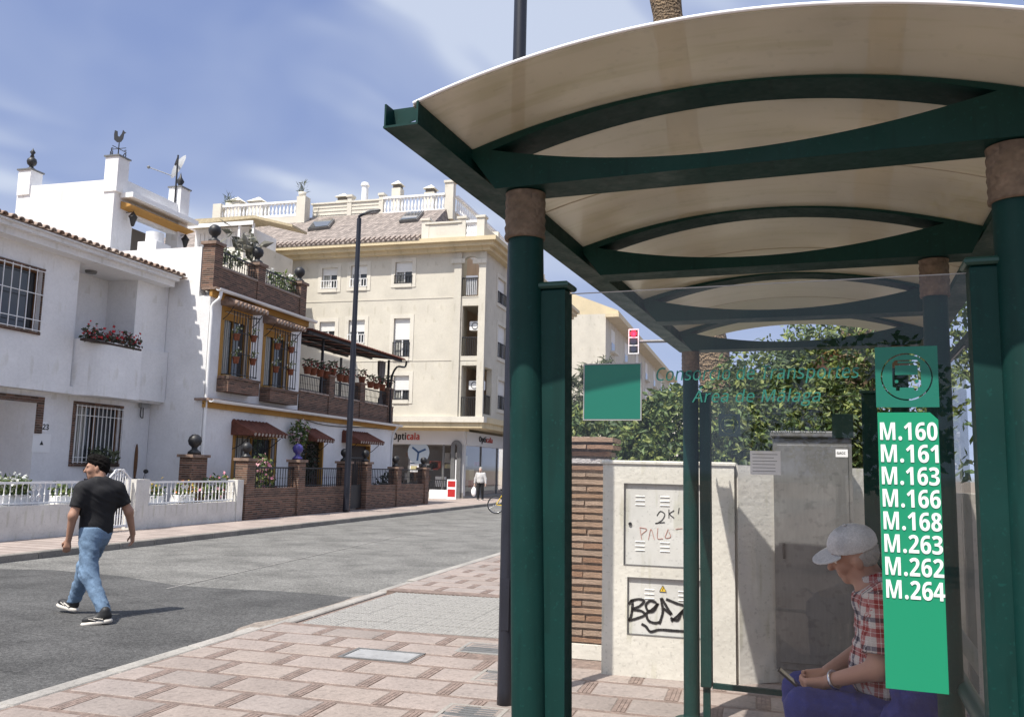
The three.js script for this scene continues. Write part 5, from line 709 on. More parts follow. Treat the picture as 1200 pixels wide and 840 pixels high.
// pots on grilles, piers and sills of the old house
{
  seed = 909;
  const hang = pot('h', 0.11, 0.2, 0.26, GREENS, WHITE, 26, 'terracotta pot of white flowers hung on a window grille'); hang.userData.group = 'pots hung on the window grilles'; const shelf = pot('s', 0.16, 0.26, 0.34, [[0.03, 0.05, 0.016], [0.05, 0.075, 0.03], [0.10, 0.11, 0.06]], [[0.35, 0.06, 0.06], [0.45, 0.32, 0.28]], 34, 'terracotta pot of geraniums set on the brick terrace parapet'); shelf.userData.group = 'pots set on the terrace parapet';
  const H = [[277, 395], [276, 422], [297, 397], [296, 424], [325, 406], [323, 433], [341, 410], [340, 436]]; H.forEach(([x, y], i) => { const p = onX(x, y, X2 + 0.42); p.y -= 0.1; (i ? copyOf(hang, p) : (hang.position.copy(p), hang)); });
  const Sx = [358, 365, 373, 381, 388, 397, 403, 410, 423, 433, 440, 447, 455]; Sx.forEach((x, i) => { const onPier = x === 388 || x === 423 || x === 455, p = onX(x, 470, X2 - 0.1); p.y = onPier ? FX(X2, x, x === 388 ? 441 : x === 423 ? 450 : 456).y + 0.072 : FX(X2, 400, 467).y + 0.68; (i ? copyOf(shelf, p) : (shelf.position.copy(p), shelf)); });
  // rose bush, creeper over the door, bushes behind the railing
  const bush = (name, label, X, px, py, rx, ry, rz, n, size, cols, bl, nb, bs, onGround = true) => { const p = onX(px, py, X), t = thing(name, label, 'shrub'); if (onGround) new B().cyl(V3(p.x, 0, p.z), V3(p.x, p.y, p.z), 0.03, 0.02, 6).mesh('stem', M.trunk, t); leafMesh('crown', leaves(n, inBall(p, rx, ry, rz, 0.3), size, cols), M.leaf, t); if (bl) leafMesh('blossom', flowers(inBall(p, rx, ry, rz, 0.8), nb, bl, bs), M.flower, t); settle(t); };
  bush('rose_bush', 'rose bush with pale pink blooms behind the black railing', XF - 0.5, 304, 560, 0.4, 0.75, 0.6, 420, 0.16, GREENS, PINK, 110, 0.13);
  bush('climbing_plant', 'dark creeper with pink flowers climbing beside the middle door', X2 + 0.35, 352, 508, 0.25, 0.5, 0.55, 320, 0.16, GREENS, [[0.45, 0.25, 0.3], [0.6, 0.5, 0.5]], 60, 0.1);
  bush('creeper', 'dark creeper hanging over the middle doorway', X2 + 0.3, 363, 535, 0.12, 0.9, 0.55, 420, 0.15, [[0.02, 0.03, 0.012], [0.03, 0.035, 0.015]], null);
  bush('garden_bush', 'dark bush behind the railing by the corner of the wall', XF - 0.6, 455, 572, 0.5, 0.7, 0.9, 380, 0.2, [[0.02, 0.035, 0.018], [0.03, 0.05, 0.025]], null);
  bush('garden_bush', 'low bush with pink flowers behind the white railing', XF - 0.8, 255, 570, 0.35, 0.35, 0.9, 240, 0.15, GREENS, PINK, 30, 0.12);
  bush('terrace_shrub', 'spiky leafless shrub on the brick roof terrace', X2 - 0.6, 283, 284, 0.4, 0.5, 0.9, 60, 0.45, [[0.12, 0.12, 0.09], [0.2, 0.19, 0.15]], null, 0, 0, false);
  bush('terrace_plants', 'green and white plants along the roof terrace railing', X2 - 0.35, 268, 300, 0.2, 0.3, 0.9, 130, 0.2, OLIVE, WHITE, 60, 0.12, false);
  bush('terrace_plants', 'white flowering plants at the end of the roof terrace', X2 - 0.35, 335, 330, 0.25, 0.3, 1.3, 240, 0.18, GREENS, WHITE, 90, 0.12, false);
}

// ================================================================ the cream corner block with the optician's shop
const Zc = -43, Xc = FZ(Zc, 565, 440).u;
const balusterGeo = (() => { const g = new THREE.LatheGeometry([[0, 0], [0.075, 0], [0.075, 0.06], [0.04, 0.10], [0.085, 0.26], [0.07, 0.38], [0.035, 0.62], [0.05, 0.72], [0.075, 0.76], [0.075, 0.82], [0, 0.82]].map(p => new THREE.Vector2(...p)), 8); return g; })();
function balustrade(t, a, b, y, h, n, mat) {                       // a, b world points on the base line
  const d = b.clone().sub(a), L = d.length(), ang = -Math.atan2(d.z, d.x), g = new B(); const q = (y0, y1, w) => { const k = new THREE.BoxGeometry(L, y1 - y0, w); k.rotateY(ang); k.translate((a.x + b.x) / 2, (y0 + y1) / 2, (a.z + b.z) / 2); g.add(k); }; q(y, y + 0.14, 0.22); q(y + h - 0.13, y + h, 0.26); const o = g.mesh('balustrade', mat, t);
  for (let i = 0; i < n; i++) { const p = a.clone().lerp(b, (i + 0.5) / n), k = new THREE.Mesh(balusterGeo, mat); k.name = 'baluster'; k.position.set(p.x, y + 0.14, p.z); k.scale.set(1, (h - 0.27) / 0.82, 1); k.castShadow = k.receiveShadow = true; o.add(k); }
}
{
  const t = thing('corner_building', 'cream four storey corner block with a tiled roof and balustrades', 'building'), m = mZ(Zc), mS = mX(Xc), XL = -36, yE = FZ(Zc, 470, 293).y, yB = FZ(Zc, 520, 488).y, zEnd = onX(668, 330, Xc).z;
  const ws = [[377, 395, 314, 338], [411, 430, 311, 336], [463, 483, 307, 332], [374, 392, 377, 404], [408, 427, 375, 402], [461, 480, 373, 418], [461, 479, 440, 468]].map(r => RZ(Zc, ...r));
  const arch = (u0, u1, y0, y1) => { const p = [[u0, y0], [u1, y0]], r = (u1 - u0) / 2, c = (u0 + u1) / 2; for (let i = 0; i <= 12; i++) { const a = i / 12 * Math.PI; p.push([c + r * Math.cos(a), y1 - r + r * Math.sin(a)]); } return p; };
  const lg = [[541, 561, 300, 347], [541, 560, 358, 417], [540, 559, 428, 488]].map(r => RZ(Zc, ...r));
  wall(XL, Xc, yB, yE, [...ws, arch(...lg[0]), lg[1], lg[2]], 0.3).mesh('front_wall', M.cream, t, m);
  ws.forEach((r, i) => win(t, m, ...r, { trim: M.creamPale, trimW: 0.22, shutter: [0.35, 0.4, 0.45, 0.4, 0.5, 0.55, 0.6][i], bars: 6, barTop: 0.38, rails: [0.03, 0.97], proud: 0.05, barW: 0.035, barMat: i === 2 || i > 4 ? M.iron : M.whitePaint, curtain: 0.4, depth: 0.18 }));
  // street side
  const sl = [[568, 577, 303, 350], [568, 577, 361, 416], [567, 576, 431, 486]].map(r => RX(Xc, ...r)), sw = [[583, 591, 327, 357], [583, 591, 382, 420], [583, 590, 446, 480]].map(r => RX(Xc, ...r)); sw.forEach(r => { r[1] = r[0] + 1.6; }); const more = []; for (const r of sw) for (const k of [4.2, 8.4, 12.6]) if (r[1] + k < -zEnd - 0.8) more.push([r[0] + k, r[1] + k, r[2], r[3]]);
  wall(-Zc + 0.302, -zEnd, yB, yE, [arch(...sl[0]), sl[1], sl[2], ...sw, ...more], 0.3).mesh('street_wall', M.cream, t, mS); [...sw, ...more].forEach(r => win(t, mS, ...r, { trim: M.creamPale, trimW: 0.2, shutter: 0.5, bars: 6, barTop: 0.45, rails: [0.03, 0.97], proud: 0.05, barW: 0.035, curtain: 0.4, depth: 0.18 }));
  // balconies set into the corner
  bx(XL, Xc - 1.7, yB - 0.2, yE, -3, -1.7).mesh('recess_back_wall', M.pinkWall, t, m); bx(Xc - 3.5, Xc - 1.701, yB - 0.2, yE, zEnd, Zc - 3.01).mesh('recess_side_wall', M.pinkWall, t);
  lg.forEach((r, i) => {
    bx(r[0] - 0.6, Xc - 0.301, r[2] - 0.32, r[2] - 0.02, Zc - 4.5, Zc - 0.301).mesh('balcony_floor', M.creamPale, t); bx(r[0] - 0.5, r[0] - 0.3, r[2], r[3] + 0.2, -1.69, -0.301).mesh('balcony_end_wall', M.cream, t, m);
    const g = new B(); g.box(r[0], r[1], r[2] + 0.98, r[2] + 1.03, -0.12, -0.07); for (let k = 0; k <= 9; k++) { const u = lerp(r[0] + 0.02, r[1] - 0.02, k / 9); g.box(u - 0.014, u + 0.014, r[2], r[2] + 0.98, -0.11, -0.08); } g.mesh('balcony_railing', M.iron, t, m);
    const s = sl[i], h = new B(); h.box(s[0], s[1], s[2] + 0.98, s[2] + 1.03, -0.12, -0.07); for (let k = 0; k <= 8; k++) { const u = lerp(s[0] + 0.02, s[1] - 0.02, k / 8); h.box(u - 0.014, u + 0.014, s[2], s[2] + 0.98, -0.11, -0.08); } h.mesh('balcony_railing', M.iron, t, mS);
    if (i) { const a = new B(), y = r[3] - 0.75; a.rbox(r[0] + 0.25, r[0] + 1.05, y - 0.5, y, -0.9, -0.55, 0.02); const ac = a.mesh('air_conditioner', M.signWhite, t, m); const fn = new THREE.TorusGeometry(0.17, 0.02, 6, 16); fn.translate(r[0] + 0.55, y - 0.25, -0.545); new B().add(fn).mesh('fan_grille', M.black, ac, m); }
    if (!i) { const cl = bx(r[0] + 0.2, r[1] - 0.1, r[2] + 0.1, r[2] + 1.15, -0.16, -0.14).mesh('hanging_cloth', M.signWhite, t, m); }
  });
  for (const [px, py] of [[538, 306], [563, 306]]) { const p = FZ(Zc, px, py); bx(p.u - 0.38, p.u + 0.38, p.y - 0.14, p.y + 0.10, 0.002, 0.16).mesh('impost', M.creamPale, t, m); }
  { const p = FZ(Zc, 537, 400); bx(p.u - 0.32, p.u + 0.1, yB, yE - 0.31, 0.002, 0.1).mesh('pilaster', M.cream, t, m); const e = FZ(Zc, 563, 400); bx(e.u - 0.14, Xc + 0.09, yB, yE - 0.31, 0.002, 0.1).mesh('pilaster', M.cream, t, m); for (const py of [350, 423]) { const y = FZ(Zc, 500, py).y; bx(XL, Xc - 0.02, y, y + 0.05, 0.0015, 0.02).mesh('string_course', M.cream, t, m); } }
  // cornices
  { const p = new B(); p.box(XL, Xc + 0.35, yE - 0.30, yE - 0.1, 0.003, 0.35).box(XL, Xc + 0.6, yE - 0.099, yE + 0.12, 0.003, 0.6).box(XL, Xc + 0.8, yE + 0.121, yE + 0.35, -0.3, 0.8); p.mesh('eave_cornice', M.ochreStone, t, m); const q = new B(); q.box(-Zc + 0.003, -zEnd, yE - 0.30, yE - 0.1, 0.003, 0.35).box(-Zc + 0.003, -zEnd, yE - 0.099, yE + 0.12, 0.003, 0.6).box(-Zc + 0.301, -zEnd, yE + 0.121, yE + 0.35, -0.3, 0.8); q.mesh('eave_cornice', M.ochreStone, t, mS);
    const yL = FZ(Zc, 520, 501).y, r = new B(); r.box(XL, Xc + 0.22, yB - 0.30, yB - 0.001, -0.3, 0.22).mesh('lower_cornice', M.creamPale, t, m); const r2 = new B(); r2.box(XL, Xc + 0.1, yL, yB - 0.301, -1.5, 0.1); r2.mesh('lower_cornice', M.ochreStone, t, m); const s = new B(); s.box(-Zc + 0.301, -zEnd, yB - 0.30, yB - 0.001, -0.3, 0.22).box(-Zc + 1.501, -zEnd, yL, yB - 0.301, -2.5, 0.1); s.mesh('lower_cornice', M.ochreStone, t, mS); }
  // tiled roof and roof terraces
  {
    const yr = yE + 0.36, zr = Zc - 5.2, top = onZ(460, 249, zr).y, xa = onZ(306, 300, Zc).x, xr = onZ(498, 270, Zc).x, xw = onZ(523, 240, zr).x, g = new B(), eb = 0.82;
    const P = [], v = (x, y, z) => [x, y, z], quad = (a, b, c, d) => P.push(...a, ...b, ...c, ...a, ...c, ...d);
    quad(v(XL, yr, Zc + eb), v(xr, yr, Zc + eb), v(xw, top, zr), v(XL, top, zr)); quad(v(XL, yr - 0.08, Zc + eb), v(XL, yr, Zc + eb), v(xr, yr, Zc + eb), v(xr, yr - 0.08, Zc + eb)); quad(v(xr, yr, Zc + eb), v(xr, yr, Zc - 3), v(xw, top, zr - 1), v(xw, top, zr));
    const rg = new THREE.BufferGeometry(); rg.setAttribute('position', new THREE.Float32BufferAttribute(P, 3)); rg.computeVertexNormals(); g.add(rg); const rf = g.mesh('tiled_roof', M.roofC, t);
    const sl_ = (top - yr) / (Zc + eb - zr); const onRoof = (px, py) => { const r = ray(px, py); const k = (yr + sl_ * (Zc + eb) - EYE.y + sl_ * -EYE.z) / (r.y + sl_ * r.z); return EYE.clone().addScaledVector(r, k); };
    const eT = new B(), n = Math.round((xr - xa + 4) / 0.3); for (let i = 0; i < n; i++) { const x = xr - 0.15 - i * 0.3; eT.cyl(V3(x, yr + 0.02, Zc + eb + 0.05), V3(x, yr + 0.02 + sl_ * 0.6, Zc + eb - 0.55), 0.07, 0.07, 7); } const et = eT.mesh('eave_tiles', M.tilePale[1], t); et.userData.kind = 'stuff';
    for (const c of [[[363, 271], [388, 268], [390, 260], [372, 262]], [[468, 262], [489, 260], [497, 250], [478, 252]]]) { const q = c.map(p => onRoof(...p)), b = new B(), a = q[0], w = q[1].clone().sub(q[0]), h = q[3].clone().sub(q[0]); const nrm = w.clone().cross(h).normalize(); const bg = new THREE.BoxGeometry(w.length(), h.length(), 0.16); bg.applyMatrix4(new THREE.Matrix4().makeBasis(w.clone().normalize(), nrm.clone().cross(w).normalize(), nrm)); const cc = a.clone().add(q[2]).multiplyScalar(0.5).addScaledVector(nrm, 0.1); bg.translate(cc.x, cc.y, cc.z); const sk = b.add(bg).mesh('skylight', M.greyMetal, t); const pg = new THREE.BoxGeometry(w.length() - 0.16, h.length() - 0.2, 0.03); pg.applyMatrix4(new THREE.Matrix4().makeBasis(w.clone().normalize(), nrm.clone().cross(w).normalize(), nrm)); const pc = cc.clone().addScaledVector(nrm, 0.1); pg.translate(pc.x, pc.y, pc.z); new B().add(pg).mesh('skylight_pane', M.pane, sk); }
    // upper terrace: plain wall, balustrade, pillar
    const zt = zr - 0.1, p = (px, py) => onZ(px, py, zt), yT = p(400, 238).y; bx(p(366, 250).x, p(447, 250).x, top - 0.6, yT, zt - 0.25, zt).mesh('terrace_wall', M.creamPale, t); bx(p(366, 250).x - 0.1, p(447, 250).x, yT + 0.0005, yT + 0.1, zt - 0.32, zt + 0.07).mesh('terrace_wall_cap', M.creamPale, t);
    for (let k = 1; k < 4; k++) bx(p(366, 250).x + 0.05, p(447, 250).x - 0.05, lerp(top - 0.1, yT, k / 4) - 0.02, lerp(top - 0.1, yT, k / 4) + 0.02, zt + 0.001, zt + 0.03).mesh('wall_band', M.creamPale, t);
    bx(XL, p(523, 240).x, yr - 1, top, zr - 9, zr - 0.4).mesh('roof_core', M.cream, t); const yb0 = p(485, 250).y, hb = p(485, 229).y - yb0; balustrade(t, p(449, 250).setY(0), p(521, 250).setY(0), yb0, hb, 18, M.signWhite);
    for (const [l, r, tp] of [[444, 449, 229], [521, 531, 214], [407, 412, 231]]) { const a = p(l, 240).x, c = p(r, 240).x, y = p((l + r) / 2, tp).y; bx(a, c, top - 0.6, y, zt - 0.4, zt + 0.05).mesh('terrace_pier', M.creamPale, t); bx(a - 0.06, c + 0.06, y + 0.0005, y + 0.14, zt - 0.46, zt + 0.11).mesh('pier_cap', M.creamPale, t); }
    { const a = V3(p(531, 240).x, 0, zt), z2 = zEnd + 2; balustrade(t, V3(a.x, 0, zt - 0.6), V3(a.x, 0, z2), yb0, hb, 40, M.signWhite); bx(a.x - 0.3, a.x, yr - 1, yb0, z2, zt - 0.5).mesh('terrace_wall', M.creamPale, t); }
    // corner terrace over the eave
    const zq = Zc + 0.55, c0 = onZ(498, 272, zq), c1 = onZ(541, 270, zq), c2 = onZ(563, 268, zq), y0 = yr, hh = onZ(520, 262, zq).y - y0; bx(c0.x, c1.x, y0, y0 + hh, zq - 0.2, zq).mesh('terrace_wall', M.creamPale, t); bx(c0.x, c1.x, y0 + hh + 0.0005, y0 + hh + 0.1, zq - 0.27, zq + 0.07).mesh('terrace_wall_cap', M.creamPale, t); balustrade(t, V3(c1.x + 0.25, 0, zq - 0.1), V3(c2.x - 0.2, 0, zq - 0.1), y0, hh + 0.1, 6, M.signWhite);
    for (const x of [c0.x, c1.x, c2.x]) { bx(x - 0.2, x + 0.22, y0, y0 + hh + 0.22, zq - 0.42, zq + 0.02).mesh('terrace_pier', M.creamPale, t); bx(x - 0.26, x + 0.28, y0 + hh + 0.2205, y0 + hh + 0.34, zq - 0.48, zq + 0.08).mesh('pier_cap', M.creamPale, t); }
    for (let k = 0; k < 3; k++) { const za = zq - 0.45 - k * 5.4; bx(c2.x - 0.2, c2.x, y0, y0 + hh, za - 2.6, za - 0.002).mesh('terrace_wall', M.creamPale, t); balustrade(t, V3(c2.x - 0.1, 0, za - 2.7), V3(c2.x - 0.1, 0, za - 5.2), y0, hh + 0.1, 9, M.signWhite); for (const zz of [za - 2.62, za - 5.3]) bx(c2.x - 0.3, c2.x + 0.1, y0, y0 + hh + 0.25, zz - 0.15, zz + 0.15).mesh('terrace_pier', M.creamPale, t); }
    // chimneys
    for (const [px, b, tp, w] of [[466, 228, 214, 0.62], [505, 228, 219, 0.7], [403, 236, 229, 0.8]]) { const a = onZ(px, b, zt - 3), y = onZ(px, tp, zt - 3).y, k = bx(a.x - w / 2, a.x + w / 2, top - 1, y - 0.45, a.z - w / 2, a.z + w / 2).mesh('chimney', M.creamPale, t); bx(a.x - w * 0.4, a.x + w * 0.4, y - 0.4495, y - 0.2, a.z - w * 0.4, a.z + w * 0.4).mesh('chimney_vent', M.room, k); const cg = new THREE.ConeGeometry(w * 0.85, 0.36, 4); cg.rotateY(Math.PI / 4); cg.translate(a.x, y - 0.02, a.z); new B().add(cg).mesh('chimney_cap', M.creamPale, k); }
    { const a = onZ(427, 238, zt - 2), y = onZ(427, 218, zt - 2).y, b = new B(); b.cyl(V3(a.x, top - 1, a.z), V3(a.x, y, a.z), 0.22, 0.22, 12).cyl(V3(a.x, y + 0.001, a.z), V3(a.x, y + 0.2, a.z), 0.3, 0.24, 12); b.mesh('flue_pipe', M.signWhite, t); }
    // left roof terrace with balustrade
    const q = (px, py) => onZ(px, py, zt + 1), yl0 = q(310, 256).y, hl = q(310, 238).y - yl0; balustrade(t, q(258, 250).setY(0), q(352, 250).setY(0), yl0, hl, 22, M.signWhite); bx(q(255, 250).x, q(357, 250).x, yE - 1, yl0 - 0.001, zt - 5, zt + 1.1).mesh('terrace_wall', M.creamPale, t); for (const [px, tp] of [[256, 240], [354, 231]]) { const a = q(px, 250).x, y = q(px, tp).y; bx(a - 0.3, a + 0.3, yl0 - 0.5, y, zt + 0.6, zt + 1.25).mesh('terrace_pier', M.creamPale, t); }
    for (const px of [278, 303]) { const a = onZ(px, 240, zt - 1), k = bx(a.x - 0.5, a.x + 0.5, yl0, a.y + 0.1, a.z - 0.5, a.z + 0.5).mesh('chimney', M.creamPale, t); const cg = new THREE.ConeGeometry(0.85, 0.45, 4); cg.rotateY(Math.PI / 4); cg.translate(a.x, a.y + 0.33, a.z); new B().add(cg).mesh('chimney_cap', M.creamPale, k); }
    for (const [px, py, h, lab] of [[354, 230, 18, 'small spiky plant on the end pier of the roof balustrade'], [268, 243, 15, 'small spiky plant at the start of the roof balustrade']]) { const a = onZ(px, py, zt + 0.9), s = thing('roof_plant', lab, 'plant'); leafMesh('fronds', leaves(60, inBall(V3(a.x, a.y + 0.45, a.z), 0.22, 0.45, 0.22, 0), 0.4, OLIVE, 0.12, -0.9), M.leaf, s); new B().lathe(V3(a.x, a.y - 0.05, a.z), [[0, 0], [0.2, 0], [0.26, 0.3], [0, 0.28]], 10).mesh('pot', M.creamPale, s); settle(s); }
  }
  // the shop at street level
  {
    const Zs = Zc - 0.9, xs = FZ(Zs, 543, 550).u, ms = mZ(Zs), mq = mX(xs), yS = FZ(Zs, 520, 505).y, yG = FZ(Zs, 520, 521).y, xl = FZ(Zs, 440, 560).u;
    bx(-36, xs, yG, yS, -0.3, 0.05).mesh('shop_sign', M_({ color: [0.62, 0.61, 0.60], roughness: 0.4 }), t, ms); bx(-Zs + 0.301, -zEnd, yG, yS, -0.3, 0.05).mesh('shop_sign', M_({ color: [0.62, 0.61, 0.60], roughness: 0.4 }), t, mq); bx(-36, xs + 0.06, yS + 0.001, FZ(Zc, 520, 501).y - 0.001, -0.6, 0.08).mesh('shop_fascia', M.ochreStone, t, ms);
    const sign = (mt, u0, u1, y, h, dep) => { const a = textGeo('Opti', h, 0.03), c = textGeo('cala', h, 0.03), wa = a.boundingBox.max.x, wc = c.boundingBox.max.x, k = (u1 - u0) / (wa + wc + 0.05); a.scale(k, 1, 1); c.scale(k, 1, 1); a.translate(u0, y, dep); c.translate(u0 + (wa + 0.04) * k, y, dep); new B().add(a).mesh('lettering', M.black, t, mt); new B().add(c).mesh('lettering', M_({ color: [0.42, 0.04, 0.02], roughness: 0.5 }), t, mt); };
    const a = FZ(Zs, 460, 514), b = FZ(Zs, 492, 514); sign(ms, a.u, b.u, lerp(yG, yS, 0.32), (yS - yG) * 0.5, 0.052); const c = FX(xs, 560, 515), d = FX(xs, 576, 515); sign(mq, c.u, d.u, lerp(yG, yS, 0.35), (yS - yG) * 0.42, 0.052);
    bx(-36, xs - 0.35, 0.02, yG - 0.001, -0.12, -0.10).mesh('shop_window', M.glass, t, ms); bx(-Zs + 0.35, -zEnd, 0.02, yG - 0.001, -0.12, -0.10).mesh('shop_window', M.glass, t, mq);
    const pl = new B(); pl.box(xs - 0.35, xs, 0, yG - 0.001, -0.35, 0); pl.mesh('corner_pillar', M_({ color: [0.62, 0.62, 0.61], map: T.wall }), t, ms);
    for (const px of [478, 497, 518]) { const u = FZ(Zs, px, 560).u; bx(u - 0.05, u + 0.05, 0.0, yG - 0.002, -0.16, -0.06).mesh('window_mullion', M.greyMetal, t, ms); } for (const k of [3.2, 6.4, 9.6]) bx(-Zs + k, -Zs + k + 0.1, 0, yG - 0.002, -0.16, -0.06).mesh('window_mullion', M.greyMetal, t, mq);
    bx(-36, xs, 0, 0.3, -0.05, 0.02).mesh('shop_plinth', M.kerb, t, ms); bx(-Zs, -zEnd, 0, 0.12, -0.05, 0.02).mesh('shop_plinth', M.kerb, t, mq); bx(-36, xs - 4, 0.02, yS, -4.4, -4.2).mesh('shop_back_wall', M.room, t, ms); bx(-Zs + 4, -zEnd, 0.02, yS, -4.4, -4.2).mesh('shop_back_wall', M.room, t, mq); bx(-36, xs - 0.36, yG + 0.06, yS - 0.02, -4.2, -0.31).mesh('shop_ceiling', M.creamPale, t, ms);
    // the white arch frame and display pieces in the window
    const r = RZ(Zs, 531, 548, 516, 584), w = r[1] - r[0], cx = (r[0] + r[1]) / 2, ar = new B(), o = arch(r[0] - 0.1, r[1] - 0.35, 0, r[3]), i2 = arch(r[0] + 0.12, r[1] - 0.57, 0.0005, r[3] - 0.22); ar.shape(o, 0.14, [i2.map(([x, y]) => [x, Math.max(y, 0.01)])], new THREE.Matrix4().makeTranslation(0, 0, 0.03)); ar.mesh('arch_frame', M.greyMetal, t, ms); bx(r[0] + 0.15, r[1] - 0.6, 0.02, r[3] - 1.0, 0.03, 0.12).mesh('door_panel', M.signWhite, t, ms);
    const ps = RZ(Zs, 479, 490, 536, 553), po = bx(...ps, -0.09, -0.07).mesh('poster', M.signWhite, t, ms); bx(ps[0] + 0.08, ps[1] - 0.08, ps[2] + 0.1, lerp(ps[2], ps[3], 0.42), -0.069, -0.066).mesh('poster_picture', M_({ color: [0.45, 0.40, 0.22] }), po, ms); bx(ps[0] + 0.05, ps[1] - 0.05, lerp(ps[2], ps[3], 0.56), lerp(ps[2], ps[3], 0.64), -0.069, -0.066).mesh('poster_band', M_({ color: [0.03, 0.07, 0.15] }), po, ms);
    const ck = FZ(Zs, 490, 530), cg = new THREE.CylinderGeometry(0.62, 0.62, 0.06, 24); cg.rotateX(Math.PI / 2); cg.translate(ck.u, ck.y, -0.06); const cm = new B().add(cg).mesh('round_sign', M_({ color: [0.45, 0.52, 0.58], roughness: 0.3 }), t, ms); const cr = new B(); for (let k = 0; k < 3; k++) { const e = k * 2.1 + 0.4; cr.bar(V3(ck.u, ck.y, -0.025), V3(ck.u + 0.45 * Math.cos(e), ck.y + 0.45 * Math.sin(e), -0.025), 0.1, 0.02); } cr.mesh('round_sign_mark', M_({ color: [0.04, 0.09, 0.2] }), cm, ms);
    for (let k = 0; k < 14; k++) { const u = rr(xl + 1, xs - 1), y = rr(0.5, 2.2), q = bx(u, u + rr(0.3, 0.7), y, y + rr(0.15, 0.6), -1.6, -1.45); q.mesh('shop_display', [M.lightMetal, M.wood, M.signWhite, M_({ color: [0.4, 0.08, 0.05] })][k % 4], t, ms); }
    for (let k = 0; k < 7; k++) { const u = -Zs + rr(1, 8), y = rr(0.3, 2.0); bx(u, u + rr(0.3, 0.9), y, y + rr(0.2, 0.9), -1.7, -1.5).mesh('shop_display', [M_({ color: [0.55, 0.5, 0.3] }), M.lightMetal, M_({ color: [0.35, 0.07, 0.06] })][k % 3], t, mq); }
  }
  settle(t);
}
// low white planters and the A-board by the shop
{ const t = thing('street_planter', 'low slatted planter with black rails outside the shop', 'planter'), a = onY(503, 584, 0), z = Zc + 0.4, x0 = onZ(503, 575, z).x, x1 = onZ(527, 575, z).x; bx(x0, x1, 0, 0.45, z - 0.35, z).mesh('trough', M.whitePaint, t); const g = new B(); for (let i = 0; i < 12; i++) { const x = lerp(x0, x1, i / 11); g.bar(V3(x, 0.45, z - 0.05), V3(x + 0.06, 0.95, z - 0.05), 0.03); } g.box(x0, x1, 0.93, 0.98, z - 0.07, z - 0.03); g.mesh('rails', M.iron, t); settle(t);
  const s = thing('pavement_sign', 'red and white pavement sign outside the shop', 'sign'), c = onZ(529, 577, z + 0.3); const b = new B(); b.box(c.x - 0.25, c.x + 0.25, 0, 1.0, z + 0.28, z + 0.32); b.mesh('board', M.signWhite, s); const r = new B(); r.box(c.x - 0.2, c.x + 0.2, 0.12, 0.5, z + 0.3201, z + 0.326).box(c.x - 0.2, c.x + 0.2, 0.62, 0.92, z + 0.3201, z + 0.326); r.mesh('print', M.red, s); settle(s); }
// ---------------------------------------------------------------- white house behind the old one, with a canopy on its roof terrace
{
  const t = thing('rear_house', 'white house behind the brick terrace with a beige canopy', 'house'), Z = -38.5, m = mZ(Z), p = (px, py) => FZ(Z, px, py); bx(p(215, 300).u, p(305, 300).u, 0, p(260, 290).y, -3.2, 0).mesh('wall', M.creamPale, t, m); bx(p(222, 268).u, p(285, 268).u, p(260, 290).y + 0.001, p(250, 264).y, -3.2, -0.5).mesh('terrace_room', M.white, t, m);
  for (let k = 0; k < 12; k++) { const u = lerp(p(226, 270).u, p(283, 270).u, k / 11); bx(u - 0.05, u + 0.1, p(260, 288).y, p(260, 270).y, -0.499, -0.46).mesh('wall_rib', M.white, t, m); }
  const c = new B(), y0 = p(300, 258).y, y1 = p(350, 268).y; c.shape([[p(222, 262).u, p(222, 266).y], [p(302, 258).u, y0], [p(347, 266).u, y1], [p(347, 266).u, y1 + 0.12], [p(302, 258).u, y0 + 0.14], [p(222, 262).u, p(222, 262).y + 0.1]], 1.5, [], new THREE.Matrix4().setPosition(0, 0, -1.1)); c.mesh('canopy', M_({ color: [0.62, 0.52, 0.34], map: T.cloth }), t, m);
  const fr = new B(); fr.box(p(222, 270).u, p(302, 270).u, p(260, 264).y - 0.2, p(260, 264).y, 0.41, 0.5); fr.mesh('canopy_beam', M.whitePaint, t, m); for (const px of [301, 285]) bx(p(px, 270).u - 0.06, p(px, 270).u + 0.06, p(260, 290).y, p(px, 264).y, 0.3, 0.4).mesh('canopy_post', M.whitePaint, t, m);
  settle(t);
}
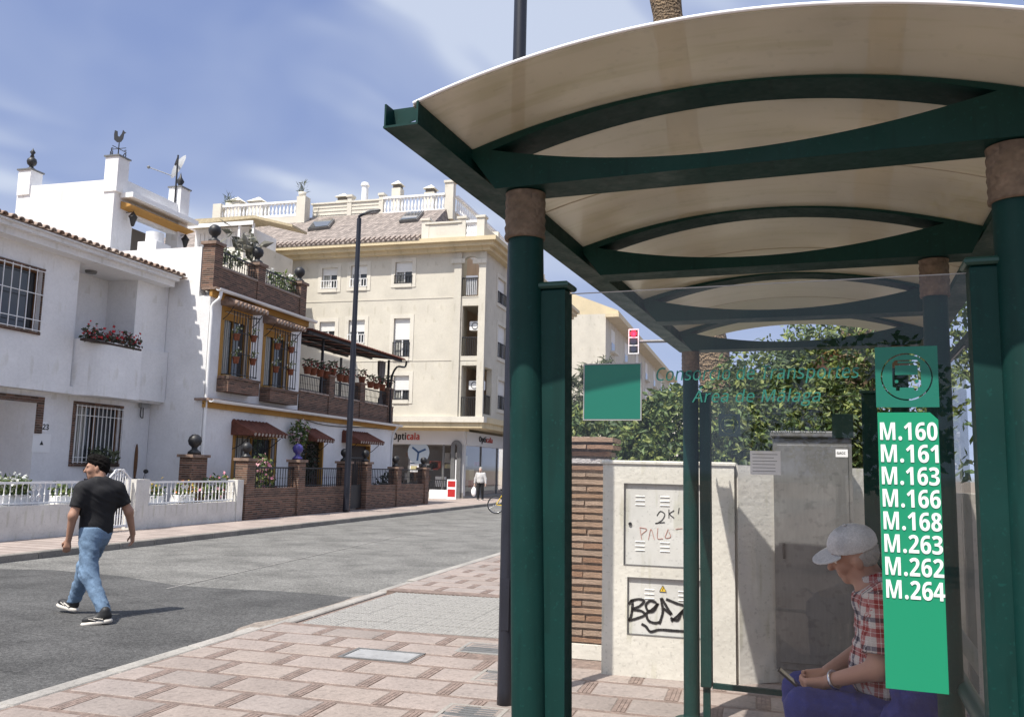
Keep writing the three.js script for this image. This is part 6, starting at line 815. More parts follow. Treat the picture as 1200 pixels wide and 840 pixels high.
// ---------------------------------------------------------------- the next cream block down the street
{
  const t = thing('street_block', 'cream block with a gable end farther down the street', 'building'), X = -14, c = onX(710, 380, X), Z = c.z, m = mZ(Z), mS = mX(X), yE = FZ(Z, 700, 368).y, zE = Z - 62; bx(X - 22, X, 0, yE, Z - 62, Z).mesh('walls', M.cream, t);
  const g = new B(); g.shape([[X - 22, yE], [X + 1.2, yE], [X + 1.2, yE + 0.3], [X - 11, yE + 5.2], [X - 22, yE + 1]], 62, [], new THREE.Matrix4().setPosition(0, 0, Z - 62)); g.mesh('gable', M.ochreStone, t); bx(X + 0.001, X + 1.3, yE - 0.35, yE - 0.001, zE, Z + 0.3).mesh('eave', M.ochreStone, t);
  for (let f = 0; f < 4; f++) for (let k = 0; k < 6; k++) { const u = -Z + 3 + k * 9, y = 3.2 + f * 3.4; const w = bx(u, u + 2.2, y, y + 2.2, 0.002, 0.06).mesh('window', M.shutter, t, mS); bx(u + 0.15, u + 2.05, y + 0.1, y + 0.9, 0.061, 0.08).mesh('pane', M.pane, w, mS); bx(u - 0.2, u + 2.4, y - 0.2, y - 0.001, 0.002, 0.5).mesh('balcony_slab', M.creamPale, w, mS); }
  for (let f = 0; f < 4; f++) { const y = 3.2 + f * 3.4; bx(X - 8, X - 6, y, y + 1.8, 0.002, 0.05).mesh('window', M.pane, t, m); } settle(t);
  const e = thing('street_block', 'pale block closing the far end of the street', 'building'), z = -165, q = (px, py) => FZ(z, px, py); bx(q(735, 480).u, q(800, 480).u + 16, 0, q(770, 470).y, -12, 0).mesh('walls', M.creamPale, e, mZ(z)); bx(q(735, 480).u - 0.6, q(800, 480).u + 16.6, q(770, 470).y + 0.001, q(770, 470).y + 0.5, -12.5, 0.5).mesh('roof_edge', M.ochre, e, mZ(z)); for (let k = 0; k < 8; k++) bx(q(740, 480).u + k * 3, q(740, 480).u + k * 3 + 1.4, 5, 6.8, 0.001, 0.08).mesh('window', M.pane, e, mZ(z)); settle(e);
}
// ---------------------------------------------------------------- traffic light on an arm over the road
{
  const t = thing('traffic_light', 'traffic light showing red on an arm above the road', 'traffic light'), z = -34, a = onZ(738, 387, z), c = onZ(748, 414, z), mx = (a.x + c.x) / 2, w = 0.17, xp = onZ(810, 500, z).x, ya = onZ(755, 400, z).y, yT = a.y, yB = c.y;
  const b = new B(); b.rbox(mx - w, mx + w, yB, yT, z - 0.12, z + 0.1, 0.02); const hd = b.mesh('housing', M.black, t); const bd = new B(); for (const [x0, x1, y0, y1] of [[mx - w - 0.035, mx - w - 0.002, yB - 0.03, yT + 0.03], [mx + w + 0.002, mx + w + 0.035, yB - 0.03, yT + 0.03]]) bd.box(x0, x1, y0, y1, z - 0.02, z + 0.1); for (let k = 0; k <= 3; k++) { const y = lerp(yB - 0.015, yT + 0.015, k / 3); bd.box(mx - w, mx + w, y - 0.02, y + 0.02, z + 0.102, z + 0.11); } bd.mesh('white_border', M.signWhite, hd);
  [0, 1, 2].forEach(k => { const y = lerp(yT, yB, (k + 0.5) / 3), g = new THREE.CylinderGeometry(0.115, 0.115, 0.03, 20); g.rotateX(Math.PI / 2); g.translate(mx, y, z + 0.118); const mat = k ? M_({ color: [0.03, 0.035, 0.06], roughness: 0.3 }) : M_({ color: [0.5, 0.01, 0.03], emissive: new THREE.Color(0.9, 0.02, 0.07), emissiveIntensity: 0.9, roughness: 0.4 }); new B().add(g).mesh(k ? 'dark_lamp' : 'red_lamp', mat, hd); });
  const ar = new B(); ar.cyl(V3(mx + w, ya, z), V3(xp, ya, z), 0.06, 0.07, 8); ar.mesh('arm', M.greyMetal, t); const po = new B(); po.cyl(V3(xp, 0, z), V3(xp, ya + 0.2, z), 0.09, 0.08, 10); po.mesh('pole', M.greyMetal, t); settle(t);
  const l = new THREE.PointLight(0xff2040, 0.6, 4); l.position.set(mx, lerp(yT, yB, 1 / 6), z + 0.25); l.castShadow = true; scene.add(l);
}

// ================================================================ people: smooth fields meshed with surface nets
function surfaceNets(f, lo, hi, cell) {
  const nx = Math.ceil((hi.x - lo.x) / cell) + 1, ny = Math.ceil((hi.y - lo.y) / cell) + 1, nz = Math.ceil((hi.z - lo.z) / cell) + 1, S = new Float32Array(nx * ny * nz), id = (i, j, k) => i + nx * (j + ny * k);
  for (let k = 0; k < nz; k++) for (let j = 0; j < ny; j++) for (let i = 0; i < nx; i++) S[id(i, j, k)] = f(lo.x + i * cell, lo.y + j * cell, lo.z + k * cell);
  const V = [], I = [], map = new Int32Array(nx * ny * nz).fill(-1), E = [[0, 1], [0, 2], [0, 4], [1, 3], [1, 5], [2, 3], [2, 6], [3, 7], [4, 5], [4, 6], [5, 7], [6, 7]];
  for (let k = 0; k < nz - 1; k++) for (let j = 0; j < ny - 1; j++) for (let i = 0; i < nx - 1; i++) {
    const v = []; let m = 0; for (let c = 0; c < 8; c++) { const s = S[id(i + (c & 1), j + (c >> 1 & 1), k + (c >> 2))]; v.push(s); if (s < 0) m |= 1 << c; } if (m === 0 || m === 255) continue;
    let x = 0, y = 0, z = 0, n = 0; for (const [a, b] of E) { if ((v[a] < 0) === (v[b] < 0)) continue; const t = v[a] / (v[a] - v[b]); x += lerp(a & 1, b & 1, t); y += lerp(a >> 1 & 1, b >> 1 & 1, t); z += lerp(a >> 2, b >> 2, t); n++; }
    map[id(i, j, k)] = V.length / 3; V.push(lo.x + (i + x / n) * cell, lo.y + (j + y / n) * cell, lo.z + (k + z / n) * cell);
  }
  const quad = (a, b, c, d, flip) => { if (a < 0 || b < 0 || c < 0 || d < 0) return; flip ? I.push(a, c, b, a, d, c) : I.push(a, b, c, a, c, d); };
  for (let k = 1; k < nz - 1; k++) for (let j = 1; j < ny - 1; j++) for (let i = 1; i < nx - 1; i++) {
    const s = S[id(i, j, k)] < 0;
    if (s !== S[id(i + 1, j, k)] < 0) quad(map[id(i, j - 1, k - 1)], map[id(i, j, k - 1)], map[id(i, j, k)], map[id(i, j - 1, k)], !s);
    if (s !== S[id(i, j + 1, k)] < 0) quad(map[id(i - 1, j, k - 1)], map[id(i - 1, j, k)], map[id(i, j, k)], map[id(i, j, k - 1)], !s);
    if (s !== S[id(i, j, k + 1)] < 0) quad(map[id(i - 1, j - 1, k)], map[id(i, j - 1, k)], map[id(i, j, k)], map[id(i - 1, j, k)], !s);
  }
  const g = new THREE.BufferGeometry(); g.setAttribute('position', new THREE.Float32BufferAttribute(V, 3)); g.setIndex(I); g.computeVertexNormals(); return g;
}
const smin = (a, b, k) => { const h = Math.max(k - Math.abs(a - b), 0) / k; return Math.min(a, b) - h * h * k * 0.25; };
const smax = (a, b, k) => -smin(-a, -b, k);
function cap(a, b, ra, rb) { const dx = b.x - a.x, dy = b.y - a.y, dz = b.z - a.z, dd = dx * dx + dy * dy + dz * dz; return (x, y, z) => { const t = clamp(((x - a.x) * dx + (y - a.y) * dy + (z - a.z) * dz) / dd), px = x - a.x - dx * t, py = y - a.y - dy * t, pz = z - a.z - dz * t; return Math.sqrt(px * px + py * py + pz * pz) - (ra + (rb - ra) * t); }; }
function ell(c, r, rot) { const q = rot ? rot.clone().invert() : null, v = V3(); return (x, y, z) => { v.set(x - c.x, y - c.y, z - c.z); if (q) v.applyQuaternion(q); const a = v.x / r.x, b = v.y / r.y, d = v.z / r.z, k0 = Math.sqrt(a * a + b * b + d * d), a1 = v.x / r.x / r.x, b1 = v.y / r.y / r.y, d1 = v.z / r.z / r.z, k1 = Math.sqrt(a1 * a1 + b1 * b1 + d1 * d1); return k1 < 1e-9 ? -Math.min(r.x, r.y, r.z) : k0 * (k0 - 1) / k1; }; }
const uni = (fs, k) => (x, y, z) => { let d = fs[0](x, y, z); for (let i = 1; i < fs.length; i++) d = smin(d, fs[i](x, y, z), k); return d; };
function meshField(name, f, lo, hi, cell, mat, parent, paint) {
  let g = surfaceNets(f, lo, hi, cell); if (paint) { const p = g.attributes.position, n = g.attributes.normal, c = new Float32Array(p.count * 3); for (let i = 0; i < p.count; i++) { const k = paint(p.getX(i), p.getY(i), p.getZ(i)); c[i * 3] = k[0]; c[i * 3 + 1] = k[1]; c[i * 3 + 2] = k[2]; } g.setAttribute('color', new THREE.BufferAttribute(c, 3)); }
  g = boxUV(g.toNonIndexed()); const o = new THREE.Mesh(g, mat); o.name = name; o.castShadow = o.receiveShadow = true; parent.add(o); return o;
}
const P_ = {
  skinTan: M_({ color: [0.36, 0.20, 0.135], roughness: 0.55, vertexColors: false }), skinOld: M_({ color: [0.40, 0.215, 0.15], roughness: 0.55 }), skinPale: M_({ color: [0.5, 0.34, 0.27], roughness: 0.6 }),
  hairBlack: M_({ color: [0.007, 0.006, 0.0055], roughness: 0.9, phys: true, specularIntensity: 0.25, bump: T.clothBump, bs: 0.006 }), hairGrey: M_({ color: [0.46, 0.45, 0.43], roughness: 0.8, map: T.cloth, bump: T.clothBump, bs: 0.008 }),
  teeBlack: M_({ color: [0.012, 0.012, 0.015], roughness: 0.85, map: T.cloth }), jeans: M_({ color: [0.19, 0.275, 0.40], roughness: 0.9, map: T.denim, bump: T.clothBump, bs: 0.004 }),
  shoeBlack: M_({ color: [0.015, 0.015, 0.016], roughness: 0.6 }), sole: M_({ color: [0.62, 0.58, 0.52], roughness: 0.7 }), plaid: M_({ color: [0.72, 0.72, 0.72], roughness: 0.9, map: T.plaid, bump: T.clothBump, bs: 0.004 }),
  capWhite: M_({ color: [0.80, 0.80, 0.80], roughness: 0.8, map: T.cloth }), blueTrousers: M_({ color: [0.022, 0.035, 0.23], roughness: 0.85, map: T.cloth, bump: T.clothBump, bs: 0.004 }), eye: M_({ color: [0.75, 0.73, 0.70], roughness: 0.2 }),
};
// a head in its own axes (face toward +z, chin down), put in place by matrix; returns field in world axes
function headField(c, q, s = 1) {
  const inv = q.clone().invert(), v = V3(), e = (x, y, z, rx, ry, rz) => ell(V3(x, y, z), V3(rx, ry, rz));
  const skull = e(0, 0.025, -0.012, 0.077, 0.097, 0.098), face = e(0, -0.035, 0.022, 0.062, 0.085, 0.072), jaw = e(0, -0.085, 0.030, 0.045, 0.035, 0.050), nose = cap(V3(0, 0.012, 0.092), V3(0, -0.030, 0.112), 0.009, 0.0145), brow = cap(V3(-0.035, 0.026, 0.080), V3(0.035, 0.026, 0.080), 0.013, 0.013), lip = cap(V3(-0.017, -0.066, 0.082), V3(0.017, -0.066, 0.082), 0.009, 0.009), chin = e(0, -0.108, 0.062, 0.022, 0.018, 0.018), cheek = [-1, 1].map(k => e(k * 0.038, -0.022, 0.062, 0.024, 0.024, 0.022)), ear = [-1, 1].map(k => e(k * 0.078, -0.010, -0.008, 0.012, 0.032, 0.020)), sock = [-1, 1].map(k => e(k * 0.032, 0.004, 0.092, 0.018, 0.011, 0.014)), mouth = cap(V3(-0.02, -0.0655, 0.0935), V3(0.02, -0.0655, 0.0935), 0.0025, 0.0025);
  const neck = cap(V3(0, -0.06, -0.022), V3(0, -0.20, -0.045), 0.055, 0.060);
  return (x, y, z) => { v.set(x - c.x, y - c.y, z - c.z).applyQuaternion(inv).multiplyScalar(1 / s); const { x: a, y: b, z: d } = v; let r = smin(skull(a, b, d), face(a, b, d), 0.03); r = smin(r, jaw(a, b, d), 0.03); r = smin(r, brow(a, b, d), 0.02); r = smin(r, nose(a, b, d), 0.016); r = smin(r, chin(a, b, d), 0.02); for (const k of cheek) r = smin(r, k(a, b, d), 0.02); r = smin(r, lip(a, b, d), 0.012); for (const k of ear) r = smin(r, k(a, b, d), 0.008); for (const k of sock) r = smax(r, -k(a, b, d), 0.012); r = smax(r, -mouth(a, b, d), 0.006); r = smin(r, neck(a, b, d), 0.03); return r * s; };
}
// a hand: palm and five fingers; o wrist, d pointing direction, n palm normal, curl 0..1
function handFields(o, d, n, curl, s = 1, side = 1) {
  const near = f => (x, y, z) => { const k = Math.hypot(x - o.x, y - o.y, z - o.z) - 0.21 * s; return k > 0 ? k + 0.02 : f(x, y, z); };
  d = d.clone().normalize(); n = n.clone().addScaledVector(d, -n.dot(d)).normalize(); const w = d.clone().cross(n).multiplyScalar(side), at = (a, b, c) => o.clone().addScaledVector(d, a * s).addScaledVector(w, b * s).addScaledVector(n, c * s), fs = [cap(at(-0.01, 0, 0), at(0.085, 0.018, 0), 0.024 * s, 0.021 * s), cap(at(0.0, 0, 0), at(0.082, -0.022, 0), 0.023 * s, 0.019 * s), cap(at(0.01, 0.006, 0), at(0.086, 0, 0), 0.022 * s, 0.020 * s)];
  [[0.032, 0.070, 0], [0.011, 0.080, 0.02], [-0.010, 0.074, 0.04], [-0.030, 0.058, 0.08]].forEach(([b, L, x]) => { const r = 0.0092 * s, a0 = at(0.082, b, 0), c1 = curl * 0.9 + x, c2 = curl * 1.9 + x, c3 = curl * 2.6 + x, st = (p, a, l) => p.clone().addScaledVector(d, Math.cos(a) * l * s).addScaledVector(n, Math.sin(a) * l * s), p1 = st(a0, c1, L * 0.45), p2 = st(p1, c2, L * 0.32), p3 = st(p2, c3, L * 0.23); fs.push(cap(a0, p1, r * 1.08, r), cap(p1, p2, r, r * 0.92), cap(p2, p3, r * 0.92, r * 0.8)); });
  const t0 = at(0.025, 0.025, 0.005), t1 = at(0.055, 0.052, 0.018), t2 = at(0.082, 0.052, 0.030 + 0.02 * curl), t3 = at(0.100, 0.043, 0.038 + 0.025 * curl); fs.push(cap(t0, t1, 0.014 * s, 0.012 * s), cap(t1, t2, 0.0115 * s, 0.010 * s), cap(t2, t3, 0.010 * s, 0.0085 * s)); return near(uni(fs, 0.008 * s));
}
const wrinkle = (amp, f, s) => (x, y, z) => amp * ((fbm((x + z * 0.7 + 9) * f * 0.04, (y * 1.3 + 9 + x * 1.4) * f * 0.04, 64, 3, s) - 0.5) * 2);
function shoe(parent, heel, dir, up, L = 0.29, pitch = 0, big = 1) {
  const d = dir.clone().normalize(), q = new THREE.Quaternion().setFromRotationMatrix(new THREE.Matrix4().makeBasis(V3(0, 1, 0).cross(d).normalize(), V3(0, 1, 0), d)).multiply(new THREE.Quaternion().setFromAxisAngle(V3(1, 0, 0), pitch)), inv = q.clone().invert(), v = V3();
  const wrap = f => (x, y, z) => { v.set(x - heel.x, y - heel.y, z - heel.z).applyQuaternion(inv); return f(v.x, v.y, v.z); };
  const upper = uni([ell(V3(0, 0.055, L * 0.66), V3(0.047, 0.045, L * 0.32)), ell(V3(0, 0.07, L * 0.28), V3(0.043, 0.06, L * 0.28)), cap(V3(0, 0.09, L * 0.20), V3(0, 0.125, L * 0.2), 0.046, 0.048)], 0.03), so = uni([ell(V3(0, 0.018, L * 0.72), V3(0.054, 0.030, L * 0.31)), ell(V3(0, 0.022, L * 0.26), V3(0.050, 0.038, L * 0.29)), ell(V3(0, 0.02, L * 0.48), V3(0.046, 0.028, L * 0.3))], 0.03), lo = heel.clone().addScalar(-L * 1.25), hi = heel.clone().addScalar(L * 1.25); lo.y = heel.y - 0.12; hi.y = heel.y + 0.3;
  const a = meshField('shoe', wrap((x, y, z) => Math.max(upper(x, y, z), 0.028 - y)), lo, hi, 0.009, P_.shoeBlack, parent); meshField('sole', wrap((x, y, z) => Math.max(so(x, y, z), -y, y - 0.046 - 0.008 * Math.sin(z * 60))), lo, hi, 0.009, P_.sole, a);
  const sw = new B(); for (const s of [-1, 1]) sw.bar(V3(s * 0.049, 0.05, L * 0.25), V3(s * 0.047, 0.075, L * 0.55), 0.022, 0.006).bar(V3(s * 0.048, 0.05, L * 0.5), V3(s * 0.044, 0.07, L * 0.72), 0.016, 0.006); const mm = new THREE.Matrix4().compose(heel, q, V3(1, 1, 1)); sw.mesh('stripe', P_.sole, a, mm);
}
// ---------------------------------------------------------------- the young man crossing the road
{
  const t = thing('person', 'person in black t-shirt and blue jeans walking across the road', 'person'), C = V3(-7.05, ROAD + 0.004, -8.13), J = (f, r, y) => V3(C.x - f, C.y + y, C.z - r), yaw = -0.42, cy = Math.cos(yaw), sy = Math.sin(yaw), U = (f, r, y) => V3(C.x - f * cy - r * sy, C.y + y, C.z + f * sy - r * cy), turn = new THREE.Quaternion().setFromAxisAngle(V3(0, 1, 0), yaw);   // f forward (across the road), r to his right
  const hipR = J(0.0, 0.095, 0.93), kneeR = J(0.20, 0.12, 0.52), ankR = J(0.40, 0.20, 0.11), hipL = J(0.0, -0.095, 0.93), kneeL = J(-0.08, -0.15, 0.49), ankL = J(-0.36, -0.20, 0.13);
  const shR = U(-0.02, 0.195, 1.395), shL = U(-0.02, -0.195, 1.395), elR = U(-0.06, 0.325, 1.14), elL = U(-0.03, -0.275, 1.11), wrR = U(0.0, 0.42, 0.89), wrL = U(0.05, -0.265, 0.855), chest = U(0, 0, 1.27), waist = J(0, 0, 1.02);
  const hc = U(0.06, -0.02, 1.622), hq = new THREE.Quaternion().setFromUnitVectors(V3(0, 0, 1), V3(-0.80, -0.06, 0.60).normalize());
  const lo = V3(C.x - 0.72, C.y - 0.02, C.z - 0.66), hi = V3(C.x + 0.62, C.y + 1.85, C.z + 0.5);
  const hand = [handFields(wrR, V3(-0.15, -1, -0.25), V3(-0.6, 0, 0.7), 0.35, 1.0, 1), handFields(wrL, V3(-0.12, -1, 0.03), V3(-0.5, 0, -0.8), 0.3, 1.0, -1)], head = headField(hc, hq, 1.07);
  const torso = uni([ell(chest, V3(0.118, 0.21, 0.195), turn), ell(U(0, 0, 1.38), V3(0.10, 0.10, 0.21), turn), ell(waist, V3(0.108, 0.16, 0.155), turn)], 0.08);
  const body = uni([torso, cap(hipR, kneeR, 0.08, 0.055), cap(kneeR, ankR, 0.052, 0.036), cap(hipL, kneeL, 0.08, 0.055), cap(kneeL, ankL, 0.052, 0.036), cap(shR, elR, 0.060, 0.045), cap(elR, wrR, 0.047, 0.030), cap(shL, elL, 0.060, 0.045), cap(elL, wrL, 0.047, 0.030), cap(U(-0.01, 0, 1.44), U(0.01, 0, 1.56), 0.062, 0.055)], 0.035);
  const b = meshField('body', (x, y, z) => y > C.y + 1.42 ? smin(body(x, y, z), head(x, y, z), 0.02) : y < C.y + 1.0 ? Math.min(smin(body(x, y, z), hand[0](x, y, z), 0.012), smin(body(x, y, z), hand[1](x, y, z), 0.012)) : body(x, y, z), lo, hi, 0.0095, P_.skinTan, t);
  const wt = wrinkle(0.007, 9, 301), tee = uni([ell(chest, V3(0.138, 0.23, 0.220), turn), ell(U(-0.005, 0, 1.36), V3(0.124, 0.085, 0.215), turn), cap(U(-0.02, -0.045, 1.475), U(-0.02, -0.19, 1.405), 0.058, 0.06), cap(U(-0.02, 0.045, 1.475), U(-0.02, 0.19, 1.405), 0.058, 0.06), ell(U(0, 0, 1.0), V3(0.14, 0.25, 0.182), turn), cap(shR, shR.clone().lerp(elR, 0.82), 0.076, 0.070), cap(shL, shL.clone().lerp(elL, 0.82), 0.076, 0.070)], 0.06), cutR = elR.clone().sub(shR).normalize(), cutL = elL.clone().sub(shL).normalize(), pR = shR.clone().lerp(elR, 0.70), pL = shL.clone().lerp(elL, 0.70);
  meshField('t_shirt', (x, y, z) => { let d = tee(x, y, z) - wt(x, y, z); d = Math.max(d, C.y + 0.835 - y, y - (C.y + 1.535)); const rt = -(x - C.x) * sy - (z - C.z) * cy, r = rt > 0 ? [cutR, pR] : [cutL, pL], k = (x - r[1].x) * r[0].x + (y - r[1].y) * r[0].y + (z - r[1].z) * r[0].z, out = Math.abs(rt) - 0.21; return out > 0 ? Math.max(d, k) : d; }, lo, hi, 0.011, P_.teeBlack, t);
  const wj = wrinkle(0.015, 8, 303), jn = uni([ell(J(-0.015, 0, 0.90), V3(0.128, 0.16, 0.16)), cap(hipR, kneeR, 0.108, 0.088), cap(kneeR, ankR, 0.085, 0.066), cap(hipL, kneeL, 0.108, 0.088), cap(kneeL, ankL, 0.085, 0.064)], 0.05);
  meshField('jeans', (x, y, z) => Math.max(jn(x, y, z) - wj(x, y, z) * sstep(C.y + 1.0, C.y + 0.8, y), y - (C.y + 0.985), C.y + 0.115 - y), lo, hi, 0.011, P_.jeans, t);
  // hair: a thick cap over the skull with a rough edge
  { const inv = hq.clone().invert(), v = V3(), sk = ell(V3(0, 0.044, -0.022), V3(0.085, 0.092, 0.101)), np = ell(V3(0, -0.005, -0.050), V3(0.077, 0.085, 0.070)), fr = ell(V3(0, 0.100, 0.030), V3(0.068, 0.042, 0.064)), wh = (x, y, z) => 0.014 * (fbm((x * 1.3 + z) * 1.1 + 7, (y * 1.2 - z * 0.8) * 1.1 + 7, 64, 3, 305) - 0.5) * 2; meshField('hair', (x, y, z) => { v.set(x - hc.x, y - hc.y, z - hc.z).applyQuaternion(inv).multiplyScalar(1 / 1.07); let d = smin(smin(sk(v.x, v.y, v.z), fr(v.x, v.y, v.z), 0.03), np(v.x, v.y, v.z), 0.03) - wh(x, y, z); d = Math.max(d, (0.010 - v.y) * 0.8 + (v.z > 0.0 ? v.z * 0.45 : v.z * 1.05)); return d; }, hc.clone().addScalar(-0.16), hc.clone().addScalar(0.19), 0.008, P_.hairBlack, t);
    const e = new B(); for (const s of [-1, 1]) { const p = V3(s * 0.032, 0.003, 0.079).applyQuaternion(hq).add(hc); e.ball(p, 0.010, 0.8, 8); } e.mesh('eyes', P_.eye, t); const br = new B(); for (const s of [-1, 1]) { const p = V3(s * 0.016, 0.024, 0.093).applyQuaternion(hq).add(hc), q2 = V3(s * 0.05, 0.026, 0.077).applyQuaternion(hq).add(hc); br.cyl(p, q2, 0.006, 0.004, 5); } br.mesh('eyebrows', P_.hairBlack, t); }
  shoe(t, J(0.335, 0.19, 0.015), V3(-1, 0, -0.1), null, 0.30, -0.15); shoe(t, J(-0.47, -0.20, 0.02), V3(-0.93, 0, 0.5), null, 0.30, 0.12);
  settle(t, C.clone());
}
// ---------------------------------------------------------------- the man seated in the shelter
const seatedAt = toShelter(0.06, 0, 4.38);
{
  const t = thing('person', 'person in white cap and plaid shirt seated on the shelter bench', 'person'), C = toShelter(0.085, 0, 4.38), J = (f, r, y) => toShelter(-f + 0.085, y, 4.38 + r);     // f toward the street, r to his right (down the shelter)
  const hip = J(-0.16, 0, 0.56), hipR = J(-0.12, 0.10, 0.555), hipL = J(-0.12, -0.10, 0.555), kneeR = J(0.30, 0.17, 0.575), kneeL = J(0.27, -0.15, 0.575), ankR = J(0.30, 0.17, 0.11), ankL = J(0.22, -0.16, 0.11);
  const chest = J(-0.09, 0, 0.90), upper = J(-0.055, 0, 1.045), belly = J(-0.08, 0, 0.74), shR = J(-0.055, 0.17, 1.07), shL = J(-0.055, -0.17, 1.07), elR = J(-0.0, 0.245, 0.80), elL = J(-0.03, -0.24, 0.79), wrR = J(0.185, 0.09, 0.69), wrL = J(0.175, -0.075, 0.685), neck = J(-0.01, 0, 1.12);
  const hc = J(0.055, 0, 1.245), fw = toShelter(-1, 0, 0).sub(toShelter(0, 0, 0)), hq = new THREE.Quaternion().setFromUnitVectors(V3(0, 0, 1), fw.clone().add(V3(0, -0.36, 0)).normalize());
  const m0 = J(0.1, 0, 0.7), lo = V3(m0.x - 0.5, 0.0, m0.z - 0.55), hi = V3(m0.x + 0.5, 1.42, m0.z + 0.55);
  const hands = [handFields(wrR, fw.clone().multiplyScalar(0.8).add(V3(0, -0.30, 0.35)), V3(0, 0.35, 0.9), 0.62, 1.0, -1), handFields(wrL, fw.clone().multiplyScalar(0.85).add(V3(0, -0.34, -0.12)), V3(0, 0.5, -0.85), 0.6, 1.0, 1)], head = headField(hc, hq, 1.02);
  const torso = uni([ell(chest, V3(0.125, 0.20, 0.175)), ell(upper, V3(0.105, 0.10, 0.19)), ell(belly, V3(0.145, 0.17, 0.165)), ell(hip, V3(0.14, 0.12, 0.17))], 0.08);
  const body = uni([torso, cap(hipR, kneeR, 0.085, 0.06), cap(kneeR, ankR, 0.055, 0.038), cap(hipL, kneeL, 0.085, 0.06), cap(kneeL, ankL, 0.055, 0.038), cap(shR, elR, 0.052, 0.042), cap(elR, wrR, 0.043, 0.029), cap(shL, elL, 0.052, 0.042), cap(elL, wrL, 0.043, 0.029), cap(J(-0.03, 0, 1.08), J(0.02, 0, 1.17), 0.062, 0.058)], 0.035);
  meshField('body', (x, y, z) => { const b = body(x, y, z); return y > 1.08 ? smin(b, head(x, y, z), 0.02) : b; }, lo, hi, 0.011, P_.skinOld, t);
  { const hl = hc.clone().addScalar(-0.17), hh = hc.clone().addScalar(0.16); const hd = surfaceNets((x, y, z) => Math.max(head(x, y, z) - 0.0008, 1.10 - y), hl, hh, 0.0042); let k = t.children[0].geometry; const a = boxUV(hd.toNonIndexed()); const c0 = J(0.25, 0, 0.67); const gg = [k, a]; for (const h of hands) { const l = c0.clone().addScalar(-0.22), u = c0.clone().addScalar(0.22); l.y = 0.54; u.y = 0.80; gg.push(boxUV(surfaceNets(h, l, u, 0.0048).toNonIndexed())); } gg.forEach(g => { if (g.attributes.color) g.deleteAttribute('color'); }); t.children[0].geometry = mergeGeometries(gg); }
  const ws = wrinkle(0.008, 9, 311), sh = uni([ell(chest, V3(0.145, 0.215, 0.192)), ell(upper, V3(0.122, 0.085, 0.195)), ell(belly, V3(0.165, 0.18, 0.185)), cap(J(-0.05, 0, 1.07), J(-0.028, 0, 1.16), 0.085, 0.078), cap(shR, shR.clone().lerp(elR, 0.8), 0.078, 0.074), cap(shL, shL.clone().lerp(elL, 0.8), 0.078, 0.074)], 0.055), cR = elR.clone().sub(shR).normalize(), cL = elL.clone().sub(shL).normalize(), pR = shR.clone().lerp(elR, 0.80), pL = shL.clone().lerp(elL, 0.80);
  meshField('plaid_shirt', (x, y, z) => { let d = sh(x, y, z) - ws(x, y, z); d = Math.max(d, 0.60 - y, y - 1.145 - 0.8 * (x - C.x - 0.03)); const rz = (x - C.x) * sT - (z - C.z) * cT, r = rz > 0 ? [cR, pR] : [cL, pL], k = (x - r[1].x) * r[0].x + (y - r[1].y) * r[0].y + (z - r[1].z) * r[0].z; return Math.abs(rz) > 0.175 ? Math.max(d, k) : d; }, lo, hi, 0.009, P_.plaid, t);
  { const oc = cap(J(-0.055, 0, 1.07), J(-0.022, 0, 1.18), 0.090, 0.074), ic = cap(J(-0.055, 0, 1.07), J(-0.022, 0, 1.18), 0.082, 0.066); meshField('collar', (x, y, z) => Math.max(oc(x, y, z), -ic(x, y, z), 1.105 - y + 0.2 * (x - C.x), y - 1.172 - 0.35 * (x - C.x - 0.03), -(x - C.x) - 0.035), V3(C.x - 0.12, 1.05, C.z - 0.14), V3(C.x + 0.2, 1.26, C.z + 0.14), 0.0055, P_.plaid, t); }
  const wj = wrinkle(0.009, 9, 313), tr = uni([ell(hip, V3(0.165, 0.13, 0.19)), cap(hipR, kneeR, 0.105, 0.084), cap(kneeR, ankR, 0.082, 0.066), cap(hipL, kneeL, 0.105, 0.084), cap(kneeL, ankL, 0.082, 0.066)], 0.045);
  meshField('trousers', (x, y, z) => Math.max(tr(x, y, z) - wj(x, y, z), y - 0.70, 0.10 - y, 0.449 - y > 0 && x > C.x - 0.02 && y > 0.35 ? 0.449 - y : -1), lo, hi, 0.011, P_.blueTrousers, t);
  shoe(t, J(0.24, 0.17, 0.002), fw, null, 0.28, 0); shoe(t, J(0.16, -0.16, 0.002), fw, null, 0.28, 0);
  // cap with a long peak, grey hair below it
  { const inv = hq.clone().invert(), v = V3(), cr = ell(V3(0, 0.052, -0.014), V3(0.090, 0.092, 0.112)), seam = wrinkle(0.002, 30, 315); const loc = (x, y, z) => v.set(x - hc.x, y - hc.y, z - hc.z).applyQuaternion(inv);
    const c = meshField('cap', (x, y, z) => { loc(x, y, z); return Math.max(cr(v.x, v.y, v.z) - seam(x, y, z), 0.040 - v.y + v.z * 0.10); }, hc.clone().addScalar(-0.19), hc.clone().addScalar(0.19), 0.0055, P_.capWhite, t);
    meshField('peak', (x, y, z) => { loc(x, y, z); const k = v.z - 0.06, yy = 0.046 - k * 0.16 - v.x * v.x * 1.6, a = Math.hypot(v.x / 0.083, (v.z - 0.075) / 0.105) - 1; return Math.max(Math.abs(v.y - yy) - 0.0042, a * 0.07, 0.05 - v.z); }, hc.clone().addScalar(-0.22), hc.clone().addScalar(0.22), 0.005, P_.capWhite, c); const bt = V3(0, 0.148, -0.014).applyQuaternion(hq).add(hc); new B().ball(bt, 0.010, 0.6, 8).mesh('button', P_.capWhite, c);
